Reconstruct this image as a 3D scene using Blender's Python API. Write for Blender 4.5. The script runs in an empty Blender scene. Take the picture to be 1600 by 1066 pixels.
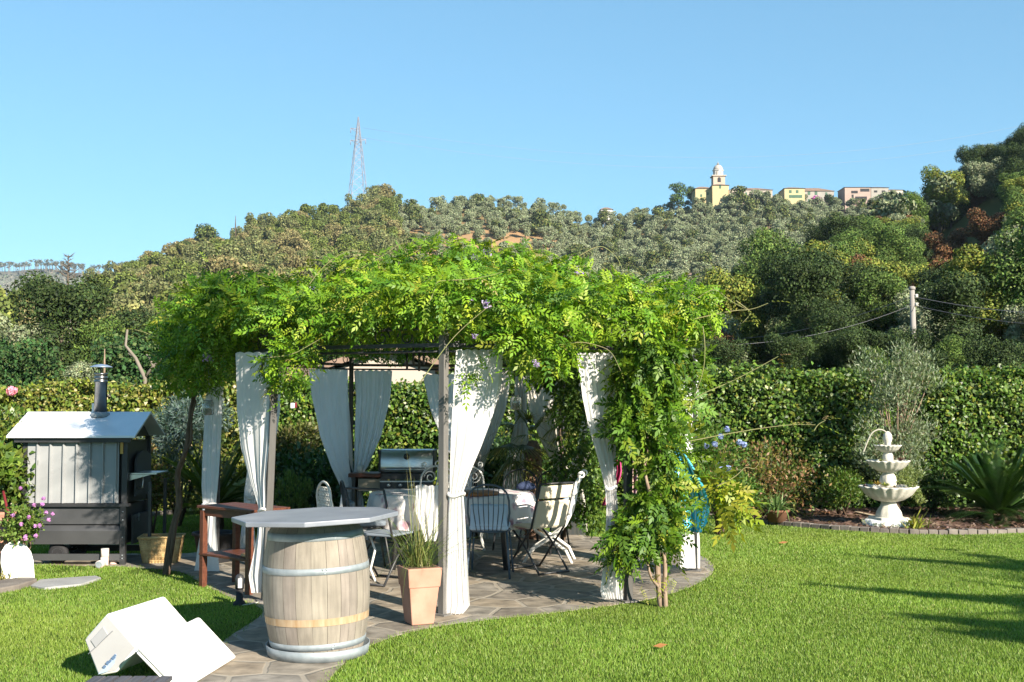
import bpy, math, random
import numpy as np
from mathutils import Vector, Matrix
R = math.radians
PI = math.pi
rng = np.random.default_rng(7)
random.seed(7)
sc = bpy.context.scene
COL = sc.collection

# ------------------------------------------------------------------ camera
CAM_H = 1.66
F = 1800.0
PITCH = math.atan(97 / F)
cam = bpy.data.cameras.new('camera')
cam.sensor_width = 36.0
cam.lens = 36.0 * F / 1600.0
cam.clip_start = 0.1
cam.clip_end = 9000
camo = bpy.data.objects.new('camera', cam)
camo.location = (0, 0, CAM_H)
camo.rotation_euler = (R(90) + PITCH, 0, 0)
COL.objects.link(camo)
sc.camera = camo

# ------------------------------------------------------------------ sky and sun
SUN_EL = R(27)
SUN_AZ = math.atan2(0.61, -0.79)          # clockwise from +Y
sv = Vector((math.sin(SUN_AZ) * math.cos(SUN_EL), math.cos(SUN_AZ) * math.cos(SUN_EL), math.sin(SUN_EL)))
w = bpy.data.worlds.new('World')
sc.world = w
w.use_nodes = True
nt = w.node_tree
for n in list(nt.nodes):
    nt.nodes.remove(n)
sky = nt.nodes.new('ShaderNodeTexSky')
sky.sky_type = 'NISHITA'
sky.sun_disc = False
sky.sun_elevation = SUN_EL
sky.sun_rotation = SUN_AZ
sky.altitude = 0
sky.air_density = 1.0
sky.dust_density = 0.0
sky.ozone_density = 6.0
bg = nt.nodes.new('ShaderNodeBackground')
bg.inputs['Strength'].default_value = 0.122
wo = nt.nodes.new('ShaderNodeOutputWorld')
gm = nt.nodes.new('ShaderNodeGamma')
gm.inputs[1].default_value = 0.58
tn_ = nt.nodes.new('ShaderNodeMix'); tn_.data_type = 'RGBA'; tn_.blend_type = 'MULTIPLY'
tn_.inputs[0].default_value = 1.0
tn_.inputs[7].default_value = (0.64, 0.95, 1.02, 1)
nt.links.new(sky.outputs[0], gm.inputs[0])
nt.links.new(gm.outputs[0], tn_.inputs[6])
nt.links.new(tn_.outputs[2], bg.inputs[0])
nt.links.new(bg.outputs[0], wo.inputs[0])
sl = bpy.data.lights.new('sun', 'SUN')
sl.energy = 4.7
sl.angle = R(0.5)
sl.color = (1.0, 0.90, 0.76)
so = bpy.data.objects.new('sun', sl)
so.rotation_euler = sv.to_track_quat('Z', 'Y').to_euler()
so.location = (20, -20, 30)
COL.objects.link(so)
sc.view_settings.view_transform = 'Standard'
sc.view_settings.look = 'None'
sc.view_settings.exposure = 1.55
sc.view_settings.gamma = 1.0
try:
    sc.cycles.max_bounces = 6
    sc.cycles.diffuse_bounces = 3
    sc.cycles.glossy_bounces = 2
    sc.cycles.transmission_bounces = 4
    sc.cycles.transparent_max_bounces = 8
    sc.cycles.caustics_reflective = False
    sc.cycles.caustics_refractive = False
except Exception:
    pass

# ------------------------------------------------------------------ picture -> place
CT, ST = math.cos(PITCH), math.sin(PITCH)
def ray(px, py):
    xc = (px - 800) / F
    yc = (533 - py) / F
    return xc, CT - yc * ST, ST + yc * CT
def P(px, py, Y):
    x, y, z = ray(px, py)
    t = Y / y
    return Vector((x * t, Y, CAM_H + z * t))
def G(px, py, z=0.0):
    x, y, zz = ray(px, py)
    t = (z - CAM_H) / zz
    return Vector((x * t, y * t, z))

# ------------------------------------------------------------------ materials
def M(name, c, rough=0.6, metal=0.0, c2=None, scale=6.0, bump=0.0, bscale=40.0, spec=0.4, stretch=None, transl=0.0, detail=5, coat=0.0):
    m = bpy.data.materials.new(name)
    m.use_nodes = True
    t = m.node_tree
    p = t.nodes['Principled BSDF']
    p.inputs['Base Color'].default_value = (*c, 1)
    p.inputs['Roughness'].default_value = rough
    p.inputs['Metallic'].default_value = metal
    p.inputs['Specular IOR Level'].default_value = spec
    if coat: p.inputs['Coat Weight'].default_value = coat
    tc = t.nodes.new('ShaderNodeTexCoord')
    src = tc.outputs['Object']
    if stretch:
        mp = t.nodes.new('ShaderNodeMapping')
        mp.inputs['Scale'].default_value = stretch
        t.links.new(src, mp.inputs[0]); src = mp.outputs[0]
    if c2 is not None:
        nz = t.nodes.new('ShaderNodeTexNoise')
        nz.inputs['Scale'].default_value = scale
        nz.inputs['Detail'].default_value = detail
        t.links.new(src, nz.inputs['Vector'])
        rp = t.nodes.new('ShaderNodeValToRGB')
        rp.color_ramp.elements[0].position = 0.32
        rp.color_ramp.elements[1].position = 0.68
        rp.color_ramp.elements[0].color = (*c, 1)
        rp.color_ramp.elements[1].color = (*c2, 1)
        t.links.new(nz.outputs['Fac'], rp.inputs[0])
        t.links.new(rp.outputs[0], p.inputs['Base Color'])
    if bump:
        n2 = t.nodes.new('ShaderNodeTexNoise')
        n2.inputs['Scale'].default_value = bscale
        n2.inputs['Detail'].default_value = 4
        t.links.new(src, n2.inputs['Vector'])
        b = t.nodes.new('ShaderNodeBump')
        b.inputs['Strength'].default_value = bump
        b.inputs['Distance'].default_value = 0.01
        t.links.new(n2.outputs['Fac'], b.inputs['Height'])
        t.links.new(b.outputs[0], p.inputs['Normal'])
    if transl:
        tr = t.nodes.new('ShaderNodeBsdfTranslucent')
        mx = t.nodes.new('ShaderNodeMixShader')
        mx.inputs[0].default_value = transl
        cs = p.inputs['Base Color'].links
        if cs: t.links.new(cs[0].from_socket, tr.inputs[0])
        else: tr.inputs[0].default_value = (*c, 1)
        o = t.nodes['Material Output']
        t.links.new(p.outputs[0], mx.inputs[1]); t.links.new(tr.outputs[0], mx.inputs[2])
        t.links.new(mx.outputs[0], o.inputs[0])
    return m

def leafmat(name, rough=0.5, transl=0.3, spec=0.35, tint=(1, 1, 1)):
    m = bpy.data.materials.new(name)
    m.use_nodes = True
    t = m.node_tree
    p = t.nodes['Principled BSDF']
    a = t.nodes.new('ShaderNodeAttribute'); a.attribute_name = 'Col'
    p.inputs['Roughness'].default_value = rough
    p.inputs['Specular IOR Level'].default_value = spec
    t.links.new(a.outputs['Color'], p.inputs['Base Color'])
    if transl:
        tr = t.nodes.new('ShaderNodeBsdfTranslucent')
        mu = t.nodes.new('ShaderNodeMix'); mu.data_type = 'RGBA'; mu.blend_type = 'MULTIPLY'
        mu.inputs[0].default_value = 1.0
        t.links.new(a.outputs['Color'], mu.inputs[6]); mu.inputs[7].default_value = (1.25, 1.3, 0.5, 1)
        t.links.new(mu.outputs[2], tr.inputs[0])
        mx = t.nodes.new('ShaderNodeMixShader'); mx.inputs[0].default_value = transl
        t.links.new(p.outputs[0], mx.inputs[1]); t.links.new(tr.outputs[0], mx.inputs[2])
        t.links.new(mx.outputs[0], t.nodes['Material Output'].inputs[0])
    return m

LEAF = leafmat('leaf')
LEAFG = leafmat('glossy_leaf', rough=0.42, transl=0.2, spec=0.4)
FAR = leafmat('far_leaf', rough=0.7, transl=0.0, spec=0.2)
PETAL = leafmat('petal', rough=0.7, transl=0.3, spec=0.2)
MT = {}
MT['black'] = M('black_metal', (.022, .023, .025), .45, .0, spec=.5, c2=(.035, .035, .037), scale=9)
MT['blackp'] = M('charcoal_sheet', (.045, .047, .05), .5, 0, c2=(.06, .062, .066), scale=4, bump=.05)
MT['greysheet'] = M('grey_sheet', (.27, .28, .285), .5, 0, c2=(.30, .31, .315), scale=3)
MT['roofmetal'] = M('roof_metal', (.66, .69, .73), .36, .15, c2=(.73, .75, .78), scale=5, bump=.03)
MT['steel'] = M('stainless', (.58, .59, .6), .28, 1.0, c2=(.5, .51, .53), scale=8)
MT['flue'] = M('flue_steel', (.30, .285, .27), .3, 1.0, c2=(.22, .21, .2), scale=10)
MT['galv'] = M('galvanised', (.22, .255, .275), .62, .35, c2=(.31, .345, .365), scale=14, bump=.05)
MT['postg'] = M('grey_post', (.105, .10, .095), .6, 0, c2=(.15, .142, .13), scale=6, bump=.06, stretch=(3, 3, .6))
MT['postd'] = M('dark_post', (.055, .053, .05), .6, 0, c2=(.08, .076, .07), scale=6, bump=.06, stretch=(3, 3, .6))
MT['cloth'] = M('white_cloth', (.86, .855, .84), .9, 0, c2=(.81, .805, .80), scale=3, transl=.48, spec=.1, bump=.12, bscale=9)
MT['sheer'] = M('cream_cloth', (.62, .58, .51), .9, 0, c2=(.7, .66, .6), scale=3, transl=.35, spec=.1, bump=.1, bscale=9)
MT['plastic'] = M('white_plastic', (.76, .76, .74), .45, 0, c2=(.72, .72, .70), scale=3, spec=.45)
MT['terra'] = M('terracotta', (.33, .165, .115), .85, 0, c2=(.43, .25, .185), scale=5, bump=.15, bscale=30, spec=.2)
MT['redwood'] = M('redwood', (.075, .024, .013), .5, 0, c2=(.12, .04, .02), scale=4, stretch=(1, 12, 12), bump=.1)
MT['greywood'] = M('weathered_plank', (.05, .048, .055), .7, 0, c2=(.10, .096, .105), scale=3, stretch=(14, 1, 14), bump=.3)
MT['wicker'] = M('wicker', (.34, .22, .09), .7, 0, c2=(.5, .36, .17), scale=20, bump=.4)
MT['bark'] = M('bark', (.07, .048, .032), .9, 0, c2=(.15, .105, .075), scale=10, stretch=(3, 3, .7), bump=.8, bscale=25, spec=.1)
MT['palebark'] = M('pale_bark', (.17, .12, .085), .9, 0, c2=(.29, .22, .16), scale=12, stretch=(3, 3, .7), bump=.6, bscale=25, spec=.1)
MT['fbark'] = M('far_bark', (.10, .08, .06), .9, 0, spec=.1)
MT['greybark'] = M('grey_bark', (.36, .33, .28), .9, 0, c2=(.46, .42, .37), scale=1, spec=.1)
MT['stonew'] = M('white_stone', (.60, .575, .51), .8, 0, c2=(.44, .42, .36), scale=9, bump=.3, bscale=40, spec=.2)
MT['whiteiron'] = M('white_iron', (.74, .73, .70), .5, 0, c2=(.66, .65, .6), scale=12)
MT['blueiron'] = M('blue_grey_iron', (.05, .075, .105), .45, 0, c2=(.07, .10, .135), scale=12)
MT['cushblue'] = M('blue_cushion', (.40, .52, .68), .9, 0, c2=(.46, .58, .72), scale=8, bump=.3, bscale=12, spec=.1)
MT['cushgrey'] = M('grey_cushion', (.16, .19, .22), .9, 0, c2=(.2, .23, .27), scale=8, bump=.2, bscale=12, spec=.1)
MT['canvas'] = M('cream_canvas', (.55, .49, .38), .9, 0, c2=(.62, .56, .45), scale=6, bump=.15, bscale=20, spec=.1)
MT['mulch'] = M('bark_mulch', (.055, .032, .022), .95, 0, c2=(.16, .10, .075), scale=28, bump=1.0, bscale=45, spec=.1)
MT['rubber'] = M('rubber', (.02, .02, .022), .75, spec=.3)
MT['soil'] = M('soil', (.07, .05, .035), .95, 0, c2=(.13, .095, .06), scale=10, bump=.6, bscale=30, spec=.1)
MT['pole'] = M('grey_pole', (.22, .20, .18), .8, 0, c2=(.3, .28, .26), scale=4, stretch=(6, 6, .4), spec=.2)

# ------------------------------------------------------------------ objects
def link(o, parent=None):
    COL.objects.link(o)
    if parent is not None:
        o.parent = parent
    return o
def tag(o, label=None, cat=None, group=None, kind=None):
    if label: o['label'] = label
    if cat: o['category'] = cat
    if group: o['group'] = group
    if kind: o['kind'] = kind
    return o
def thing(name, label, cat, loc=(0, 0, 0), group=None):
    o = bpy.data.objects.new(name, None)
    o.empty_display_size = .1
    o.location = loc
    link(o)
    return tag(o, label, cat, group)
def mesh_np(name, V, faces_n, col=None, mats=(), midx=None, smooth=False):
    """V (N,3); faces_n = k: consecutive groups of k vertices are faces."""
    me = bpy.data.meshes.new(name)
    V = np.ascontiguousarray(V, dtype=np.float32)
    n = len(V); k = faces_n; nf = n // k
    me.vertices.add(n); me.vertices.foreach_set('co', V.ravel())
    me.loops.add(n); me.loops.foreach_set('vertex_index', np.arange(n, dtype=np.int32))
    me.polygons.add(nf)
    me.polygons.foreach_set('loop_start', np.arange(0, n, k, dtype=np.int32))
    if midx is not None:
        me.polygons.foreach_set('material_index', np.asarray(midx, dtype=np.int32))
    if col is not None:
        at = me.color_attributes.new('Col', 'FLOAT_COLOR', 'POINT')
        c = np.ones((nf, k, 4), np.float32)
        c[:, :, :3] = np.asarray(col, np.float32)[:, None, :]
        at.data.foreach_set('color', c.ravel())
    for m in mats: me.materials.append(m)
    me.update(calc_edges=True)
    return me
def wmat(o):
    m = o.matrix_basis.copy()
    if o.parent is not None: m = wmat(o.parent) @ o.matrix_parent_inverse @ m
    return m
class MB:
    """collects shapes; build() links them as one mesh object"""
    def __init__(s): s.v = []; s.f = []; s.sm = []
    def add(s, vs, fs, smooth=False):
        b = len(s.v)
        s.v += [tuple(p) for p in vs]
        s.f += [[i + b for i in f] for f in fs]
        s.sm += [smooth] * len(fs)
        return s
    def box(s, c, d, rot=None, taper=1.0):
        x, y, z = d[0] / 2, d[1] / 2, d[2] / 2
        vs = [Vector(((-x, x)[i & 1], (-y, y)[(i >> 1) & 1], (-z, z)[(i >> 2) & 1])) for i in range(8)]
        for v in vs:
            if v.z > 0: v.x *= taper; v.y *= taper
        if rot is not None: vs = [rot @ v for v in vs]
        c = Vector(c)
        return s.add([v + c for v in vs], [(0, 2, 3, 1), (4, 5, 7, 6), (0, 1, 5, 4), (2, 6, 7, 3), (0, 4, 6, 2), (1, 3, 7, 5)])
    def tube(s, pts, r, n=8, cap=True, smooth=True):
        pts = [Vector(p) for p in pts]
        k = len(pts)
        rr = [r] * k if isinstance(r, (int, float)) else list(r)
        vs = []
        up = None
        for i, p in enumerate(pts):
            t = (pts[min(i + 1, k - 1)] - pts[max(i - 1, 0)])
            if t.length < 1e-9: t = Vector((0, 0, 1))
            t.normalize()
            if up is None:
                up = Vector((0, 0, 1)) if abs(t.z) < .9 else Vector((1, 0, 0))
            a = up - t * up.dot(t)
            if a.length < 1e-5:
                a = t.orthogonal()
            a.normalize(); up = a
            b = t.cross(a)
            for j in range(n):
                q = 2 * PI * j / n
                vs.append(p + (a * math.cos(q) + b * math.sin(q)) * rr[i])
        fs = []
        for i in range(k - 1):
            for j in range(n):
                j2 = (j + 1) % n
                fs.append((i * n + j, i * n + j2, (i + 1) * n + j2, (i + 1) * n + j))
        s.add(vs, fs, smooth)
        if cap:
            s.f.append([len(s.v) - k * n + j for j in range(n)][::-1]); s.sm.append(False)
            s.f.append([len(s.v) - n + j for j in range(n)]); s.sm.append(False)
        return s
    def bar(s, a, b, wx, wy=None):
        """rectangular bar from a to b"""
        a, b = Vector(a), Vector(b)
        wy = wy or wx
        d = b - a; L = d.length
        q = d.to_track_quat('Z', 'Y').to_matrix()
        return s.box((a + b) / 2, (wx, wy, L), q)
    def lathe(s, prof, n=32, c=(0, 0, 0), smooth=True, fn=None, cap=True):
        vs = []
        for r, z in prof:
            for j in range(n):
                q = 2 * PI * j / n
                rr, zz = (r, z) if fn is None else fn(r, z, q)
                vs.append((c[0] + rr * math.cos(q), c[1] + rr * math.sin(q), c[2] + zz))
        fs = []
        for i in range(len(prof) - 1):
            for j in range(n):
                j2 = (j + 1) % n
                fs.append((i * n + j, i * n + j2, (i + 1) * n + j2, (i + 1) * n + j))
        s.add(vs, fs, smooth)
        if cap:
            b = len(s.v) - len(vs)
            s.f.append([b + j for j in range(n)][::-1]); s.sm.append(False)
            s.f.append([b + (len(prof) - 1) * n + j for j in range(n)]); s.sm.append(False)
        return s
    def prism(s, poly, z0, z1):
        n = len(poly)
        vs = [(p[0], p[1], z0) for p in poly] + [(p[0], p[1], z1) for p in poly]
        fs = [list(range(n))[::-1], list(range(n, 2 * n))] + [(i, (i + 1) % n, n + (i + 1) % n, n + i) for i in range(n)]
        return s.add(vs, fs)
    def extrude(s, poly, d):
        """poly: list of 3-D points (planar), extruded by vector d"""
        n = len(poly); d = Vector(d)
        vs = [Vector(p) for p in poly] + [Vector(p) + d for p in poly]
        fs = [list(range(n))[::-1], list(range(n, 2 * n))] + [(i, (i + 1) % n, n + (i + 1) % n, n + i) for i in range(n)]
        return s.add(vs, fs)
    def grid(s, pts, nu, nv, smooth=True):
        fs = []
        for i in range(nu - 1):
            for j in range(nv - 1):
                fs.append((i * nv + j, (i + 1) * nv + j, (i + 1) * nv + j + 1, i * nv + j + 1))
        return s.add(pts, fs, smooth)
    def build(s, name, mat, parent=None, bevel=0.0, seg=2, solid=0.0, origin=None):
        me = bpy.data.meshes.new(name)
        vs = s.v
        if origin is not None:
            o = Vector(origin); vs = [tuple(Vector(v) - o) for v in vs]
        me.from_pydata(vs, [], s.f)
        me.polygons.foreach_set('use_smooth', s.sm)
        for m in (mat if isinstance(mat, (list, tuple)) else [mat]): me.materials.append(m)
        me.update()
        ob = bpy.data.objects.new(name, me)
        if origin is not None: ob.location = origin
        link(ob, parent)
        if parent is not None:
            ob.matrix_parent_inverse = wmat(parent).inverted()
        if solid:
            md = ob.modifiers.new('s', 'SOLIDIFY'); md.thickness = solid
        if bevel:
            md = ob.modifiers.new('b', 'BEVEL'); md.width = bevel; md.segments = seg; md.limit_method = 'ANGLE'; md.angle_limit = R(35)
        return ob
def objm(name, me, parent=None):
    ob = bpy.data.objects.new(name, me)
    link(ob, parent)
    if parent is not None:
        ob.matrix_parent_inverse = wmat(parent).inverted()
    return ob

# ------------------------------------------------------------------ foliage
def unit(a): return a / (np.linalg.norm(a, axis=-1, keepdims=True) + 1e-9)
def pick(cols, n, jit=.15, wts=None):
    cols = np.array(cols, np.float32)
    i = rng.choice(len(cols), n, p=wts)
    c = cols[i] * (1 + rng.normal(0, jit, (n, 1))) * (1 + rng.normal(0, jit * .3, (n, 3)))
    return np.clip(c, .003, .95)
def leaves_np(pos, d, nrm, L, W, fold=.12):
    """diamond leaves: base pos, direction d, normal nrm, length L, width W -> (N*4,3)"""
    d = unit(d)
    s = unit(np.cross(d, nrm))
    n2 = np.cross(s, d)
    L = np.broadcast_to(np.asarray(L, np.float32), (len(pos),))[:, None]
    W = np.broadcast_to(np.asarray(W, np.float32), (len(pos),))[:, None]
    a = pos
    b = pos + d * L * .45 + s * W * .5 + n2 * L * fold
    c = pos + d * L - n2 * L * fold * .6
    e = pos + d * L * .45 - s * W * .5 + n2 * L * fold
    return np.stack([a, b, c, e], 1).reshape(-1, 3)
def rand_dirs(n): return unit(rng.normal(0, 1, (n, 3)))
def blob_points(n, lobes, inner=.55):
    """points in the outer shell of a set of ellipsoid lobes; returns pos, outward normal"""
    lobes = np.array(lobes, np.float32)       # cx cy cz rx ry rz
    a = lobes[:, 3] * lobes[:, 4] + lobes[:, 3] * lobes[:, 5] + lobes[:, 4] * lobes[:, 5]
    i = rng.choice(len(lobes), n, p=a / a.sum())
    u = rand_dirs(n)
    r = inner + (1.08 - inner) * rng.random((n, 1)) ** .6
    pos = lobes[i, :3] + u * r * lobes[i, 3:6]
    nrm = unit(u / lobes[i, 3:6])
    return pos, nrm
def cards(pos, nrm, size, asp=.7, rand=.8):
    n = len(pos)
    m = unit(nrm + rand * rand_dirs(n))
    t = unit(np.cross(m, rand_dirs(n)))
    b = np.cross(m, t)
    L = size * (.6 + .8 * rng.random((n, 1)))
    W = L * asp
    k = .25 * rng.normal(0, 1, (n, 4, 1)) + 1
    q = np.stack([-t * L, b * W, t * L, -b * W], 1) * .5 * k
    return (pos[:, None, :] + q).reshape(-1, 3)

# ================================================================== TERRAIN
A_PX = [-1600, -300, 0, 32, 48, 134, 166, 198, 239, 271, 320, 354, 400, 446, 525, 592, 660, 740, 790, 862, 900, 964, 1012, 1060, 1110, 1190, 1300, 1420, 1700, 3200]
A_Y = [540, 540, 520, 505, 482, 472, 446, 424, 416, 404, 382, 372, 356, 350, 346, 330, 325, 317, 318, 328, 342, 350, 338, 326, 318, 312, 318, 322, 330, 340]
A_Y = [y + (26 if x < 400 else 22 if x < 560 else 6) for x, y in zip(A_PX, A_Y)]
A_D = ([-1600, 0, 300, 600, 800, 1100, 1500, 3200], [270, 290, 340, 400, 430, 430, 430, 430])
A_0 = 130.0
B_PX = [1040, 1100, 1140, 1180, 1230, 1300, 1350, 1400, 1480, 1540, 1600, 1700, 1900, 2600, 3300]
B_Y = [640, 630, 575, 480, 462, 415, 388, 362, 338, 282, 236, 170, 110, 40, 40]
B_D = ([1040, 1200, 1400, 1600, 3300], [70, 100, 140, 150, 150])
YH = 630.0
def y2z(px, y, d):
    xc = (px - 800) / F; yc = (533 - y) / F
    return CAM_H + (ST + yc * CT) / (CT - yc * ST) * d
def hA(px, d):
    ya = np.interp(px, A_PX, A_Y); D = np.interp(px, *A_D)
    s = np.clip((d - A_0) / (D - A_0), 0, 1)
    z = y2z(px, 604 + (ya - 604) * s ** .85, np.minimum(d, D))
    z = z - np.maximum(d - D, 0) * .12
    return np.where(d < A_0, np.interp(d, [23, 40, A_0], [-.1, 1.0, float(y2z(800, 604, A_0))]), z)
def hB(px, d):
    yb = np.interp(px, B_PX, B_Y); D = np.interp(px, *B_D)
    s = np.clip((d - 30) / (D - 30), 0, 1)
    z = y2z(px, 610 + (yb - 610) * s ** .8, np.minimum(d, D))
    z = z - np.maximum(d - D, 0) * .45
    return np.where(d < 30, np.interp(d, [23, 30], [-.1, 2.0]), z)
def height(px, d):
    b = np.where(px > 1040, hB(px, d), -50.0)
    return np.maximum(hA(px, d), b)
def ground_z(x, y):
    return float(height(np.array(800 + x / y * F), np.array(float(y))))
pxs = np.concatenate([np.linspace(-1600, -100, 40), np.linspace(-80, 1800, 190), np.linspace(1830, 3200, 40)])
ds = np.concatenate([np.linspace(22, 60, 10), np.linspace(68, 460, 60), np.linspace(480, 900, 8)])
PXg, Dg = np.meshgrid(pxs, ds, indexing='ij')
Zg = height(PXg, Dg) + np.where(Dg > 60, 1, 0) * (rng.normal(0, .25, Dg.shape))
Zg[:, 0] = -.3
Xg = (PXg - 800) / F * Dg / 1.0
MT['hill'] = leafmat('hill_soil', .95, 0, .05)
mb = MB()
mb.grid(np.stack([Xg, Dg, Zg], -1).reshape(-1, 3), len(pxs), len(ds))
ho = mb.build('hillside', MT['hill']); tag(ho, kind='structure')
# bare orange soil of the olive terraces, with a ragged edge
ca = ho.data.color_attributes.new('Col', 'FLOAT_COLOR', 'POINT')
YS = 604 + (np.interp(PXg, A_PX, A_Y) - 604) * np.clip((Dg - A_0) / (np.interp(PXg, *A_D) - A_0), 0, 1) ** .85
so_ = np.exp(-((PXg - 740) / 125) ** 2 - ((YS - 398) / 38) ** 2) * 1.5 + .25 * rng.random(PXg.shape) + .25 * np.exp(-((YS - 400) / 70) ** 2) * (PXg > 610)
so_ = np.clip(so_, 0, 1)[..., None] * (Dg > 135)[..., None]
cc_ = np.ones(PXg.shape + (4,), np.float32)
cc_[..., :3] = np.array([.055, .06, .022]) * (1 - so_) + np.array([.30, .19, .10]) * so_
ca.data.foreach_set('color', cc_.ravel())

# far pale hill on the left, beyond the wooded ridge
fx = np.linspace(-1900, 900, 90)
fy = np.interp(fx, [-1900, -1200, -600, -200, 0, 60, 150, 200, 300, 900], [380, 410, 400, 415, 425, 421, 428, 424, 425, 440]) + rng.normal(0, .8, 90)
pts = []
for px_, y_ in zip(fx, fy):
    for t in np.linspace(0, 1, 12):
        d = 900 + 700 * t
        yy = 560 + (y_ - 560) * t ** .9
        z = float(y2z(px_, yy, d))
        pts.append(((px_ - 800) / F * d, d, z + (rng.normal(0, 2.5) if t < 1 else 0)))
    pts.append(((px_ - 800) / F * 2000, 2000, -.4))
MT['farhill'] = M('far_hill_scrub', (.20, .19, .16), .95, 0, c2=(.13, .145, .10), scale=.018, spec=.05, detail=12)
mb = MB(); mb.grid(pts, 90, 13)
tag(mb.build('far_hill', MT['farhill']), kind='structure')
# thin pine wood along its crest: nobody could count it
n = 420
cx = rng.uniform(-300, 330, n)
cy = np.interp(cx, fx, fy)
V = []; C_ = []
for px_, y_ in zip(cx, cy):
    d = 1600 - rng.uniform(0, 60)
    x = (px_ - 800) / F * d; z = float(y2z(px_, y_ + 1, d)); h = rng.uniform(6, 13)
    p, nn = blob_points(16, [(0, 0, h, 3.2, 3.2, 2.0)], .2)
    V.append(cards(p + np.array([x, d, z]), nn, 2.6)); C_.append(pick([(.07, .085, .06), (.1, .1, .075)], 16))
    q = np.array([[x - .3, d, z - 3], [x + .3, d, z - 3], [x + .2, d, z + h], [x - .2, d, z + h]]); V.append(q); C_.append(np.array([[.12, .1, .085]]))
tag(objm('pine_wood', mesh_np('pine_wood', np.concatenate(V), 4, np.concatenate(C_), [FAR])), kind='stuff')
# scrub on its slope
n = 2600
cx = rng.uniform(-200, 330, n); t = rng.random(n)
V = []; C_ = []
for px_, tt in zip(cx, t):
    d = 900 + 700 * tt
    y_ = 560 + (np.interp(px_, fx, fy) - 560) * tt ** .9
    x = (px_ - 800) / F * d; z = float(y2z(px_, y_, d))
    p, nn = blob_points(7, [(0, 0, 1.0, 3.5, 3.5, 2.0)], .4)
    V.append(cards(p + np.array([x, d, z]), nn, 3.2)); C_.append(pick([(.13, .14, .10), (.20, .18, .145), (.10, .12, .08)], 7))
tag(objm('scrub', mesh_np('scrub', np.concatenate(V), 4, np.concatenate(C_), [FAR])), kind='stuff')

# ground to the horizon
mb = MB(); mb.grid([(x, y, -.32) for x in (-3000, 3000) for y in (-600, 3500)], 2, 2)
MT['earth'] = M('earth', (.08, .085, .035), .95, 0, c2=(.12, .10, .05), scale=.3, spec=.05)
tag(mb.build('ground', MT['earth']), kind='structure')

# ================================================================== HILL TREES
def make_crown(h, r, nl, n, size, cols, squash=.8, low=.25, lobe=.5, wts=None, rand=.8, inner=.6):
    lobes = []
    for i in range(nl):
        a = rng.uniform(0, 2 * PI); u = rng.random() ** .6
        rr = r * (.95 - lobe) * u
        zz = h * (low + (1 - low) * rng.uniform(.12, .86))
        env = math.sqrt(max(.08, 1 - ((zz / h - .55) / .6) ** 2))
        lr = r * lobe * rng.uniform(.7, 1.15) * (.55 + .45 * env)
        zz = min(zz, h - lr * squash * .9)
        lobes.append((math.cos(a) * rr * env, math.sin(a) * rr * env, zz, lr, lr, lr * squash))
    p, nn = blob_points(n, lobes, inner)
    # colour by lobe-less random clumps, no shade painted in
    f = np.sin(p[:, 0] * 2.1 + 1) + np.sin(p[:, 1] * 2.3 + 2) + np.sin(p[:, 2] * 2.7)
    c = pick(cols, n, .18, wts) * (1 + .10 * f[:, None])
    return cards(p, nn, size, .7, rand), np.clip(c, .004, .9)
def trunk_np(h, r, n=5, lean=.0):
    mbq = []
    a = np.linspace(0, 2 * PI, n + 1)
    for i in range(n):
        q = [(math.cos(a[i]) * r, math.sin(a[i]) * r, -.6), (math.cos(a[i + 1]) * r, math.sin(a[i + 1]) * r, -.6),
             (math.cos(a[i + 1]) * r * .5 + lean, math.sin(a[i + 1]) * r * .5, h), (math.cos(a[i]) * r * .5 + lean, math.sin(a[i]) * r * .5, h)]
        mbq += q
    return np.array(mbq)
def tree_mesh(name, crown, trunk):
    V, c = crown
    T = trunk
    return mesh_np(name, np.concatenate([V, T]), 4, np.concatenate([c, np.tile([[.10, .08, .06]], (len(T) // 4, 1))]), [FAR])
OAK = [(0.116, 0.138, 0.037), (0.091, 0.115, 0.032), (0.152, 0.161, 0.053), (0.073, 0.098, 0.026), (0.134, 0.132, 0.047)]
OLIVE = [(.19, .22, .125), (.16, .19, .10), (.23, .255, .155), (.125, .155, .075)]
DARKG = [(0.029, 0.053, 0.013), (0.020, 0.037, 0.011), (0.046, 0.071, 0.017)]
YELG = [(.15, .18, .025), (.12, .155, .022), (.20, .20, .035), (.08, .12, .02)]
RUST = [(.13, .055, .022), (.10, .042, .02), (.16, .085, .035), (.08, .06, .025)]
MIDG = [(.075, .13, .022), (.105, .155, .032), (.05, .095, .02)]
OAKS = [OAK, [(0.165, 0.167, 0.053), (0.134, 0.144, 0.042), (0.189, 0.178, 0.063)], [(0.085, 0.115, 0.032), (0.073, 0.098, 0.026), (0.110, 0.138, 0.042)], [(0.177, 0.155, 0.063), (0.140, 0.132, 0.053), (0.195, 0.172, 0.074)], [(0.098, 0.127, 0.026), (0.122, 0.149, 0.032), (0.073, 0.098, 0.021)], [(0.134, 0.149, 0.058), (0.165, 0.172, 0.068), (0.110, 0.127, 0.047)]]
oak_m = [tree_mesh('evergreen_oak', make_crown(6.6 + i * .5, 3.3 + .2 * i, 15 + i, 4800, .37, OAKS[i], squash=1.0, lobe=.30, rand=1.1), trunk_np(3, .25)) for i in range(6)]
oakd_m = [tree_mesh('dark_oak', make_crown(9.5, 4.0, 9, 3800, .46, DARKG + OAK[:2]), trunk_np(3, .3)) for i in range(2)]
pine_m = [tree_mesh('pine_tree', make_crown(12 + i, 3.4, 8, 1800, .6, [(.06, .085, .025), (.05, .07, .02)], .55, .55, .42), trunk_np(10, .28)) for i in range(2)]
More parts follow.
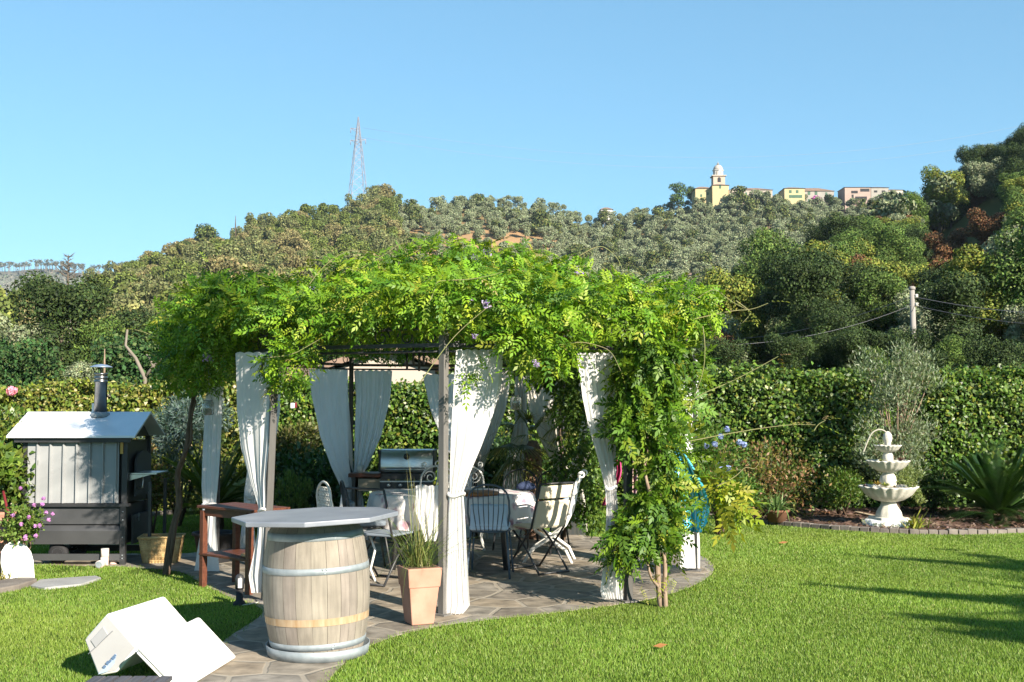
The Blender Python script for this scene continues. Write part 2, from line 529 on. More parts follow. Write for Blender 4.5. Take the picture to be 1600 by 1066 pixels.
olive_m = [tree_mesh('olive_tree', make_crown(4.4 + .35 * i, 2.8, 10, 1900, .38, OLIVE, .9, .12, .38, rand=1.1), trunk_np(2, .22)) for i in range(5)]
olived_m = [tree_mesh('green_oak', make_crown(6.5, 3.3, 8, 1600, .5, OAK + DARKG), trunk_np(2, .22)) for i in range(2)]

# --- left wood and olive hill: individuals where they show largest, the rest one mass each
def put(name, me, x, y, z, s, label, cat, group):
    o = bpy.data.objects.new(name, me)
    o.location = (x, y, z); o.rotation_euler = (0, 0, rng.uniform(0, 2 * PI))
    o.scale = (s * rng.uniform(.9, 1.1), s * rng.uniform(.9, 1.1), s * rng.uniform(.85, 1.1))
    link(o); tag(o, label, cat, group)
    return o
def spots(n, lo, hi, cond, mind, gamma=1.0, dmin=128):
    out = []; tries = 0
    while len(out) < n and tries < n * 40:
        tries += 1
        px = rng.uniform(lo, hi)
        D = np.interp(px, *A_D); ya = np.interp(px, A_PX, A_Y)
        v = rng.random() ** gamma
        s = v ** (1 / .85)
        d = A_0 + (D - A_0) * s
        if d < dmin: continue
        y = 604 + (ya - 604) * v
        if not cond(px, y): continue
        x = (px - 800) / F * d
        if any((x - a) ** 2 + ((d - b) * .6) ** 2 < mind ** 2 for a, b, *_ in out): continue
        out.append((x, d, px, y))
    return out
def bake(name, meshes, places, smin, smax):
    """many copies in one mass"""
    data = []
    for me in meshes:
        v = np.empty(len(me.vertices) * 3, np.float32); me.vertices.foreach_get('co', v)
        c = np.empty(len(me.vertices) * 4, np.float32); me.color_attributes['Col'].data.foreach_get('color', c)
        data.append((v.reshape(-1, 4, 3), c.reshape(-1, 4, 4)[:, 0, :3]))
    V = []; C_ = []
    for x, y, *_ in places:
        v, c = data[rng.integers(len(data))]
        a = rng.uniform(0, 2 * PI); s = rng.uniform(smin, smax)
        m = np.array([[math.cos(a), math.sin(a), 0], [-math.sin(a), math.cos(a), 0], [0, 0, 1]]) * s
        V.append((v.reshape(-1, 3) @ m + np.array([x, y, ground_z(x, y)])).reshape(-1, 3)); C_.append(c)
    return tag(objm(name, mesh_np(name, np.concatenate(V).astype(np.float32), 4, np.concatenate(C_), [FAR])), kind='stuff')
wood_edge = lambda px, y: px < 622 + (y - 400) * .05
sp = spots(620, -140, 660, wood_edge, 4.0, .85)
sp.sort(key=lambda q: q[1])
G_W = 'trees of the wood on the left hillside'
for i, (x, y, px, yy) in enumerate(sp[:290]):
    k = rng.random()
    if k < .84: put('evergreen_oak', oak_m[rng.integers(6)], x, y, ground_z(x, y), rng.uniform(.8, 1.6), 'rounded olive green evergreen tree crowded in the wood on the left hillside', 'tree', G_W)
    elif k < .94: put('dark_oak', oakd_m[rng.integers(2)], x, y, ground_z(x, y), rng.uniform(.7, .95), 'darker green tall tree rising from the wood on the left hillside', 'tree', 'dark trees in the left wood')
    else: put('pine_tree', pine_m[rng.integers(2)], x, y, ground_z(x, y), rng.uniform(.6, .8), 'slender pine with a bare lower trunk in the left hillside wood', 'tree', 'pines in the left wood')
bake('woodland', oak_m, sp[290:], .9, 1.4)
# named skyline trees
for px, d, s, me, lab in ((318, 335, 1.35, oakd_m[0], 'tall dark tree standing out of the left ridge skyline beside a gap of sky'),
                          (288, 330, 1.0, oakd_m[1], 'small dark tree just below the tall one on the left ridge skyline'),
                          (585, 345, 1.0, oakd_m[1], 'big dark rounded tree at the edge of the wood above the orange soil')):
    x = (px - 800) / F * d
    put('skyline_tree', me, x, d, ground_z(x, d) - .5, s, lab, 'tree', None)
def olive_ok(px, y):
    if wood_edge(px, y): return False
    if 630 < px < 860 and 368 < y < 432: return rng.random() < .22
    return True
sp = spots(1500, 600, 1480, olive_ok, 2.4, .8)
sp.sort(key=lambda q: q[1])
for i, (x, y, px, yy) in enumerate(sp[:290]):
    if rng.random() < .86: put('olive_tree', olive_m[rng.integers(5)], x, y, ground_z(x, y), rng.uniform(.75, 1.15), 'grey green rounded olive tree on the terraced hill below the village', 'tree', 'olive trees on the hill')
    else: put('green_oak', olived_m[rng.integers(2)], x, y, ground_z(x, y), rng.uniform(.8, 1.3), 'darker green tree among the grey olives on the hill', 'tree', 'dark trees among the olives')
bake('olive_grove', olive_m + olive_m + olived_m[:1], sp[290:], .75, 1.15)
for px, y, D, s, lab in ((925, 430, 250, 1.5, 'big dark green round tree on the olive hill behind the pergola top'),
                         (1030, 360, 405, 1.35, 'dark round tree among olives under the church'),
                         (845, 368, 380, 1.4, 'dark green tree below the hilltop olives')):
    x = (px - 800) / F * D
    put('round_tree', olived_m[0], x, D, ground_z(x, D) - .5, s, lab, 'tree', None)

# --- right hillside, nearer: crown and trunk apart
def bush_kind(cols, n, size, h, r, squash=.85, low=.08, lobe=.34):
    V, c = make_crown(h, r, 26, n, size, cols, squash, low, lobe)
    return mesh_np('crown', V, 4, c, [FAR]), mesh_np('trunk', trunk_np(h * .55, .16, 6), 4, np.tile([[.1, .08, .06]], (6, 1)), [FAR])
KINDS = {
    'dark_tree': ([bush_kind(DARKG, 19000, .15, 8.2, 3.4) for _ in range(3)], 'dark green dense tree on the shaded right hillside', 'dark trees on the right hillside'),
    'green_tree': ([bush_kind(MIDG, 19000, .15, 7.2, 3.3) for _ in range(3)], 'mid green leafy tree on the right hillside', 'green trees on the right hillside'),
    'yellow_green_tree': ([bush_kind(YELG, 19000, .15, 6.8, 2.8) for _ in range(2)], 'yellow green bright tree catching sun on the right hillside', 'yellow green trees on the right hillside'),
    'rusty_tree': ([bush_kind(RUST, 19000, .15, 5.8, 2.7) for _ in range(2)], 'rust brown dried tree on the right hillside', 'rusty trees on the right hillside'),
    'grey_olive_tree': ([bush_kind(OLIVE, 19000, .15, 6.2, 3.0) for _ in range(2)], 'pale grey green olive tree on the right hillside', 'olive trees on the right hillside'),
}
def put2(kind, x, y, s, label=None, group=None, sink=.4):
    ms, lab, grp = KINDS[kind]
    cr, trk = ms[rng.integers(len(ms))]
    t = thing(kind, label or lab, 'tree', (x, y, ground_z(x, y) - sink), group or (grp if label is None else None))
    t.rotation_euler = (0, 0, rng.uniform(0, 6.28)); t.scale = (s, s, s * rng.uniform(.9, 1.1))
    for nm, me in (('crown', cr), ('trunk', trk)):
        o = bpy.data.objects.new(nm, me); link(o); o.parent = t
    return t
named = [  # px, base y, distance, kind, scale, label
    (1195, 505, 82, 'green_tree', .95, 'big green tree at the foot of the right hillside behind the vine tendrils'),
    (1480, 345, 132, 'yellow_green_tree', 1.15, 'brightest yellow green tree high on the right hillside skyline'),
    (1545, 340, 132, 'grey_olive_tree', 1.05, 'pale olive tree beside the bright yellow tree on the right skyline'),
    (1480, 455, 95, 'rusty_tree', .85, 'rust brown tree above the utility pole on the right hillside'),
    (1555, 460, 92, 'rusty_tree', .9, 'second rust brown tree, right of the one above the pole'),
    (1345, 520, 70, 'rusty_tree', .65, 'small rust brown tree low on the right hillside, left of the pole'),
    (1310, 565, 60, 'grey_olive_tree', .72, 'pale olive tree low behind the hedge, left of the utility pole'),
    (1385, 560, 58, 'yellow_green_tree', .7, 'yellow green tree just left of the utility pole'),
    (1460, 560, 62, 'yellow_green_tree', .65, 'yellow green tree just right of the utility pole'),
    (1390, 475, 90, 'green_tree', .85, 'mid green tree halfway up the right hillside above the pole'),
]
for px, y, d, k, s, lab in named:
    put2(k, (px - 800) / F * d, d, s, lab)
got = []
tries = 0
while len(got) < 260 and tries < 12000:
    tries += 1
    px = rng.uniform(1085, 1720)
    D = np.interp(px, *B_D); yb = np.interp(px, B_PX, B_Y)
    v = rng.random() ** .8
    d = 30 + (D - 30) * v ** (1 / .8)
    if d < 42: continue
    x = (px - 800) / F * d
    if any((x - a) ** 2 + ((d - b) * .7) ** 2 < (1.7 + d * .005) ** 2 for a, b in got): continue
    if any(abs(px - a) < 46 and c - 40 < d < c for a, b, c, *_ in named): continue
    got.append((x, d))
    k = rng.random()
    high = px > 1490 and v > .75
    kind = 'dark_tree' if k < (.75 if high else .26) else 'green_tree' if k < .56 else 'yellow_green_tree' if k < .74 else 'grey_olive_tree' if k < .88 else 'rusty_tree'
    put2(kind, x, d, rng.uniform(.5, .82))

for i in range(34):
    px = 1075 + i * 20 + rng.uniform(-8, 8); d = rng.uniform(37, 56)
    k = ['dark_tree', 'green_tree', 'dark_tree', 'grey_olive_tree', 'dark_tree', 'yellow_green_tree'][rng.integers(6)]
    put2(k, (px - 800) / F * d, d, rng.uniform(.38, .62), None, None, .8)
# --- trees just beyond the left hedge
KINDS['garden_tree'] = ([bush_kind([(.028, .07, .018), (.04, .10, .025), (.02, .05, .015), (.07, .10, .03)], 6000, .2, 5.0, 2.6) for _ in range(2)], 'deep green bushy tree just beyond the left hedge', 'green trees beyond the left hedge')
for px, d, s, k in ((-30, 42, .8, 0), (40, 40, .62, 0), (95, 46, .78, 1), (150, 47, .6, 2), (215, 44, .85, 0), (270, 46, .7, 2), (330, 47, .75, 1), (-90, 40, .8, 0), (400, 50, .6, 0), (470, 50, .6, 2), (10, 52, .85, 3), (185, 55, .8, 1), (120, 40, .45, 3), (300, 40, .5, 0)):
    put2(('garden_tree', 'dark_tree', 'green_tree', 'grey_olive_tree')[k], (px - 800) / F * d, d, s, 'bushy tree just beyond the left hedge', 'trees beyond the left hedge')
for i in range(15):
    px = 1120 + i * 36 + rng.uniform(-10, 10); d = rng.uniform(25, 31)
    put2(['dark_tree', 'green_tree', 'dark_tree'][i % 3], (px - 800) / F * d, d, rng.uniform(.2, .28), 'low bush in the gap just behind the right hedge', 'bushes behind the right hedge', .2)
for px, d, s, k in ((520, 48, .5, 'dark_tree'), (660, 52, .55, 'dark_tree'), (720, 50, .55, 'green_tree'), (790, 50, .6, 'dark_tree'), (860, 50, .6, 'dark_tree'), (930, 48, .6, 'green_tree'), (1000, 48, .6, 'dark_tree'), (1060, 46, .6, 'dark_tree')):
    put2(k, (px - 800) / F * d, d, s, 'bushy tree in the hollow behind the pergola', 'trees in the hollow behind the pergola')

# ================================================================== VILLAGE AND PYLON
VM = {k: M('wall_' + k, c, .9, 0, c2=tuple(v * .88 for v in c), scale=.8, spec=.1) for k, c in dict(
    yellow=(.45, .37, .21), ochre=(.42, .33, .26), grey=(.30, .28, .25), pink=(.35, .265, .225), cream=(.55, .50, .40), white=(.52, .50, .47), stone=(.50, .44, .36), salmon=(.38, .33, .28)).items()}
MT['tile'] = M('roof_tile', (.17, .115, .085), .9, 0, c2=(.24, .17, .13), scale=.9, spec=.1)
MT['shutter'] = M('green_shutter', (.04, .10, .06), .7)
MT['dark'] = M('dark_opening', (.02, .02, .022), .8)
MT['lead'] = M('dome_plaster', (.36, .33, .29), .8, 0, c2=(.30, .28, .25), scale=.6)
def house(name, label, px, d, zoff, w, dep, h, wall, wins, roof='hip', rot=0.0, cat='house', wmat='shutter', rh=None, foot=3):
    """w wide facing the camera; wins: (u, v, ww, wh) with u across in metres from the left and v up"""
    x = (px - 800) / F * d
    b = thing(name, label, cat, (x, d, zoff))
    mb = MB(); mb.box((0, 0, h / 2 - foot / 2), (w, dep, h + foot)); mb.build('wall', VM[wall], b).matrix_parent_inverse.identity()
    rh = (rh or w * .10) * 1.5
    o = .35
    mb = MB()
    if roof == 'hip':
        k = min(dep / 2, w * .35)
        vs = [(-w / 2 - o, -dep / 2 - o, h + .004), (w / 2 + o, -dep / 2 - o, h + .004), (w / 2 + o, dep / 2 + o, h + .004), (-w / 2 - o, dep / 2 + o, h + .004), (-w / 2 + k, 0, h + rh), (w / 2 - k, 0, h + rh)]
        mb.add(vs, [(0, 1, 5, 4), (1, 2, 5), (2, 3, 4, 5), (3, 0, 4), (3, 2, 1, 0)])
    elif roof == 'gable':      # gable end towards the camera
        vs = [(-w / 2 - o, -dep / 2 - o, h), (0, -dep / 2 - o, h + rh), (w / 2 + o, -dep / 2 - o, h), (-w / 2 - o, dep / 2 + o, h), (0, dep / 2 + o, h + rh), (w / 2 + o, dep / 2 + o, h)]
        t = .16
        for (i, j) in ((0, 1), (1, 2)):
            a, b2, c3, d4 = vs[i], vs[j], vs[j + 3], vs[i + 3]
            up = lambda p: (p[0], p[1], p[2] + t)
            mb.add([a, b2, c3, d4, up(a), up(b2), up(c3), up(d4)], [(0, 1, 2, 3)[::-1], (4, 5, 6, 7), (0, 1, 5, 4), (1, 2, 6, 5), (2, 3, 7, 6), (3, 0, 4, 7)])
    else:
        mb.box((0, 0, h + .12), (w + .3, dep + .3, .24))
    mb.build('roof', MT['tile'] if roof != 'flat' else VM['grey'], b).matrix_parent_inverse.identity()
    if roof == 'gable':
        mg = MB(); mg.extrude([(-w / 2, -dep / 2, h), (w / 2, -dep / 2, h), (0, -dep / 2, h + rh * .97)], (0, dep, 0)); mg.build('gable', VM[wall], b).matrix_parent_inverse.identity()
    for (u, v, ww, wh) in wins:
        mb = MB(); mb.box((-w / 2 + u, -dep / 2 - .02, v), (ww, .1, wh))
        f = mb.build('window', MT[wmat], b); f.matrix_parent_inverse.identity()
    b.rotation_euler = (0, 0, rot)
    return b
zr = lambda px, y, d: float(y2z(px, y, d))
D0 = 425
S = D0 / F
# church tower
x = (1125 - 800) / F * D0
zb = zr(1125, 322, D0)
t = thing('church_tower', 'pale bell tower with stone dome above the hilltop village', 'church tower', (x, D0, zb))
def bt(m, name, mat, par=None):
    o = m.build(name, mat, par or t)
    if par is None: o.matrix_parent_inverse.identity()
    return o
W_ = 20 * S
zt = lambda y: (322 - y) * S
m = MB(); m.box((0, 0, zt(276) / 2 - 2), (W_ * .92, W_ * .92, zt(276) + 4)); bt(m, 'shaft', VM['ochre'])
m = MB(); m.box((0, 0, zt(275.4)), (W_ * 1.12, W_ * 1.12, 1.2 * S)); m.box((0, 0, zt(292.5)), (W_ * .98, W_ * .98, 1.0 * S)); bt(m, 'cornice', VM['stone'])
m = MB()
pr = [(W_ * .40, zt(274.8)), (W_ * .40, zt(266.5)), (W_ * .46, zt(266.3)), (W_ * .46, zt(265.2)), (W_ * .38, zt(265))]
m.lathe(pr, 8, smooth=False); bt(m, 'drum', VM['white'])
m = MB(); m.lathe([(W_ * .385 * math.cos(a), zt(264.9) + 8.4 * S * math.sin(a)) for a in np.linspace(0, 1.45, 9)], 16); bt(m, 'dome', MT['lead'])
m = MB(); m.lathe([(W_ * .09, zt(257)), (W_ * .09, zt(255.2)), (W_ * .12, zt(255)), (.05, zt(253.6))], 8); m.tube([(0, 0, zt(254)), (0, 0, zt(251.5))], .12, 5); bt(m, 'lantern', MT['lead'])
for a in (0, 1):
    m = MB()
    w2, h2, zc = W_ * .26, 5.2 * S, zt(285.8)
    poly = [(-w2 / 2, -W_ * .47, zc)] + [(w2 / 2, -W_ * .47, zc)] + [(w2 / 2 * math.cos(q), -W_ * .47, zc + h2 + w2 / 2 * math.sin(q)) for q in np.linspace(0, PI, 7)]
    if a: poly = [(-p[1], p[0], p[2]) for p in poly]
    m.extrude(poly, (0, .15, 0) if not a else (-.15, 0, 0)); bt(m, 'belfry_opening', MT['dark'])
for a in range(4):
    m = MB(); q = -PI / 2 + (a - 1.5) * PI / 4
    m.box((math.cos(q) * W_ * .375, math.sin(q) * W_ * .375, zt(270.5)), (.25, W_ * .09, 5 * S), Matrix.Rotation(q, 3, 'Z')); bt(m, 'drum_window', VM['salmon'])
m = MB(); m.box((0, -W_ * .465, zt(295.5)), (2 * S, .12, 3.5 * S)); bt(m, 'slit', MT['dark'])
hb = lambda px, y: zr(px, y, D0)
def vw(px0, px1, ytop, ybot): return dict(px=(px0 + px1) / 2, d=D0 - 4, zoff=hb((px0 + px1) / 2, ybot), w=(px1 - px0) * S, h=(ybot - ytop) * S)
def vh(name, label, box, wall, wins, roof='hip', dep=9, dd=0, cat='house', wmat='shutter', rh=None, foot=3):
    q = vw(*box)
    W = [((a - box[0]) * S, (box[3] - b) * S, c * S, e * S) for a, b, c, e in wins]
    return house(name, label, q['px'], q['d'] + dd, q['zoff'], q['w'], dep, q['h'], wall, W, roof, 0, cat, wmat, rh, foot)
vh('church', 'yellow church front at the foot of the bell tower', (1113, 1138, 298, 322), 'yellow', [(1125, 300, 3, 6)], 'hip', 8, -3, 'church', rh=.8)
vh('village_house', 'pale yellow low house on the left of the bell tower', (1086, 1113, 301, 322), 'yellow', [(1095, 312, 3, 4), (1105, 309, 3, 4)], rh=1.0)
vh('village_house', 'long cream row house with tiled roof right of the bell tower', (1139, 1206, 300, 322), 'salmon', [(1150, 306, 3, 4), (1165, 306, 3, 4), (1180, 308, 3, 4), (1195, 307, 3, 4)], dd=4, rh=1.0)
vh('village_house', 'bright yellow house with a loggia in the hilltop village', (1225, 1256, 303, 332), 'yellow', [(1234, 308, 4, 4.5), (1244.5, 308, 4, 4.5), (1242, 315.5, 20, 4.5), (1247, 329, 5, 5)], dd=-3, rh=.8)
vh('village_house', 'long grey stone house with green shutters and hipped roof', (1236, 1302, 301, 328), 'grey', [(1263, 304.5, 4, 5), (1274, 304.5, 4, 5), (1263, 317, 3.5, 7), (1290, 305, 3, 4)], dd=5, rh=1.3)
vh('village_house', 'pink house with white balconies on the hilltop skyline', (1319, 1359, 299, 324), 'pink', [(1331, 313, 3, 5), (1344, 316, 18, 5), (1350, 303.5, 14, 4.5), (1334, 306.5, 10, 4)], 'hip', rh=.5, wmat='dark')
vh('village_house', 'grey flat topped house right of the pink one', (1360, 1387, 298, 322), 'grey', [(1367, 304, 5, 3), (1379, 304, 5, 3)], dd=2, rh=.7, wmat='dark')
vh('village_house', 'low stone house at the right end of the village', (1388, 1410, 301, 322), 'stone', [(1394, 304, 5, 3)], dd=3, rh=.7, wmat='dark')
vh('village_house', 'small white house alone on the ridge left of the village', (939, 957, 332, 346), 'white', [(944, 336, 2, 2.2), (952, 336, 2, 2.2)], 'hip', 6, rh=.8, wmat='dark', foot=.6)
dH = min(np.linspace(140, 420, 400), key=lambda d: abs(ground_z((1078 - 800) / F * d, d) - zr(1078, 441, d)))
wH = 28 / F * dH
house('village_house', 'low tiled house roof peeping from olives below the village', 1078, dH - 3, zr(1078, 441, dH), wH, 6, 7 / F * dH, 'cream', [(wH * .3, 1.0, .5, .5), (wH * .7, 1.0, .5, .5)], 'hip', 0, 'house', 'dark', .6)
bv = lambda px, y, c, n, sz, lab, nm, dd=0: None
def shrub_far(name, label, px, y, d, r, h, cols, cat='tree', n=1200, size=.5):
    V, c = make_crown(h, r, 7, n, size, cols, .8, .15)
    o = objm(name, tree_mesh(name, (V, c), trunk_np(h * .5, .2)))
    o.location = ((px - 800) / F * d, d, zr(px, y, d)); tag(o, label, cat)
for px, y, s in ((1092, 331, .9), (1105, 336, 1.0), (1143, 330, 1.1), (1158, 328, 1.3), (1172, 331, 1.25), (1186, 326, 1.35), (1200, 328, 1.3), (1214, 328, 1.2), (1262, 334, 1.0), (1288, 334, 1.1), (1312, 333, 1.0), (1350, 336, .9), (1368, 332, 1.1), (1384, 330, 1.2), (1400, 328, 1.2), (1228, 340, 1.0), (945, 352, .9), (958, 352, 1.0)):
    o = bpy.data.objects.new('green_oak', (olived_m + olive_m)[rng.integers(7)]); link(o)
    o.location = ((px - 800) / F * (D0 - 16), D0 - 16, zr(px, y, D0 - 16)); o.scale = (s, s, s); o.rotation_euler = (0, 0, rng.uniform(0, 6.28))
    tag(o, 'green tree standing just below the hilltop houses', 'tree', 'trees below the hilltop houses')
shrub_far('stone_pine', 'dark green broad tree at the left end of the hilltop village', 1062, 326, D0 - 6, 4.6, 9.5, MIDG + DARKG, n=2400)
shrub_far('stone_pine', 'second dark tree nearer the church, leaning over the yellow house', 1084, 320, D0 + 3, 4.2, 8.2, MIDG + DARKG, n=2000)
shrub_far('bougainvillea', 'magenta flowering bush in front of the grey stone house', 1279, 320, D0 - 9, 2.6, 3.6, [(.30, .05, .25), (.36, .09, .3)], 'bush', 600)
shrub_far('round_bush', 'dark round bush right of the magenta flowering bush', 1300, 324, D0 - 10, 3.2, 4.6, DARKG, 'bush', 900)

# lattice pylon
DP = 420
sp_ = DP / F
px0 = 557
xb = (px0 - 800) / F * DP
zb = zr(px0, 326, DP)
py_ = thing('pylon', 'tall steel lattice power pylon on the left ridge against the sky', 'pylon', (xb, DP, zb))
py_.rotation_euler = (0, 0, R(20))
MT['pyl'] = M('galvanised_lattice', (.27, .26, .28), .6, .2)
H_ = (326 - 180) * sp_
bw = 30 * sp_ / 2 * .95
def half(z):
    return np.interp(z, [0, H_ * .62, H_ * .86, H_], [bw, bw * .42, bw * .16, .08])
m = MB()
zs = [0]
while zs[-1] < H_ * .97: zs.append(zs[-1] + max(1.3, half(zs[-1]) * 1.5))
zs[-1] = H_
for sx, sy in ((1, 1), (1, -1), (-1, 1), (-1, -1)):
    m.tube([(sx * half(z), sy * half(z), z) for z in zs], .11, 4, smooth=False)
o = m.build('leg', MT['pyl'], py_); o.matrix_parent_inverse.identity(); o.name = 'corner_frame'
m = MB()
for a, b in zip(zs[:-1], zs[1:]):
    ha, hb_ = half(a), half(b)
    for k in range(4):
        q = k * PI / 2
        rot = lambda x_, y_, z_: (x_ * math.cos(q) - y_ * math.sin(q), x_ * math.sin(q) + y_ * math.cos(q), z_)
        m.tube([rot(-ha, -ha, a), rot(hb_, -hb_, b)], .055, 3, False, False)
        m.tube([rot(ha, -ha, a), rot(-hb_, -hb_, b)], .055, 3, False, False)
        m.tube([rot(-hb_, -hb_, b), rot(hb_, -hb_, b)], .05, 3, False, False)
m.build('bracing', MT['pyl'], py_).matrix_parent_inverse.identity()
for zf, s_ in ((.865, -1), (.755, 1), (.735, -1)):
    z = H_ * zf; L = 12 * sp_
    m = MB()
    m.tube([(0, 0, z), (s_ * L, 0, z + .2)], .13, 4); m.tube([(0, 0, z - 1.4), (s_ * L, 0, z + .2)], .1, 4)
    a_ = m.build('cross_arm', MT['pyl'], py_); a_.matrix_parent_inverse.identity()
    m = MB(); m.tube([(s_ * L, 0, z + .2), (s_ * L, 0, z - 1.6)], .12, 6)
    i_ = m.build('insulator', MT['pyl'], a_); i_.matrix_parent_inverse.identity()
MT['wire'] = M('wire', (.12, .12, .13), .6)
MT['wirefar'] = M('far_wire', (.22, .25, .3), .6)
def wire(name, label, p0, p1, sag, r, mat, n=24):
    p0, p1 = Vector(p0), Vector(p1)
    m = MB(); m.tube([p0.lerp(p1, t) - Vector((0, 0, sag * 4 * t * (1 - t))) for t in np.linspace(0, 1, n)], r, 4, smooth=True)
    tag(m.build(name, mat), label, 'cable')
wire('power_line', 'upper faint power line crossing the sky right of the pylon', P(568, 200, DP), P(1700, 172, 520), 16, .045, MT['wirefar'])
wire('power_line', 'lower faint power line crossing the sky right of the pylon', P(548, 212, DP), P(1700, 192, 510), 16, .045, MT['wirefar'])

# utility pole beyond the hedge and its cables
b = P(1430, 600, 34); tp = P(1425, 450, 34)
up = thing('utility_pole', 'grey concrete utility pole behind the hedge on the right', 'utility pole', (b.x, b.y, ground_z(b.x, b.y)))
m = MB(); zg = ground_z(b.x, b.y); d_ = (tp - b).normalized()
base = b - d_ * ((b.z - zg) / d_.z)
m.tube([base - Vector((0, 0, .3)), tp], [.10, .075], 10); m.build('post', MT['pole'], up)
m = MB(); m.lathe([(.09, -.06), (.10, -.05), (.10, .02), (.05, .05)], 10, tp); m.build('pole_cap', MT['pole'], up)
for k in (.25, .5):
    m = MB(); c = tp - d_ * k
    m.lathe([(.03, -.06), (.06, -.04), (.04, 0), (.06, .04), (.03, .06)], 8, c + Vector((.1, -.06, 0))); m.bar(c, c + Vector((.1, -.06, 0)), .03); m.build('insulator', MT['stonew'], up)
a1, a2 = tp - d_ * .25, tp - d_ * .5
wire('telephone_cable', 'upper dark cable running right from the utility pole', a1, P(1720, 492, 30), .15, .009, MT['wire'])
wire('telephone_cable', 'thicker pale cable running right from the utility pole', a2, P(1720, 512, 28), .15, .007, MT['wire'])
wire('telephone_cable', 'upper dark cable running left from the utility pole to the trees', a1, P(1130, 530, 46), .3, .009, MT['wire'])
wire('telephone_cable', 'lower pale cable running left from the utility pole to the pergola side', a2, P(1100, 540, 30), .3, .006, MT['wire'])

# house behind the hedge
hx = 590; hd = 33
house('garden_house', 'cream gabled house with salmon wall behind the hedge, seen through the pergola', hx, hd, 0.0, 2.6, 5, 2.55, 'salmon', [], 'gable', R(12), 'house', rh=.35)
house('garden_shed', 'low pale roofed shed behind the hedge left of the gabled house', 512, 34, 0.0, 2.6, 4, 2.2, 'cream', [], 'gable', R(50), 'shed', rh=.3)

# ================================================================== GARDEN GROUND
def inpoly(x, y, poly):
    inside = np.zeros(len(x), bool)
    n = len(poly)
    for i in range(n):
        x1, y1 = poly[i]; x2, y2 = poly[(i + 1) % n]
        c = ((y1 > y) != (y2 > y)) & (x < (x2 - x1) * (y - y1) / (y2 - y1 + 1e-12) + x1)
        inside ^= c
    return inside
def smooth_poly(pts, it=2):
    for _ in range(it):
        o = []
        for i in range(len(pts)):
            a, b = np.array(pts[i]), np.array(pts[(i + 1) % len(pts)])
            o += [tuple(a * .75 + b * .25), tuple(a * .25 + b * .75)]
        pts = o
    return pts
patio_px = [(285, 1110), (300, 1066), (345, 1003), (392, 975), (414, 958), (402, 946), (365, 938), (330, 920), (303, 905), (285, 893), (240, 889), (200, 886), (100, 884), (30, 882),
            (30, 868), (150, 866), (240, 866), (300, 866), (330, 858), (380, 846), (480, 832), (600, 826), (760, 825), (900, 835), (1010, 849), (1062, 860), (1100, 870), (1117, 884), (1112, 900), (1085, 915),
            (1050, 928), (1000, 940), (930, 950), (850, 960), (750, 970), (690, 978), (640, 988), (590, 1003), (550, 1025), (520, 1055), (500, 1085), (485, 1110)]
patio = smooth_poly([tuple(G(a, b).xy) for a, b in patio_px])
MT['flag'] = bpy.data.materials.new('flagstone'); MT['flag'].use_nodes = True
t = MT['flag'].node_tree; p = t.nodes['Principled BSDF']; p.inputs['Roughness'].default_value = .75
p.inputs['Specular IOR Level'].default_value = .3
tc = t.nodes.new('ShaderNodeTexCoord')
wn = t.nodes.new('ShaderNodeTexNoise'); wn.inputs['Scale'].default_value = 3; t.links.new(tc.outputs['Object'], wn.inputs['Vector'])
ad = t.nodes.new('ShaderNodeMix'); ad.data_type = 'VECTOR'; ad.inputs[0].default_value = .06
t.links.new(tc.outputs['Object'], ad.inputs[4]); t.links.new(wn.outputs['Color'], ad.inputs[5])
v1 = t.nodes.new('ShaderNodeTexVoronoi'); v1.feature = 'DISTANCE_TO_EDGE'; v1.inputs['Scale'].default_value = 2.7
v2 = t.nodes.new('ShaderNodeTexVoronoi'); v2.feature = 'F1'; v2.inputs['Scale'].default_value = 2.7
for v in (v1, v2): v.voronoi_dimensions = '2D'; t.links.new(ad.outputs[1], v.inputs['Vector'])
rp = t.nodes.new('ShaderNodeValToRGB'); rp.color_ramp.elements[0].position = .03; rp.color_ramp.elements[1].position = .055
t.links.new(v1.outputs['Distance'], rp.inputs[0])
sp3 = t.nodes.new('ShaderNodeSeparateColor'); t.links.new(v2.outputs['Color'], sp3.inputs[0])
rc = t.nodes.new('ShaderNodeValToRGB')
els = rc.color_ramp.elements
els[0].color = (.17, .145, .115, 1); els[1].color = (.30, .25, .19, 1)
e = els.new(.35); e.color = (.23, .21, .18, 1); e = els.new(.7); e.color = (.20, .165, .12, 1)
t.links.new(sp3.outputs[0], rc.inputs[0])
n2 = t.nodes.new('ShaderNodeTexNoise'); n2.inputs['Scale'].default_value = 7; n2.inputs['Detail'].default_value = 9; t.links.new(tc.outputs['Object'], n2.inputs['Vector'])
mr = t.nodes.new('ShaderNodeMapRange'); mr.inputs[1].default_value = .3; mr.inputs[2].default_value = .7; mr.inputs[3].default_value = .55; mr.inputs[4].default_value = 1.3
t.links.new(n2.outputs['Fac'], mr.inputs[0])
mm = t.nodes.new('ShaderNodeMix'); mm.data_type = 'RGBA'; mm.blend_type = 'MULTIPLY'; mm.inputs[0].default_value = 1
t.links.new(rc.outputs[0], mm.inputs[6]); t.links.new(mr.outputs[0], mm.inputs[7])
mx = t.nodes.new('ShaderNodeMix'); mx.data_type = 'RGBA'
t.links.new(rp.outputs[0], mx.inputs[0]); mx.inputs[6].default_value = (.27, .24, .195, 1); t.links.new(mm.outputs[2], mx.inputs[7])
t.links.new(mx.outputs[2], p.inputs['Base Color'])
bp = t.nodes.new('ShaderNodeBump'); bp.inputs['Strength'].default_value = .5; bp.inputs['Distance'].default_value = .012
ma = t.nodes.new('ShaderNodeMath'); ma.operation = 'ADD'; t.links.new(rp.outputs[0], ma.inputs[0])
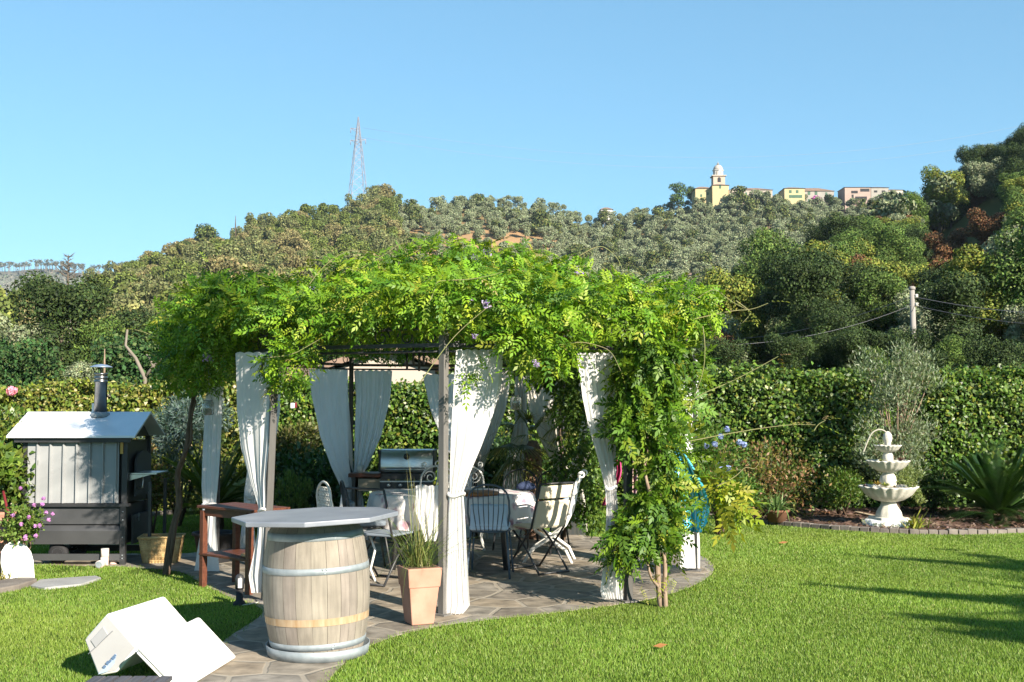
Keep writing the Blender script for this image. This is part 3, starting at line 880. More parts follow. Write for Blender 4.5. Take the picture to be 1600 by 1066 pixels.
ml = t.nodes.new('ShaderNodeMath'); ml.operation = 'MULTIPLY'; ml.inputs[1].default_value = .9; t.links.new(n2.outputs['Fac'], ml.inputs[0]); t.links.new(ml.outputs[0], ma.inputs[1])
t.links.new(ma.outputs[0], bp.inputs['Height']); t.links.new(bp.outputs[0], p.inputs['Normal'])
mb = MB(); mb.prism(patio, -.05, .006)
tag(mb.build('patio', MT['flag']), kind='structure')

MT['lawn'] = M('lawn_soil', (.045, .085, .012), .95, 0, c2=(.075, .105, .02), scale=2.0, spec=.05)
mb = MB(); mb.grid([(x, y, 0) for x in (-16, 16) for y in (-4, 21.5)], 2, 2)
tag(mb.build('lawn', MT['lawn']), kind='structure')

# planting beds along the hedge: right (mulch) and left
edge_px = [(1090, 806), (1130, 813), (1180, 818), (1240, 823), (1300, 828), (1360, 832), (1420, 834.5), (1480, 835.5), (1540, 835), (1600, 833), (1680, 829), (1800, 822), (1960, 813)]
edge = [G(a, b) for a, b in edge_px]
edge_l = [G(a, b) for a, b in ((-150, 822), (60, 816), (150, 814), (205, 812), (250, 806), (310, 800), (400, 797), (520, 795))]
bed_r = [tuple(v.xy) for v in edge] + [(13.5, 18.6), (2.4, 18.6)]
bed_l = [tuple(v.xy) for v in edge_l] + [(-2.0, 18.6), (-9.5, 18.6)]
for bed in (bed_r, bed_l):
    mb = MB(); mb.prism(bed, -.05, .05)
    tag(mb.build('mulch_bed', MT['mulch']), kind='structure')
# loose bark chips on the right bed
n = 7000
x = rng.uniform(2.4, 11.5, n); y = rng.uniform(14.6, 17.9, n)
k = inpoly(x, y, bed_r); x, y = x[k], y[k]; n = len(x)
pos = np.stack([x, y, .05 + rng.random(n) * .02], -1)
q = cards(pos, np.tile([[0, -.15, 1.]], (n, 1)), .075, .45, .55)
tag(objm('bark_chips', mesh_np('bark_chips', q, 4, pick([(.16, .10, .075), (.10, .06, .045), (.25, .18, .14), (.05, .035, .03)], n), [PETAL])), kind='stuff')
MT['brick'] = M('edging_brick', (.12, .105, .095), .9, 0, c2=(.21, .185, .16), scale=5, bump=.4, bscale=25, spec=.1)
def edging(name, label, pts, h=.065, L=.13):
    mb = MB()
    for a, b in zip(pts[:-1], pts[1:]):
        dd = (b - a); Ln = dd.length; k = max(1, round(Ln / L))
        for i in range(k):
            c = a + dd * ((i + .5) / k)
            rot = Matrix.Rotation(math.atan2(dd.y, dd.x) + random.uniform(-.04, .04), 3, 'Z')
            hh = h * random.uniform(.85, 1.1)
            mb.box((c.x, c.y + random.uniform(-.01, .01), hh / 2 - .02), (Ln / k * .94, .1, hh + .04), rot)
    tag(mb.build(name, MT['brick'], bevel=.008), label, 'edging')
edging('brick_edging', 'grey brick edging curving along the mulch bed by the fountain', edge)
edging('brick_edging', 'shaded brick edging along the bed behind the pizza oven', edge_l)

# stepping slab and edging stone on the left
sl_ = [tuple(G(a, b).xy) for a, b in ((48, 918), (62, 909), (150, 903), (158, 906), (128, 916), (70, 922))]
mb = MB(); mb.prism(sl_, -.03, .022)
MT['slab'] = M('grey_slab', (.24, .24, .24), .8, 0, c2=(.31, .31, .30), scale=5, bump=.2)
tag(mb.build('stepping_stone', MT['slab'], bevel=.006), 'flat grey stone slab let into the grass before the pizza oven', 'paving slab')
st_ = [tuple(G(a, b).xy) for a, b in ((-40, 936), (-40, 922), (10, 913), (50, 908), (58, 913), (30, 922))]
mb = MB(); mb.prism(st_, -.03, .05)
tag(mb.build('kerb_stone', MT['brick'], bevel=.012), 'rough stone kerb at the left edge under the white pizza peel', 'kerb stone')

# ------------------------------------------------------------------ grass blades
N = 2300000
gx = rng.uniform(-10.5, 11.5, N); gy = rng.uniform(5.6, 18.4, N)
keep = (rng.random(N) < np.clip((7.6 / gy) ** 1.15, 0, 1)) & (np.abs(gx) < gy * .47 + 2.2)
# jittered edges: tufts lean over the paving
jx = gx + rng.normal(0, .032, N); jy = gy + rng.normal(0, .032, N)
for poly in (patio, bed_r, bed_l, sl_, st_): keep &= ~inpoly(jx, jy, poly)
dry = [G(a, b) for a, b in ((262, 897), (235, 893), (100, 890), (1010, 940))]
for q in dry: keep &= ~(((gx - q.x) ** 2 + ((gy - q.y) * .8) ** 2 < .22 ** 2) & (rng.random(N) < .75))
gx, gy = gx[keep], gy[keep]; n = len(gx)
base = np.stack([gx, gy, np.zeros(n)], -1)
patch = np.sin(gx * 1.3 + .7 * np.sin(gy * .9)) * np.sin(gy * 1.7 + np.sin(gx * 2.1)) + .5 * np.sin(gx * 5.1 + gy * 3.3) * np.sin(gy * 6.3 - gx * 2)
hgt = (.017 + .013 * rng.random(n)) * (1 + .12 * patch)
lean = rand_dirs(n); lean[:, 2] = 0
dirv = unit(np.array([0, 0, 1.]) + lean * rng.uniform(.15, 1.0, (n, 1)))
wd = unit(np.cross(dirv, rand_dirs(n))) * (.0020 + .0013 * rng.random((n, 1))) * np.clip(gy / 8, 1, 1.7)[:, None]
tip = base + dirv * hgt[:, None]
V = np.stack([base - wd, base + wd, tip], 1).reshape(-1, 3)
c = pick([(.155, .255, .034), (.185, .28, .042), (.12, .215, .028), (.22, .29, .065), (.29, .30, .11)], n, .10, [.34, .3, .2, .12, .04])
yl = np.clip(np.sin(gx * .8 + 1.7 * np.sin(gy * .55)) * np.sin(gy * 1.1 + gx * .4) - .25, 0, 1)[:, None] + .25 * (rng.random((n, 1)) < .03)
c = c * (1 + .12 * patch[:, None]) * (1 - .45 * yl) + np.array([.24, .28, .05]) * .45 * yl
c = np.clip(c, .004, .9)
tag(objm('grass', mesh_np('grass', V, 3, c, [LEAF])), kind='stuff')
# fallen leaves
for (px, y_, s, lab) in ((1032, 1018, .05, 'brown fallen leaf lying on the lawn in front of the patio'), (1224, 853, .06, 'orange fallen leaf on the lawn towards the fountain')):
    g = G(px, y_)
    mb = MB(); mb.add([(g.x - s, g.y, .035), (g.x, g.y - s * .5, .03), (g.x + s, g.y + .01, .045), (g.x, g.y + s * .5, .05)], [(0, 1, 2), (0, 2, 3)])
    tag(mb.build('fallen_leaf', M('dry_leaf', (.28, .12, .04), .8)), lab, 'leaf')

# ================================================================== HEDGES AND PLANTS
def blades_np(base, d0, L, W, droop, seg=4):
    """curved tapering blades -> quads (N*seg*4,3)"""
    n = len(base)
    L = np.broadcast_to(np.asarray(L, float), (n,))[:, None]; W = np.broadcast_to(np.asarray(W, float), (n,))[:, None]
    droop = np.broadcast_to(np.asarray(droop, float), (n,))[:, None]
    d0 = unit(d0)
    side = unit(np.cross(d0, np.array([0, 0, 1.]) + .3 * rand_dirs(n)))
    out = []
    def pt(t):
        p = base + d0 * L * t
        p = p.copy(); p[:, 2:3] -= droop * L * t * t
        return p
    for i in range(seg):
        t0, t1 = i / seg, (i + 1) / seg
        w0 = W * (1 - t0) ** .7; w1 = W * max(.02, 1 - t1) ** .7
        a, b = pt(t0), pt(t1)
        out.append(np.stack([a - side * w0 / 2, a + side * w0 / 2, b + side * w1 / 2, b - side * w1 / 2], 1))
    return np.stack(out, 1).reshape(-1, 3), seg
def tuft(name, label, cat, pos, n, L, W, spread, cols, droop=.5, rad=.05, mat=None, part=None, seg=4, zup=1.0):
    base = np.array(pos) + np.concatenate([rng.normal(0, rad, (n, 2)), np.zeros((n, 1))], 1)
    d = rand_dirs(n); d[:, 2] = 0
    d = unit(np.array([0, 0, zup]) + d * spread * rng.uniform(.2, 1.2, (n, 1)))
    V, k = blades_np(base, d, L * rng.uniform(.55, 1.1, n), W, droop * rng.uniform(.2, 1.2, n), seg)
    c = np.repeat(pick(cols, n, .15), k, 0)
    o = objm(part or name, mesh_np(name, V, 4, c, [mat or LEAF]))
    return tag(o, label, cat) if label else o
def hedge(name, label, x0, x1, y0, dep, topx, topz, n, cols, L, core=(.012, .02, .006), mat=None, lump=.09, wts=None, flecks=0):
    t = thing(name, label, 'hedge', ((x0 + x1) / 2, y0 + dep / 2, 0))
    hz = lambda x: np.interp(x, topx, topz)
    ph = rng.uniform(0, 6, 8)
    def bulge(x, z): return lump * (np.sin(x * 2.3 + ph[0] + z) + np.sin(x * 4.9 + z * 3.1 + ph[1]) * .6 + np.sin(z * 5 + x * 1.1 + ph[2]) * .5)
    # woody inside
    nu, nv = 60, 8
    prof = [(0.0, 0.0), (0.0, .3), (0.0, .6), (.03, .86), (.2, .95), (.6, .96), (1.0, .85), (1.0, 0)]
    pts = []
    for x in np.linspace(x0, x1, nu):
        for (u, v) in prof:
            z = v * hz(x) - .06 * (v > .8)
            pts.append((x, y0 + .14 + u * (dep - .2) - bulge(x, z) * .8 * (u < .5), z))
    mb = MB(); mb.grid(pts, nu, nv); mb.build('branches', M(name + '_twigs', core, .95, 0, c2=tuple(v * 2.2 for v in core), scale=9, spec=.05), t)
    # leaves: front face and top
    nf = int(n * .76)
    x = rng.uniform(x0, x1, nf); v = rng.random(nf) ** .9
    z = v * hz(x)
    clump = np.sin(x * 7.1 + z * 3) * np.sin(z * 8.3 + x * 2.2 + 1)
    dpt = rng.random(nf) ** 1.6 * .24
    y = y0 - bulge(x, z) - .05 * clump + dpt + np.clip((v - .88) / .12, 0, 1) ** 2 * .18
    pf = np.stack([x, y, z], -1); nfm = np.tile([[0, -1, .45]], (nf, 1))
    nt_ = n - nf
    x = rng.uniform(x0, x1, nt_); u = rng.random(nt_)
    z = hz(x) + bulge(x * 1.3, u * 2) * .6 - .05 + rng.normal(0, .035, nt_) + (rng.random(nt_) < .05) * rng.random(nt_) * .14
    pt_ = np.stack([x, y0 + u * dep, z], -1); ntm = np.tile([[0, -.35, 1.]], (nt_, 1))
    pos = np.concatenate([pf, pt_]); nr = np.concatenate([nfm, ntm]); m = len(pos)
    d = unit(np.array([0, -.45, -.5]) * rng.uniform(.2, 1, (m, 1)) + rand_dirs(m) * .8)
    nn = unit(nr + rand_dirs(m) * .65)
    LL = L * rng.uniform(.6, 1.25, m)
    V = leaves_np(pos, d, nn, LL, LL * .62)
    c = pick(cols, m, .2, wts)
    if flecks:
        k = rng.random(m) < flecks; c[k] = pick([(.6, .5, .4), (.5, .42, .2)], k.sum())
    objm('foliage', mesh_np('foliage', V, 4, c, [mat or LEAFG]), t)
    return t
HG = [(.055, .115, .014), (.08, .145, .018), (.04, .085, .012), (.125, .185, .025), (.17, .185, .028)]
hedge('hedge', 'tall clipped dark green hedge running behind the pergola and fountain', -3.9, 13.4, 17.75, .9,
      [-4, -2, 0, 1.5, 3, 4.2, 5.5, 7, 9, 13], [1.93, 1.96, 2.0, 2.05, 2.13, 2.2, 2.1, 2.17, 2.12, 2.15], 82000, HG, .075, wts=[.3, .25, .2, .17, .08])
hedge('hedge', 'lower yellow green hedge flecked with pale flowers behind the pizza oven', -9.6, -3.95, 17.2, .9,
      [-9.6, -7, -6, -5, -4], [1.85, 1.9, 1.92, 1.96, 1.98], 30000, [(.13, .17, .02), (.17, .20, .03), (.08, .13, .02), (.2, .19, .045)], .075, core=(.03, .04, .008), flecks=.025)

def bush(name, label, px, py, d, r, h, n, size, cols, cat='bush', asp=.5, lobes=7, stem=True, mat=None, low=.15, up=.3, flower=None, lobe=.55):
    g = G(px, py) if d is None else Vector(((px - 800) / F * d, d, 0.04))
    t = thing(name, label, cat, (g.x, g.y, g.z))
    lb = []
    for i in range(lobes):
        a = rng.uniform(0, 6.28); u = rng.random() ** .6 * r * (1 - lobe * .8)
        zz = h * rng.uniform(low + .1, .8); lr = r * lobe * rng.uniform(.7, 1.1)
        lb.append((g.x + math.cos(a) * u, g.y + math.sin(a) * u, g.z + min(zz, h - lr * .8), lr, lr, lr * .85))
    p, nn = blob_points(n, lb, .35)
    m = n
    dd = unit(nn * .8 + np.array([0, 0, up]) + rand_dirs(m) * .7)
    LL = size * rng.uniform(.6, 1.25, m)
    V = leaves_np(p, dd, unit(nn + rand_dirs(m) * .6 + np.array([0, 0, .4])), LL, LL * asp)
    objm('foliage', mesh_np('foliage', V, 4, pick(cols, m, .2), [mat or LEAF]), t)
    if stem:
        mb = MB()
        for i in range(min(6, lobes)):
            q = lb[i]
            mb.tube([(g.x + rng.normal(0, .03), g.y + rng.normal(0, .03), g.z - .03), ((g.x + q[0]) / 2 + rng.normal(0, .04), (g.y + q[1]) / 2, (g.z + q[2]) / 2), q[:3]], [.018, .013, .006], 5)
        mb.build('stem', MT['bark'], t)
    if flower:
        for (fx, fy, fr, fc) in flower:
            c = P(fx, fy, g.y - r * .7)
            k = 46; dv = rand_dirs(k)
            V = cards(np.array(c) + dv * fr * .7, dv, fr * .75, .9, .5)
            objm('flower', mesh_np('flower', V, 4, pick(fc, k, .12), [PETAL]), t)
    return t
# left side plants
SPR = [(.085, .13, .11), (.11, .16, .14), (.06, .10, .085)]
bush('blue_spruce', 'blue grey conifer behind the pizza oven with layered needle sprays', 285, 800, 15.6, .85, 1.85, 9000, .085, SPR, 'conifer', .22, 14, low=.1, up=.05, lobe=.4)
bush('photinia', 'yellow green bush with brownish leaves between oven and blue conifer', 237, 800, 14.6, .42, 1.25, 2600, .06, [(.16, .17, .03), (.12, .14, .03), (.2, .13, .05)], 'bush', .5, 7)
bush('laurel', 'dark green low bush in shade left of the barbecue', 490, 800, 15.5, .8, 1.0, 4200, .09, [(.03, .07, .014), (.04, .09, .02)], 'bush', .5, 8, mat=LEAFG)
bush('laurel', 'dark green low bush in shade under the palm at the back', 770, 800, 15.6, .8, 1.15, 4200, .09, [(.03, .07, .014), (.04, .09, .02)], 'bush', .5, 8, mat=LEAFG)
bush('oleander', 'lighter olive bush against the hedge left of the shelf', 455, 800, 16.6, .6, 1.5, 3200, .08, [(.10, .11, .03), (.13, .12, .045), (.08, .1, .02)], 'bush', .45, 8)
def cycad(name, label, px, py, d, n, L, cols, zup=1.0, trunk=.25):
    g = Vector(((px - 800) / F * d, d, .03))
    t = thing(name, label, 'palm', g)
    mb = MB(); mb.lathe([(.10, -.05), (.13, .05), (.12, trunk), (.05, trunk + .06)], 10, g); mb.build('trunk', MT['bark'], t)
    az = rng.uniform(0, 6.28, n); el = rng.uniform(.12, 1.35, n)
    V = []; C_ = []
    for a, e in zip(az, el):
        d0 = np.array([math.cos(a) * math.cos(e), math.sin(a) * math.cos(e), math.sin(e) * zup])
        LL = L * rng.uniform(.8, 1.1)
        tt = np.linspace(.1, 1, 34)
        pos = np.array(g) + np.array([0, 0, trunk]) + d0 * (tt * LL)[:, None]
        pos[:, 2] -= .38 * LL * tt ** 2.2 * math.cos(e)
        tan = unit(np.gradient(pos, axis=0))
        sd = unit(np.cross(tan, [0, 0, 1.]))
        ll = .20 * L * np.sin(np.clip(tt, .08, 1) * PI * .92) ** .5 + .02
        col = pick(cols, 1, .15)[0]
        for s in (-1, 1):
            dd = unit(sd * s + tan * .75 + np.array([0, 0, .28]))
            V.append(leaves_np(pos, dd, np.tile([[0, 0, 1.]], (34, 1)), ll, .016 + .004 * L, .05)); C_.append(np.tile(col, (34, 1)) * rng.uniform(.85, 1.15, (34, 1)))
    objm('frond', mesh_np('frond', np.concatenate(V), 4, np.concatenate(C_), [LEAFG]), t).name = 'crown'
    return t
cycad('sago_palm', 'dark green sago palm at the right edge of the mulch bed', 1556, 800, 16.0, 78, 1.12, [(.035, .085, .018), (.05, .105, .024), (.028, .07, .016)], 1.0, .06)
cycad('sago_palm', 'sunlit yellow green sago palm behind the dark red side table', 338, 800, 15.0, 40, .95, [(.12, .17, .02), (.16, .19, .03), (.07, .12, .02)], 1.2)
# right side plants
bush('plumbago', 'green bush with round pale blue flower heads beside the pergola', 1118, 820, 14.6, .55, 1.45, 3600, .06, [(.06, .13, .02), (.08, .16, .03), (.12, .17, .03)], 'bush', .42, 9,
     flower=[(x_, y_, .043, [(.30, .38, .72), (.38, .45, .78)]) for x_, y_ in ((1136, 671), (1126, 682), (1104, 696), (1117, 694), (1155, 691), (1124, 728), (1138, 732), (1163, 695))])
bush('photinia', 'low bush with reddish brown leaf tips at the left end of the mulch bed', 1185, 820, 16.6, 1.0, 1.05, 5200, .062, [(.09, .12, .025), (.2, .12, .05), (.14, .14, .03), (.25, .15, .08), (.06, .1, .02)], 'bush', .45, 12)
bush('round_shrub', 'rounded bright green shrub left of the stone fountain', 1312, 800, 16.6, .40, .72, 3200, .055, [(.055, .115, .016), (.08, .15, .02), (.12, .16, .03)], 'bush', .35, 8)
bush('round_shrub', 'dark low shrub against the hedge right of the fountain', 1455, 800, 17.1, .55, .85, 2600, .06, [(.03, .07, .014), (.05, .09, .02)], 'bush', .4, 8)
# young olive behind the fountain
g = Vector(((1398 - 800) / F * 16.9, 16.9, .04))
t = thing('young_olive', 'slender grey green olive tree rising against the hedge behind the fountain', 'tree', g)
lb = []
mb = MB()
mb.tube([g, g + Vector((.02, 0, .5)), g + Vector((.0, .05, .95))], [.045, .04, .035], 7)
for i in range(40):
    a = rng.uniform(0, 6.28); zz = rng.uniform(.55, 2.4); u = rng.uniform(.1, 1.0) * (.82 if zz < 2 else .45)
    e = Vector((g.x + math.cos(a) * u, g.y + math.sin(a) * u * .6 - .1, zz))
    lb.append((*e, .24, .22, .22))
    mb.tube([g + Vector((0, .04, .85)), g + Vector((math.cos(a) * u * .4, math.sin(a) * u * .3, .3 + zz * .45)), e], [.02, .012, .004], 5)
mb.build('trunk', MT['palebark'], t)
p_, nn = blob_points(11000, lb, .1)
dd = unit(nn * .3 + np.array([0, 0, .7]) + rand_dirs(11000) * .7)
objm('crown', mesh_np('crown', leaves_np(p_, dd, rand_dirs(11000), .07 * rng.uniform(.7, 1.2, 11000), .017), 4, pick([(.16, .20, .11), (.22, .26, .17), (.11, .15, .07)], 11000, .2), [LEAF]), t)
# reeds beyond the hedge
for px, py, d, n, L, lab in ((1362, 585, 20.5, 60, .85, 'broad bladed giant reed clump rising over the hedge left of the pole'), (1424, 585, 20.8, 16, .75, 'few tall reed blades over the hedge beside the pole'), (1552, 590, 20.5, 5, .75, 'single reed spike above the hedge on the right')):
    o = tuft('giant_reed', lab, 'reed', ((px - 800) / F * d, d, 1.4), n, L * 1.35, .045, .5, [(.12, .2, .08), (.16, .24, .1)], .35, .12)
# agapanthus pot etc.
def pot(t, c, prof, mat, n=24, name='pot', **k):
    mb = MB(); mb.lathe(prof, n, c, **k); return mb.build(name, mat, t)
g = G(1222, 819, .05); g = Vector((g.x, g.y + .3, .05))
t = thing('potted_plant', 'strappy leaved plant in a round terracotta pot on the mulch bed', 'potted plant', g)
pot(t, g, [(.11, 0), (.155, .13), (.175, .14), (.175, .165), (.15, .165), (.145, .14)], M('brown_pot', (.16, .07, .04), .85, 0, c2=(.24, .12, .07), scale=6))
o = tuft('leaf_blades', None, None, tuple(g + Vector((0, 0, .13))), 120, .46, .03, 1.3, [(.11, .19, .05), (.16, .24, .08), (.08, .14, .04)], .75, .05); o.parent = t; o.matrix_parent_inverse = t.matrix_basis.inverted()
g = G(1442, 829, .05)
tuft('daylily', 'yellow green grassy clump in the mulch right of the fountain base', 'plant', (g.x, g.y + .25, .05), 46, .38, .025, 1.3, [(.22, .25, .03), (.28, .27, .05), (.15, .2, .03)], .6, .06)
g = G(915, 832)
tuft('ferns', 'bright green grassy tuft at the back right foot of the pergola', 'plant', (g.x, g.y + .1, .0), 120, .4, .022, 1.2, [(.12, .2, .025), (.17, .24, .03)], .5, .16)
bpy.data.objects[-1].name
for o in list(COL.objects):
    if o.name == 'ferns': o.name = 'grass_tuft'
for px, y_, n, lab in ((452, 838, 30, 'upright green horsetail stems behind the barrel table'), (474, 836, 22, 'shorter horsetail stems right of the tall ones behind the barrel')):
    g = G(px, y_)
    t = thing('horsetail', lab, 'plant', g)
    hh = .72 if px < 460 else .62
    lb = [(g.x + rng.normal(0, .07), g.y + rng.normal(0, .05), z, .05, .05, .09) for z in np.linspace(.05, hh, 10) for _ in range(2)]
    p_, nn = blob_points(1500, lb, .1)
    objm('foliage', mesh_np('foliage', leaves_np(p_, unit(nn * .3 + np.array([0, 0, 1.])), rand_dirs(1500), .05, .012), 4, pick([(.10, .17, .03), (.15, .2, .05)], 1500), [LEAF]), t)
# rose, vine and petunia at the left edge
bush('rose_bush', 'rose bush at the left edge carrying one big pink bloom', -5, 900, 12.0, .5, 1.9, 4200, .07, [(.06, .12, .02), (.09, .15, .025), (.13, .17, .03)], 'bush', .6, 10, mat=LEAFG,
     flower=[(18, 611, .062, [(.75, .25, .38), (.8, .36, .47)])])
bush('grape_vine', 'broad leaved grape vine hanging at the left edge over the jar', -14, 900, 11.2, .27, 1.45, 1300, .095, [(.13, .22, .03), (.18, .26, .04), (.09, .16, .025)], 'vine', .9, 9, low=.55, lobe=.7)
PUR = [(.50, .22, .55), (.58, .3, .6), (.45, .2, .45)]
bush('petunia', 'trailing petunia with small purple flowers spilling in front of the oven', 38, 900, 11.0, .24, .74, 1700, .04, [(.10, .17, .03), (.14, .2, .04)], 'plant', .6, 9, low=.4,
     flower=[(x_, y_, .022, PUR) for x_, y_ in ((32, 763), (66, 788), (53, 789), (82, 803), (76, 812), (55, 822), (62, 821), (40, 838), (56, 837), (20, 805), (72, 801), (33, 819), (45, 808), (68, 779), (40, 842))])
tuft('daylily', 'yellowing grassy clump beside the stone kerb at the left edge', 'plant', tuple(G(2, 912)), 40, .3, .015, 1.4, [(.3, .25, .06), (.2, .2, .05)], .6, .06)
# bare trees and dead snags
def snag(name, label, px, py_top, py_base, d, r, nb, spread, mat, ground=None, cat='tree', lean=0):
    zt_ = P(px, py_top, d).z; x = (px - 800) / F * d
    z0 = ground if ground is not None else P(px, py_base, d).z
    h = zt_ - z0
    t = thing(name, label, cat, (x, d, z0))
    mb = MB(); mb.tube([(x, d, z0 - .2), (x + lean * h * .4, d, z0 + h * .5), (x + lean * h, d, zt_)], [r, r * .75, r * .25], 7); mb.build('trunk', mat, t)
    mb = MB()
    for i in range(nb):
        k = rng.uniform(.45, .97); a = rng.uniform(0, 6.28); L = spread * (1.25 - k) * rng.uniform(.6, 1.2) * h
        b = Vector((x + lean * h * k, d, z0 + h * k)); e = b + Vector((math.cos(a) * L, math.sin(a) * L, L * rng.uniform(.1, .9)))
        mid = b.lerp(e, .5) + Vector((0, 0, -.06 * L))
        mb.tube([b, mid, e], [r * .35, r * .25, r * .08], 5)
        for j in range(3):
            e2 = mid + Vector((rng.normal(0, L * .3), rng.normal(0, L * .3), rng.uniform(0, L * .4)))
            mb.tube([mid, e2], [r * .16, r * .05], 4)
    mb.build('branch', mat, t).name = 'branches'
snag('dead_tree', 'bare grey dead tree standing above the far left skyline', 103, 398, 475, 245, .32, 26, .42, MT['fbark'])
snag('dead_tree', 'pale bare trunk poking above the skyline of the left wood', 365, 337, 372, 300, .22, 2, .1, MT['fbark'])
snag('bare_tree', 'pale thin bare tree in the left wood above the chimney cap', 108, 500, 600, 60, .09, 22, .4, MT['greybark'])
snag('bare_tree', 'second pale bare trunk in the left wood, nearer the left edge', 71, 540, 600, 60, .07, 10, .3, MT['greybark'])
snag('dead_tree', 'broken brownish dead trunk right above the oven chimney', 163, 545, 600, 40, .05, 1, .05, MT['palebark'])
g1 = thing('bare_tree', 'forked bare limbs of a cut tree behind the left hedge', 'tree', (P(228, 590, 24).x, 24, ground_z(P(228, 590, 24).x, 24.)))
mb = MB()
for pl, r in (([(230, 640), (226, 590), (212, 560), (196, 540), (199, 515)], .05), ([(226, 590), (240, 572), (258, 556), (270, 552)], .035), ([(240, 575), (234, 560), (228, 553)], .03), ([(248, 565), (246, 548), (250, 535)], .02), ([(212, 560), (200, 552)], .02)):
    mb.tube([P(a, b, 24) for a, b in pl], list(np.linspace(r, r * .45, len(pl))), 7)
mb.build('limbs', M('dead_wood', (.15, .13, .10), .9, 0, c2=(.20, .17, .14), scale=3), g1)
tuft('giant_reed', 'pale green spiky reed tuft above the left hedge beside the bare limbs', 'reed', (P(246, 610, 21).x, 21, 1.5), 30, .9, .03, .6, [(.2, .24, .1), (.26, .28, .13)], .3, .1)
# trees that stand beside the photographer and shade the grass
def caster(name, label, x, y, h, pts, r, n, size):
    t = thing(name, label, 'tree', (x, y, 0))
    mb = MB(); mb.tube([(x, y, -.1), (x + .05, y, h * .5), (x, y, h * .95)], [.09, .07, .03], 8); mb.build('trunk', MT['bark'], t)
    mb = MB(); lb = []
    for (a, b, c, rr) in pts:
        mb.tube([(x, y, c * .75), ((x + a) / 2, (y + b) / 2, c * .93), (a, b, c)], [.02, .012, .006], 5); lb.append((a, b, c, rr, rr, rr * .6))
    mb.build('branches', MT['bark'], t)
    p_, nn = blob_points(n, lb, .1)
    objm('crown', mesh_np('crown', leaves_np(p_, rand_dirs(n), unit(nn + rand_dirs(n)), size, size * .4), 4, pick(HG, n), [LEAF]), t)
L_ = lambda g, s: (g.x + sv.x * s, g.y + sv.y * s, g.z + sv.z * s)
o1 = [L_(P(a, b, 12.0), 19.2) + (r,) for a, b, r in ((145, 742, .13), (165, 700, .14), (200, 658, .3), (222, 672, .32), (170, 765, .12), (120, 660, .06))]
caster('garden_tree', 'leafy tree beside the photographer shading the pizza oven', 3.6, -3.6, 9.6, o1, .3, 520, .13)
o2 = []
for (a, b, c, e, k) in ((1640, 893, 1330, 868, 7), (1640, 948, 1270, 915, 8), (1640, 985, 1400, 962, 6), (1640, 1000, 1440, 985, 4), (1600, 882, 1480, 860, 3)):
    for tt in np.linspace(0, 1, k):
        g = G(a + (c - a) * tt, b + (e - b) * tt)
        o2.append(L_(g, 8.2 + 2.2 * (1 - tt)) + (.17 * (1.25 - tt),))
caster('garden_tree', 'thin crowned tree right of the photographer shading the lawn', 9.2, 4.4, 4.4, o2, .3, 2600, .13)

# ================================================================== PERGOLA
def flat(v): return Vector((v[0], v[1], 0))
PB = {'F': G(692, 962), 'FL': G(414, 941), 'L': G(336, 886), 'BL': G(547, 846), 'B': G(742, 842), 'BR': G(880, 846), 'FR': G(1085, 893), 'R': G(982, 941)}
PT = {k: Vector((v.x, v.y, 2.27)) for k, v in PB.items()}
q = P(431, 600, PB['FL'].y); PT['FL'] = Vector((q.x, q.y, 2.27))
ORD = ['F', 'FL', 'L', 'BL', 'B', 'BR', 'FR', 'R']
CEN = Vector((-.5, 11.35, 0))
gz = thing('pergola', 'metal garden pergola on grey posts, roof overgrown with wisteria', 'pergola', CEN)
for k in ORD:
    b, t_ = PB[k], PT[k]
    mb = MB()
    d = t_ - b; qd = d.to_track_quat('Z', 'Y').to_matrix()
    rz = Matrix.Rotation(math.atan2(b.y - CEN.y, b.x - CEN.x) - (R(36) if k == 'F' else R(20)), 3, 'Z')
    w_ = .058 if k in ('F', 'FL', 'R', 'L', 'FR') else .055
    mb.box((b + t_) / 2, (w_, w_, d.length), qd @ rz)
    mb.build('post', MT['postg'] if k == 'F' else MT['postd'] if k in ('FL', 'R') else MT['black'], gz, bevel=.004)
    mb = MB(); mb.box((b.x, b.y, .012), (.13, .13, .012), rz); mb.build('foot_plate', MT['postg'], gz)
APEX = Vector((CEN.x, CEN.y, 2.80))
for i, k in enumerate(ORD):
    a, b = PT[k], PT[ORD[(i + 1) % 8]]
    mb = MB(); mb.bar((a.x, a.y, 2.26), (b.x, b.y, 2.26), .035, .03); mb.build('beam', MT['black'], gz)
    # scroll work between the two rings
    mb = MB(); mb.bar((a.x, a.y, 2.12), (b.x, b.y, 2.12), .035, .03); L = (b - a).length; e1 = (b - a).normalized(); n_ = max(3, round(L / .24))
    for j in range(n_):
        c = a.lerp(b, (j + .5) / n_); c.z = 2.19
        s = 1 if j % 2 else -1
        pts = []
        for th in np.linspace(0, 2.6 * PI, 16):
            r_ = .078 * (1 - th / (3.6 * PI))
            pts.append(c + e1 * (r_ * math.cos(th) * s) + Vector((0, 0, r_ * math.sin(th))))
        mb.tube(pts, .007, 4, False)
    mb.build('scroll_beam', MT['black'], gz)
    mb = MB(); mb.bar((a.x, a.y, 2.25), APEX, .04, .03); mb.build('rib', MT['black'], gz)
    rdl = [(a.x, a.y, 2.07), (b.x, b.y, 2.07)]
    mb = MB(); mb.tube(rdl, .010, 6); mb.build('curtain_rod', MT['black'], gz)
for z, f in ((2.55, .66), (2.78, .33)):
    mb = MB(); pts = [APEX.lerp(PT[k], f) for k in ORD]; pts = [Vector((p_.x, p_.y, z)) for p_ in pts]
    mb.tube(pts + [pts[0]], .012, 5); mb.build('hoop', MT['black'], gz)

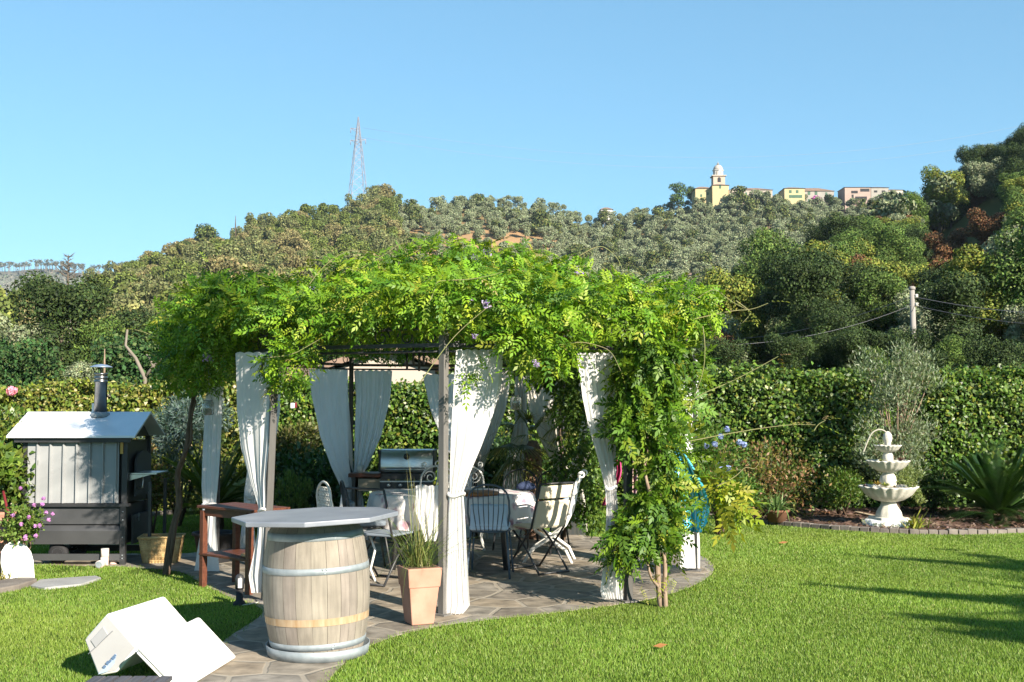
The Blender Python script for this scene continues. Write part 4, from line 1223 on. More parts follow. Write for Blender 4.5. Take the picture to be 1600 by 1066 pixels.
def curtain(label, prof, pa, pb, mat, nf=7, tie=None, amp=.03, name='curtain', off=.0):
    """prof: (y, x_left, x_right); the rod runs over the ground from pa to pb"""
    pa, pb = Vector(pa), Vector(pb)
    d = (pb - pa); d.z = 0
    nrm = Vector((-d.y, d.x, 0)).normalized()
    if nrm.y > 0: nrm = -nrm
    pa = pa + nrm * off
    ys = [p_[0] for p_ in prof]
    nu, nv = 64, 56
    wmax = max(p_[2] - p_[1] for p_ in prof)
    yy = np.linspace(ys[0], ys[-1], nv)
    pts = []; ph = rng.uniform(0, 6)
    for u in np.linspace(0, 1, nu):
        for y in yy:
            xl = np.interp(y, ys, [p_[1] for p_ in prof]); xr = np.interp(y, ys, [p_[2] for p_ in prof])
            px = xl + (xr - xl) * u
            rx, ry, rz = ray(px, y)
            # meet the vertical plane through pa with direction d
            den = rx * d.y - ry * d.x
            s = (pa.x * d.y - pa.y * d.x) / den
            p_ = Vector((rx * s, ry * s, CAM_H + rz * s))
            g_ = (xr - xl) / wmax
            v = (y - ys[0]) / (ys[-1] - ys[0])
            a = amp * (.35 + .9 * (1 - g_)) * min(1, .35 + 3 * v + .3)
            wv = .8 * math.sin(2 * PI * nf * .7 * u + ph + 1.2 * math.sin(3 * v + ph)) + .5 * math.sin(2 * PI * (nf * 1.37) * u + 2.1 * ph + 2.2 * v) + .3 * math.sin(2 * PI * (nf * 2.3) * u + 3.3 * ph - 3 * v) * math.sin(4 * u + ph)
            p_ = p_ + nrm * (a * wv + .012 * math.sin(9 * v + 5 * u + ph))
            if v < .02: p_.z += .012 * abs(math.sin(PI * nf * u))
            if p_.z < .012: p_.z = .012
            pts.append(p_)
    mb = MB(); mb.grid(pts, nu, nv)
    c0 = sum(pts, Vector()) / len(pts)
    t = thing(name, label, 'curtain', (c0.x, c0.y, 0))
    mb.build('fabric', mat, t)
    if tie:
        xl = np.interp(tie, ys, [p_[1] for p_ in prof]); xr = np.interp(tie, ys, [p_[2] for p_ in prof])
        iv = int(np.argmin(abs(yy - tie)))
        row = [pts[i * nv + iv] for i in range(nu)]
        a, b = row[0], row[-1]; c = (a + b) / 2; h = (b - a) / 2
        if h.length > .06: h = h.normalized() * .06
        mb = MB()
        loop = [c + h * (1.12 * math.cos(q)) + nrm * (max(.035, h.length * .7) * math.sin(q)) + Vector((0, 0, .012 * math.sin(2 * q))) for q in np.linspace(0, 2 * PI, 24)]
        mb.tube(loop, .013, 6); mb.build('tieback', MT['cloth'], t)
    return t
K = PB
curtain('big sunlit white curtain tied to the front middle post, beside the terracotta planter', [(548, 712, 786), (600, 709, 783), (650, 707, 770), (700, 705, 752), (740, 703, 735), (770, 702, 724), (800, 700, 726), (860, 698, 728), (920, 697, 731), (945, 697, 733), (960, 697, 722)], K['F'], K['R'], MT['cloth'], 6, 770, .017, off=.03)
curtain('white curtain in bluish shade tied to the left front post beside the barrel table', [(552, 366, 427), (600, 368, 427), (640, 370, 425), (700, 377, 422), (750, 388, 418), (795, 403, 417), (835, 402, 416), (870, 396, 415), (900, 390, 414), (926, 396, 413)], K['FL'], K['FL'] + Vector((-1, .7, 0)), MT['cloth'], 4, 797, .016)
curtain('narrow white curtain bundle at the left post, behind the wisteria trunk', [(572, 328, 352), (640, 319, 347), (700, 317, 344), (760, 316, 341), (786, 318, 339), (820, 316, 339), (860, 308, 341), (893, 303, 343)], K['L'] + Vector((-.05, -.35, 0)), K['L'] + Vector((.4, -.42, 0)), MT['cloth'], 3, 786, .016)
curtain('shaded white curtain half hidden behind the left front post and side table', [(585, 400, 441), (640, 398, 438), (720, 388, 424), (770, 380, 402), (800, 378, 397), (856, 372, 398)], K['L'], K['BL'], MT['cloth'], 5, 775, .03)
curtain('bluish curtain on eyelets left of the back left post', [(578, 485, 545), (620, 488, 545), (680, 500, 546), (730, 519, 547), (766, 535, 549), (800, 528, 549), (846, 522, 549)], K['L'], K['BL'], MT['cloth'], 6, 766, .035)
curtain('bluish curtain on eyelets right of the back left post', [(580, 553, 613), (620, 556, 610), (680, 554, 596), (730, 553, 575), (745, 552, 562), (800, 551, 570), (846, 551, 575)], K['BL'], K['B'], MT['cloth'], 6, 745, .035)
curtain('grey white curtain behind the front middle post, narrowing to the right', [(586, 660, 738), (640, 672, 740), (700, 696, 743), (735, 722, 746), (780, 720, 748), (842, 716, 750)], K['BL'], K['B'], MT['cloth'], 6, 735, .03)
curtain('shaded curtain behind the big sunlit one, right of the back post', [(575, 745, 802), (640, 744, 790), (700, 742, 766), (735, 740, 754), (790, 738, 760), (842, 736, 764)], K['B'], K['BR'], MT['sheer'], 6, 735, .03)
curtain('sheer cream curtain flaring to the ground left of the palm trunk', [(590, 806, 822), (660, 806, 824), (690, 798, 827), (730, 789, 831), (770, 785, 836), (842, 780, 842)], K['B'] + Vector((.1, .2, 0)), K['BR'] + Vector((0, .2, 0)), MT['sheer'], 5, None, .03)
curtain('cream curtain in leaf shade swept right across the back of the pergola', [(588, 817, 873), (640, 827, 874), (690, 846, 880), (725, 864, 886), (770, 862, 898), (830, 858, 908)], K['B'], K['BR'], MT['sheer'], 6, 725, .03)
curtain('pale curtain strip behind the right vines, catching sun near its tie', [(600, 900, 960), (650, 908, 945), (700, 900, 926), (738, 886, 908), (780, 880, 914), (836, 876, 918)], K['BR'], K['FR'], MT['sheer'], 5, 738, .03)
curtain('white curtain tied to the right front post, leaf shadows across its upper half', [(553, 899, 958), (623, 908, 960), (664, 918, 960), (726, 938, 961), (763, 946, 962), (800, 947, 965), (850, 943, 968), (924, 938, 971), (936, 942, 972)], K['F'], K['R'], MT['cloth'], 6, 763, .03, off=.03)
curtain('white curtain at the far right post, mostly behind leaves', [(563, 1058, 1090), (650, 1060, 1090), (740, 1068, 1089), (770, 1072, 1088), (820, 1066, 1090), (888, 1064, 1092)], K['R'], K['FR'], MT['cloth'], 5, 770, .03)

# lanterns and chimes hung from the beams
GLASS = bpy.data.materials.new('glass'); GLASS.use_nodes = True
p = GLASS.node_tree.nodes['Principled BSDF']; p.inputs['Transmission Weight'].default_value = .85; p.inputs['Roughness'].default_value = .08; p.inputs['Base Color'].default_value = (.85, .9, .88, 1)
def jar(label, px, py, d, ztop, r=.05):
    c = P(px, py, d)
    t = thing('jar_lantern', label, 'lantern', c)
    mb = MB(); mb.lathe([(r * .8, -r * 1.2), (r, -r), (r, r * .9), (r * .75, r * 1.2), (r * .75, r * 1.4)], 16, c, cap=False); mb.build('jar', GLASS, t, solid=.004)
    mb = MB(); mb.lathe([(r * .6, -r * 1.1), (r * .6, -r * .1), (.004, 0)], 12, c); mb.build('candle', MT['stonew'], t)
    mb = MB(); mb.tube([c + Vector((r * .76, 0, r * 1.3)), c + Vector((0, 0, r * 3)), c + Vector((-r * .76, 0, r * 1.3))], .003, 4); mb.tube([c + Vector((0, 0, r * 3)), Vector((c.x, c.y, ztop))], .003, 4); mb.build('wire', MT['galv'], t)
jar('glass jar lantern hanging on a wire over the dining table', 806, 630, 10.4, 2.3, .05)
jar('glass jar lantern hanging before the left curtain by the wisteria trunk', 325, 638, 11.0, 2.2, .055)
t = thing('wind_chime', 'dark hanging wind chime of slim tubes left of the front middle post', 'wind chime', P(650, 560, 10.6))
for i, (x_, y0_, y1_) in enumerate(((636, 548, 578), (646, 540, 572), (655, 546, 580), (662, 542, 570))):
    a, b = P(x_, y0_, 10.6 + .03 * i), P(x_, y1_, 10.6 + .03 * i)
    mb = MB(); mb.tube([a, b], .011, 6); mb.tube([a, Vector((a.x, a.y, 2.3))], .003, 4); mb.build('chime_tube', MT['black'], t)
# air plant and iron hook at the left front post
c = P(419, 610, PB['FL'].y - .12)
t = thing('hanging_airplant', 'dry straw coloured air plant on an iron hook at the left front post', 'plant', c)
mb = MB(); mb.tube([P(x_, y_, c.y) for x_, y_ in ((424, 548), (412, 560), (408, 578), (414, 592), (424, 585))], .011, 6); mb.build('hook', MT['black'], t)
mb = MB(); mb.tube([P(x_, y_, c.y + .02) for x_, y_ in ((432, 545), (430, 575), (422, 598))], .014, 6); mb.build('bracket', MT['black'], t)
n_ = 80
V, k_ = blades_np(np.tile([list(c)], (n_, 1)), rand_dirs(n_) + np.array([0, 0, .1]), .13 * rng.uniform(.5, 1, n_), .007, .25, 3)
objm('leaves', mesh_np('leaves', V, 4, np.repeat(pick([(.3, .26, .14), (.38, .32, .18)], n_), k_, 0), [LEAF]), t)
c = P(458, 634, 17.4)
t = thing('bird_box', 'small white bird box with red edge fixed in the hedge', 'bird box', c)
mb = MB(); mb.box(c, (.07, .07, .08)); mb.build('box', MT['plastic'], t, bevel=.01)
mb = MB(); mb.box(c + Vector((.045, -.01, .01)), (.02, .07, .08)); mb.build('side_panel', M('red_paint', (.18, .03, .035), .5), t)

# ================================================================== WISTERIA
WG = [(.14, .265, .016), (.19, .31, .018), (.085, .19, .014), (.26, .35, .024), (.33, .36, .045), (.05, .12, .012)]
WW = [.27, .25, .22, .12, .045, .095]
def pinnate(pos, d, up, L, pairs, ll, lw, cols, wts, droop=.22, fold=.08):
    n = len(pos)
    d = unit(d); s = unit(np.cross(d, up)); nrm = np.cross(s, d)
    L = L[:, None]
    col = pick(cols, n, .16, wts)
    V = []; C_ = []
    ks = list(np.linspace(.22, .94, pairs))
    def pt(t):
        p_ = pos + d * L * t
        p_ = p_.copy(); p_[:, 2] -= droop * L[:, 0] * t * t
        return p_
    def tan(t):
        v = d.copy(); v[:, 2] -= 2 * droop * t
        return unit(v)
    for t in ks:
        for sg in (-1, 1):
            dd = unit(s * sg * .85 + tan(t) * .75 - np.array([0, 0, .06]) + rand_dirs(n) * .2)
            l_ = ll * (L[:, 0] / .24) * (1.05 - .35 * t) * rng.uniform(.85, 1.15, n)
            V.append(leaves_np(pt(t), dd, nrm + rand_dirs(n) * .18, l_, l_ * lw, fold)); C_.append(col * rng.uniform(.88, 1.12, (n, 1)))
    l_ = ll * (L[:, 0] / .24)
    V.append(leaves_np(pt(1.0), tan(1.0), nrm, l_, l_ * lw, fold)); C_.append(col)
    return np.concatenate(V), np.concatenate(C_)
def wleaves(n, lobes, inner=.45, cols=WG, wts=WW, L=.185, out=.75, down=.0, ll=.074):
    p_, nn = blob_points(n, lobes, inner)
    a = rand_dirs(n)
    a = unit(a - nn * np.sum(a * nn, 1, keepdims=True))
    d = unit(a * .85 + nn * out * .6 + np.array([0, 0, .10 - down]))
    up = unit(nn * .9 + np.array([0, -.15, .5]) + rand_dirs(n) * .33)
    return pinnate(p_, d, up, L * rng.uniform(.6, 1.2, n), 5, ll, .40, cols, wts)
def lob(px, py, Y, rx, ry=None, rz=None):
    c = P(px, py, Y); return (c.x, c.y, c.z, rx, ry or rx, rz or rx * .6)
# canopy: lobes lie on the roof frame
def roof_pt(k, f, dz):
    a = APEX.lerp(PT[k], f); return (a.x, a.y, a.z + dz)
left_l, right_l = [], []
for i, k in enumerate(ORD):
    k2 = ORD[(i + 1) % 8]
    for (ka, kb, w_) in ((k, k2, 0), (k, k2, .5)):
        for f, r_, rz_, dz in ((1.0, .38, .17, .13), (.78, .46, .21, .10), (.5, .48, .21, .08), (.22, .44, .2, .06)):
            a = Vector(roof_pt(ka, f, dz)).lerp(Vector(roof_pt(kb, f, dz)), w_)
            a += Vector((rng.normal(0, .07), rng.normal(0, .07), rng.normal(0, .05)))
            s_ = rng.uniform(.85, 1.15)
            (left_l if a.x < -1.25 else right_l).append((a.x, a.y, a.z, r_ * s_, r_ * s_, rz_ * s_))
left_l += [lob(285, 525, 11.3, .26, .3, .24), lob(310, 505, 10.9, .36, .36, .22), lob(350, 490, 10.2, .38, .36, .22), lob(390, 468, 9.9, .4, .36, .18), lob(345, 465, 10.4, .3, .3, .16), lob(272, 550, 11.5, .2, .24, .2), lob(275, 580, 11.3, .26, .3, .25),
           lob(310, 560, 10.9, .3, .3, .22), lob(330, 540, 10.4, .32, .3, .2), lob(455, 500, 9.4, .4, .36, .22), lob(275, 515, 11.9, .22, .26, .2), lob(305, 610, 11.3, .16, .16, .24), lob(450, 560, 9.4, .15, .15, .14), lob(438, 590, 9.6, .07, .07, .14)]
right_l += [lob(560, 475, 9.4, .42, .36, .18), lob(640, 472, 9.15, .42, .36, .2), lob(730, 475, 9.05, .42, .36, .2), lob(810, 480, 9.1, .42, .36, .22), lob(890, 490, 9.2, .42, .4, .25), lob(700, 412, 11.0, .5, .5, .2), lob(620, 432, 11.0, .5, .5, .18), lob(780, 420, 11.2, .5, .5, .2), lob(850, 440, 11.0, .5, .5, .2),
            lob(1020, 474, 9.6, .32, .34, .18), lob(1062, 480, 9.9, .32, .34, .2), lob(1092, 520, 10.2, .26, .3, .2), lob(1100, 550, 10.4, .2, .26, .14), lob(960, 490, 9.3, .36, .36, .24), lob(1090, 490, 10.0, .3, .3, .2), lob(540, 445, 10.6, .42, .4, .2),
            lob(812, 528, 8.95, .16, .2, .13), lob(838, 545, 9.0, .2, .2, .15), lob(870, 530, 9.0, .16, .2, .12)]
col_l = [lob(1018, 560, 9.35, .3, .3, .24), lob(1074, 620, 10.2, .1, .1, .16), lob(1080, 560, 10.3, .14, .14, .12), lob(1070, 700, 10.2, .08, .1, .14), lob(1025, 585, 9.5, .24, .3, .26), lob(985, 600, 9.35, .18, .22, .24), lob(1020, 640, 9.4, .30, .26, .24), lob(985, 660, 9.35, .22, .24, .22), lob(1035, 650, 9.6, .12, .2, .22), lob(1022, 715, 9.4, .2, .2, .16),
         lob(1045, 690, 9.5, .09, .16, .16), lob(1018, 790, 9.35, .22, .2, .18), lob(1035, 770, 9.45, .16, .2, .2), lob(1000, 830, 9.35, .24, .2, .18), lob(965, 850, 9.25, .14, .16, .16), lob(1035, 830, 9.45, .16, .2, .18),
         lob(1010, 880, 9.35, .16, .16, .12), lob(975, 895, 9.25, .1, .14, .1)]
def stems(paths, mat, name, par):
    mb = MB()
    for pl, r in paths:
        mb.tube(pl, list(np.linspace(r, r * .45, len(pl))), 6)
    return mb.build(name, mat, par)
def pl3(px_list, d0, d1=None):
    d1 = d0 if d1 is None else d1
    k = len(px_list)
    return [P(a, b, d0 + (d1 - d0) * i / (k - 1)) for i, (a, b) in enumerate(px_list)]
def smooth_path(pts, it=2):
    for _ in range(it):
        o = [pts[0]]
        for a, b in zip(pts[:-1], pts[1:]): o += [a * .75 + b * .25, a * .25 + b * .75]
        pts = o + [pts[-1]]
    return pts
w1 = thing('wisteria', 'wisteria with pale twisted stems growing as a leafy column at the right front post', 'climbing plant', G(1035, 945))
w2 = thing('wisteria', 'wisteria with dark twisted trunk beside the wicker basket, spreading over the roof', 'climbing plant', G(260, 896))
def prune(V, C, zmin, xlo, xhi):
    # the fringe as a gardener clips it: leaflets stay above the beam line and inside the eaves
    q = V.reshape(-1, 4, 3); b = q[:, 0]
    ang = np.sin(b[:, 0] * 5.3) * .05 + np.sin(b[:, 0] * 13.1 + b[:, 1] * 3) * .04
    k = (b[:, 2] > zmin + ang) & (b[:, 0] > xlo + ang) & (b[:, 0] < xhi + ang) & (b[:, 1] > 8.62)
    return q[k].reshape(-1, 3), C[k]
nd = 3
V1, C1 = wleaves(14000, right_l[:-nd]); V1, C1 = prune(V1, C1, 2.19, -9, 1.78)
Vd, Cd = wleaves(330, right_l[-nd:]); V1 = np.concatenate([V1, Vd]); C1 = np.concatenate([C1, Cd])
col_l = [(a + (.02 if c > 1.3 else .04), b + .17, c, r1 * (.68 if c > 1.3 else .66), r2 * .8, r3) for a, b, c, r1, r2, r3 in col_l if c > .5]
V2, C2 = wleaves(2300, col_l, .3, [(.07, .15, .012), (.10, .19, .014), (.045, .105, .010), (.16, .25, .016), (.24, .28, .03)], [.3, .3, .2, .14, .06], L=.165, down=.42, out=.55, ll=.10)
objm('crown', mesh_np('crown', np.concatenate([V1, V2]), 4, np.concatenate([C1, C2]), [LEAF]), w1)
low = [l_ for l_ in left_l if l_[0] < -2.55 or l_[2] < 2.1]
hi_ = [l_ for l_ in left_l if l_ not in low]
V1, C1 = wleaves(4600, hi_); V1, C1 = prune(V1, C1, 2.18, -3.5, 9)
Vd, Cd = wleaves(2500, low); Vd, Cd = prune(Vd, Cd, 1.72, -3.5, 9); V1 = np.concatenate([V1, Vd]); C1 = np.concatenate([C1, Cd])
objm('crown', mesh_np('crown', V1, 4, C1, [LEAF]), w2)
tb = G(1035, 945)
paths = [(smooth_path(pl3([(1033, 950), (1029, 915), (1027, 880), (1031, 840), (1024, 780), (1018, 720), (1010, 640), (1000, 560)], 9.5, 9.6)), .028),
         (smooth_path(pl3([(1040, 950), (1038, 912), (1040, 890), (1036, 850), (1032, 790), (1030, 700), (1030, 600)], 9.47, 9.6)), .022),
         (smooth_path(pl3([(1030, 918), (1018, 905), (1012, 885), (1010, 860), (1008, 800), (1012, 740)], 9.45, 9.55)), .014),
         (smooth_path(pl3([(1022, 790), (1012, 760), (1006, 730), (1014, 700), (1006, 650)], 9.4, 9.5)), .016)]
stems(paths, MT['palebark'], 'trunk', w1)
tr2 = smooth_path(pl3([(259, 900), (263, 865), (268, 831), (278, 800), (280, 775), (276, 745), (284, 722), (292, 700), (295, 670), (300, 632), (308, 600), (314, 560), (330, 520)], 11.3, 11.2))
tr3 = smooth_path(pl3([(262, 898), (270, 850), (275, 815), (284, 790), (278, 755), (275, 735), (290, 705), (300, 690), (298, 655), (306, 625)], 11.24, 11.2))
stems([(tr2, .036), (tr3, .022)], MT['bark'], 'trunk', w2)
# woody arms over the roof frame
for wv, ks in ((w1, ['R', 'F', 'FR', 'BR', 'B']), (w2, ['L', 'FL', 'BL'])):
    ps = []
    for k in ks:
        a = PT[k]; pts = [Vector(roof_pt(k, f, .05 + .04 * math.sin(9 * f + a.x))) + Vector((rng.normal(0, .05), rng.normal(0, .05), 0)) for f in np.linspace(1.0, .1, 8)]
        ps.append((smooth_path(pts), .02))
        k2 = ORD[(ORD.index(k) + 1) % 8]
        pts = [PT[k].lerp(PT[k2], u) + Vector((rng.normal(0, .04), rng.normal(0, .04), .0 + .03 * math.sin(12 * u))) for u in np.linspace(0, 1, 8)]
        ps.append((smooth_path(pts), .016))
    stems(ps, MT['bark'], 'branches', wv)
# long whips that stick out, with their tufts of young leaves
MT['shoot'] = M('young_shoot', (.22, .19, .09), .7, 0, c2=(.18, .21, .07), scale=6)
whips1 = [([(672, 470), (680, 450), (682, 440), (700, 438), (735, 437), (770, 430), (787, 424)], 8.7), ([(838, 430), (832, 409), (838, 399), (847, 397), (858, 402), (864, 420)], 10.4), ([(876, 450), (881, 432), (892, 418), (910, 415), (926, 420), (937, 435)], 10.2),
          ([(905, 400), (937, 382), (956, 394), (968, 408), (975, 430)], 10.4), ([(1085, 470), (1105, 455), (1120, 452), (1140, 470), (1167, 484)], 9.7), ([(1080, 500), (1122, 490), (1150, 485), (1175, 484), (1200, 474)], 9.7), ([(1150, 470), (1168, 483), (1174, 490), (1160, 505)], 9.7),
          ([(1060, 640), (1097, 615), (1135, 600), (1171, 582), (1200, 566), (1216, 557)], 9.4), ([(1075, 690), (1142, 677), (1191, 669), (1240, 663), (1274, 664)], 9.5), ([(1272, 673), (1278, 663), (1290, 657)], 9.5), ([(1120, 760), (1150, 745), (1165, 728), (1180, 735), (1190, 715)], 9.8),
          ([(655, 600), (700, 536), (729, 507), (761, 481)], 8.6), ([(830, 552), (849, 544), (880, 538), (908, 534), (935, 540), (956, 549), (970, 580)], 8.9), ([(985, 440), (980, 430), (992, 424), (1004, 430)], 9.6), ([(1098, 510), (1102, 540), (1100, 580), (1085, 620)], 9.3),
          ([(545, 430), (600, 400), (620, 383), (640, 378)], 10.5), ([(690, 400), (705, 375), (712, 362)], 10.8), ([(760, 300 + 100), (775, 385), (790, 390)], 10.9)]
whips2 = [([(470, 470), (481, 447), (500, 422), (525, 400), (550, 390), (575, 393)], 9.9), ([(325, 470), (331, 428), (326, 415)], 10.3), ([(410, 560), (456, 555), (481, 541), (500, 530)], 9.2), ([(260, 540), (230, 520), (210, 515)], 11.5), ([(300, 500), (262, 512), (235, 508)], 11.2), ([(380, 440), (400, 425), (402, 410)], 10.2)]
for wv, wh in ((w1, whips1), (w2, whips2)):
    ps = []; tipsP = []; tipsD = []
    for pl, d in wh:
        pts = smooth_path(pl3(pl, d)); ps.append((pts, .0048))
        for q in range(3 if len(pl) > 3 else 2):
            i = rng.integers(len(pts) // 3, len(pts)); tipsP.append(list(pts[i])); tipsD.append(rand_dirs(1)[0] * np.array([1, 1, .5]))
        tipsP.append(list(pts[-1])); tipsD.append(list((pts[-1] - pts[-2]).normalized()))
    for pl, r in ps:
        mb = MB(); mb.tube(pl, list(np.linspace(r, r * .4, len(pl))), 5); mb.build('tendril', MT['shoot'], wv)
    n_ = len(tipsP)
    V, c = pinnate(np.array(tipsP), np.array(tipsD), np.tile([[0, -.3, 1.]], (n_, 1)), .13 * rng.uniform(.5, 1.3, n_), 4, .06, .3, [(.24, .27, .04), (.30, .22, .10), (.18, .24, .03)], None, .3)
    objm('young_leaves', mesh_np('young_leaves', V, 4, c, [LEAF]), wv)
# sprays: front sprig over the white curtain, yellow shoots by the hammock
def spray(lobes, n, cols, par, L=.2, wts=None, ll=.075, name='leaves'):
    V, c = wleaves(n, lobes, .1, cols, wts, L, .4, .3, ll)
    objm(name, mesh_np(name, V, 4, c, [LEAF]), par)
spray([lob(745, 585, 8.75, .16, .08, .05), lob(725, 590, 8.75, .07, .06, .05)], 14, WG, w1, .16, WW)
spray([lob(1124, 758, 10.1, .15, .2, .12), lob(1136, 785, 10.0, .14, .16, .08)], 60, [(.26, .31, .02), (.20, .27, .02), (.32, .33, .04)], w1, .24, None, .095)
spray([lob(1082, 735, 9.75, .07, .06, .1), lob(1092, 780, 9.75, .06, .06, .09), lob(1072, 810, 9.75, .08, .06, .08)], 34, WG, w1, .15, WW)
spray([lob(1055, 905, 9.45, .07, .07, .06), lob(1010, 915, 9.4, .07, .07, .05)], 14, [(.26, .31, .03), (.3, .3, .05)], w1, .12, None, .06)
spray([lob(450, 600, 9.5, .05, .05, .12), lob(436, 560, 9.5, .1, .1, .1)], 40, WG, w2, .18, WW)
for px, py, d, par, s_ in ((760, 474, 8.7, w1, .05), (735, 466, 8.9, w1, .03), (903, 420, 10.0, w1, .05), (890, 437, 10.0, w1, .04), (837, 567, 8.7, w1, .045), (742, 525, 8.6, w1, .03), (760, 395, 10.8, w1, .06), (740, 402, 10.8, w1, .05), (325, 558, 10.1, w2, .05), (253, 520, 11.2, w2, .04), (490, 455, 9.7, w2, .06), (1010, 520, 9.2, w1, .03)):
    c = np.array(P(px, py, d)); k = 46
    u = rng.random(k)
    pos = c + np.stack([rng.normal(0, s_ * .35, k), rng.normal(0, s_ * .35, k), -u * s_ * 1.2 + s_ * .5], -1)
    objm('blossom', mesh_np('blossom', cards(pos, rand_dirs(k), s_ * .45), 4, pick([(.36, .28, .52), (.46, .38, .58), (.3, .2, .5)], k), [PETAL]), par)
# darker climber on the back right post
t = thing('climbing_vine', 'dark leafy climber wrapped round the back right post behind the white chair', 'climbing plant', PB['BR'])
bl = [lob(px, py, 13.1 + rng.uniform(-.2, .1), r_, r_ * .8, r_) for px, py, r_ in ((870, 570, .3), (900, 590, .34), (845, 580, .2), (888, 640, .24), (905, 690, .2), (885, 730, .22), (918, 740, .18), (925, 700, .16), (908, 780, .2), (925, 810, .16), (890, 800, .16), (935, 640, .22), (940, 770, .16))]
n_ = 5200
p_, nn = blob_points(n_, bl, .3)
LL = .075 * rng.uniform(.6, 1.2, n_)
objm('foliage', mesh_np('foliage', leaves_np(p_, unit(nn * .5 + rand_dirs(n_) * .7 - np.array([0, 0, .5])), unit(nn + rand_dirs(n_) * .5), LL, LL * .4), 4, pick([(.06, .13, .016), (.09, .17, .02), (.04, .09, .014), (.13, .2, .03)], n_, .2), [LEAF]), t)
stems([(smooth_path([PB['BR'] + Vector((.05 * math.sin(i), -.06, i * .3)) for i in range(8)]), .025)], MT['bark'], 'trunk', t)
# small fan palm at the back
g = Vector(((833 - 800) / F * 14.2, 14.2, 0))
t = thing('fan_palm', 'small palm with shaggy brown trunk behind the dining table', 'palm', g)
mb = MB(); mb.lathe([(.09, -.05), (.10, .3), (.115, .8), (.10, 1.1), (.05, 1.2)], 14, g, fn=lambda r, z, q: (r * (1 + .1 * math.sin(7 * q + 20 * z)), z))
mb.build('trunk', M('shaggy_trunk', (.13, .075, .05), .95, 0, c2=(.25, .16, .115), scale=22, bump=1.0, bscale=50), t)
n_ = 260
az_ = rng.uniform(0, 6.28, n_); zz_ = rng.uniform(.05, 1.12, n_)
bp_ = np.array(g) + np.stack([np.cos(az_) * .10, np.sin(az_) * .10, zz_], -1)
V, k_ = blades_np(bp_, np.stack([np.cos(az_), np.sin(az_), rng.uniform(-.2, 1.2, n_)], -1), .10 * rng.uniform(.6, 1.3, n_), .03, .4, 3)
objm('leaf_bases', mesh_np('leaf_bases', V, 4, np.repeat(pick([(.22, .13, .085), (.14, .08, .05), (.3, .2, .13)], n_), k_, 0), [PETAL]), t)
Vs = []; Cs = []
for i in range(26):
    a = rng.uniform(0, 6.28); e = rng.uniform(-.9, 1.1); dv = np.array([math.cos(a) * math.cos(e), math.sin(a) * math.cos(e), math.sin(e)])
    c = np.array(g) + np.array([0, 0, 1.2]) + dv * .35
    sdv = unit(np.cross(dv, [0, 0, 1.])); upv = np.cross(sdv, dv)
    th = np.linspace(-1.9, 1.9, 22)
    dd = dv * np.cos(th)[:, None] + sdv * np.sin(th)[:, None] - upv * .15
    V, k_ = blades_np(np.tile(c, (22, 1)), dd, .42, .022, .35, 3); Vs.append(V); Cs.append(np.repeat(pick([(.14, .17, .03), (.20, .2, .05), (.08, .12, .025)], 22, .15), k_, 0))
objm('crown', mesh_np('crown', np.concatenate(Vs), 4, np.concatenate(Cs), [LEAFG]), t)

# ================================================================== FURNITURE AND THINGS
ID3 = Matrix.Identity(3)
def bl(m, name, mat, par, **k):
    """build in the local frame of par"""
    o = m.build(name, mat, par, **k); o.matrix_parent_inverse.identity(); return o

# ---- barrel table
BC = G(497, 1021)
MT['stave'] = bpy.data.materials.new('oak_stave'); MT['stave'].use_nodes = True
t_ = MT['stave'].node_tree; p = t_.nodes['Principled BSDF']; p.inputs['Roughness'].default_value = .8; p.inputs['Specular IOR Level'].default_value = .2
at = t_.nodes.new('ShaderNodeAttribute'); at.attribute_name = 'Col'
tc = t_.nodes.new('ShaderNodeTexCoord'); mp = t_.nodes.new('ShaderNodeMapping'); mp.inputs['Scale'].default_value = (26, 26, 2.2); t_.links.new(tc.outputs['Object'], mp.inputs[0])
nz = t_.nodes.new('ShaderNodeTexNoise'); nz.inputs['Scale'].default_value = 1.5; nz.inputs['Detail'].default_value = 8; t_.links.new(mp.outputs[0], nz.inputs['Vector'])
nz2 = t_.nodes.new('ShaderNodeTexNoise'); nz2.inputs['Scale'].default_value = 5; nz2.inputs['Detail'].default_value = 6; t_.links.new(tc.outputs['Object'], nz2.inputs['Vector'])
mr = t_.nodes.new('ShaderNodeMapRange'); mr.inputs[1].default_value = .3; mr.inputs[2].default_value = .7; mr.inputs[3].default_value = .84; mr.inputs[4].default_value = 1.12; t_.links.new(nz.outputs['Fac'], mr.inputs[0])
mr2 = t_.nodes.new('ShaderNodeMapRange'); mr2.inputs[1].default_value = .3; mr2.inputs[2].default_value = .7; mr2.inputs[3].default_value = .8; mr2.inputs[4].default_value = 1.15; t_.links.new(nz2.outputs['Fac'], mr2.inputs[0])
mu = t_.nodes.new('ShaderNodeMath'); mu.operation = 'MULTIPLY'; t_.links.new(mr.outputs[0], mu.inputs[0]); t_.links.new(mr2.outputs[0], mu.inputs[1])
mx = t_.nodes.new('ShaderNodeMix'); mx.data_type = 'RGBA'; mx.blend_type = 'MULTIPLY'; mx.inputs[0].default_value = 1
t_.links.new(at.outputs['Color'], mx.inputs[6]); t_.links.new(mu.outputs[0], mx.inputs[7]); t_.links.new(mx.outputs[2], p.inputs['Base Color'])
bp = t_.nodes.new('ShaderNodeBump'); bp.inputs['Strength'].default_value = .35; bp.inputs['Distance'].default_value = .004; t_.links.new(nz.outputs['Fac'], bp.inputs['Height']); t_.links.new(bp.outputs[0], p.inputs['Normal'])
BH = .865
brad = lambda z: .292 + .060 * (1 - ((z - .43) / .43) ** 2) - (.012 if z > .8 else 0)
bt_ = thing('barrel_table', 'old wine barrel with steel hoops carrying a grey octagonal stone tabletop', 'barrel table', BC + Vector((0, 0, .02)))
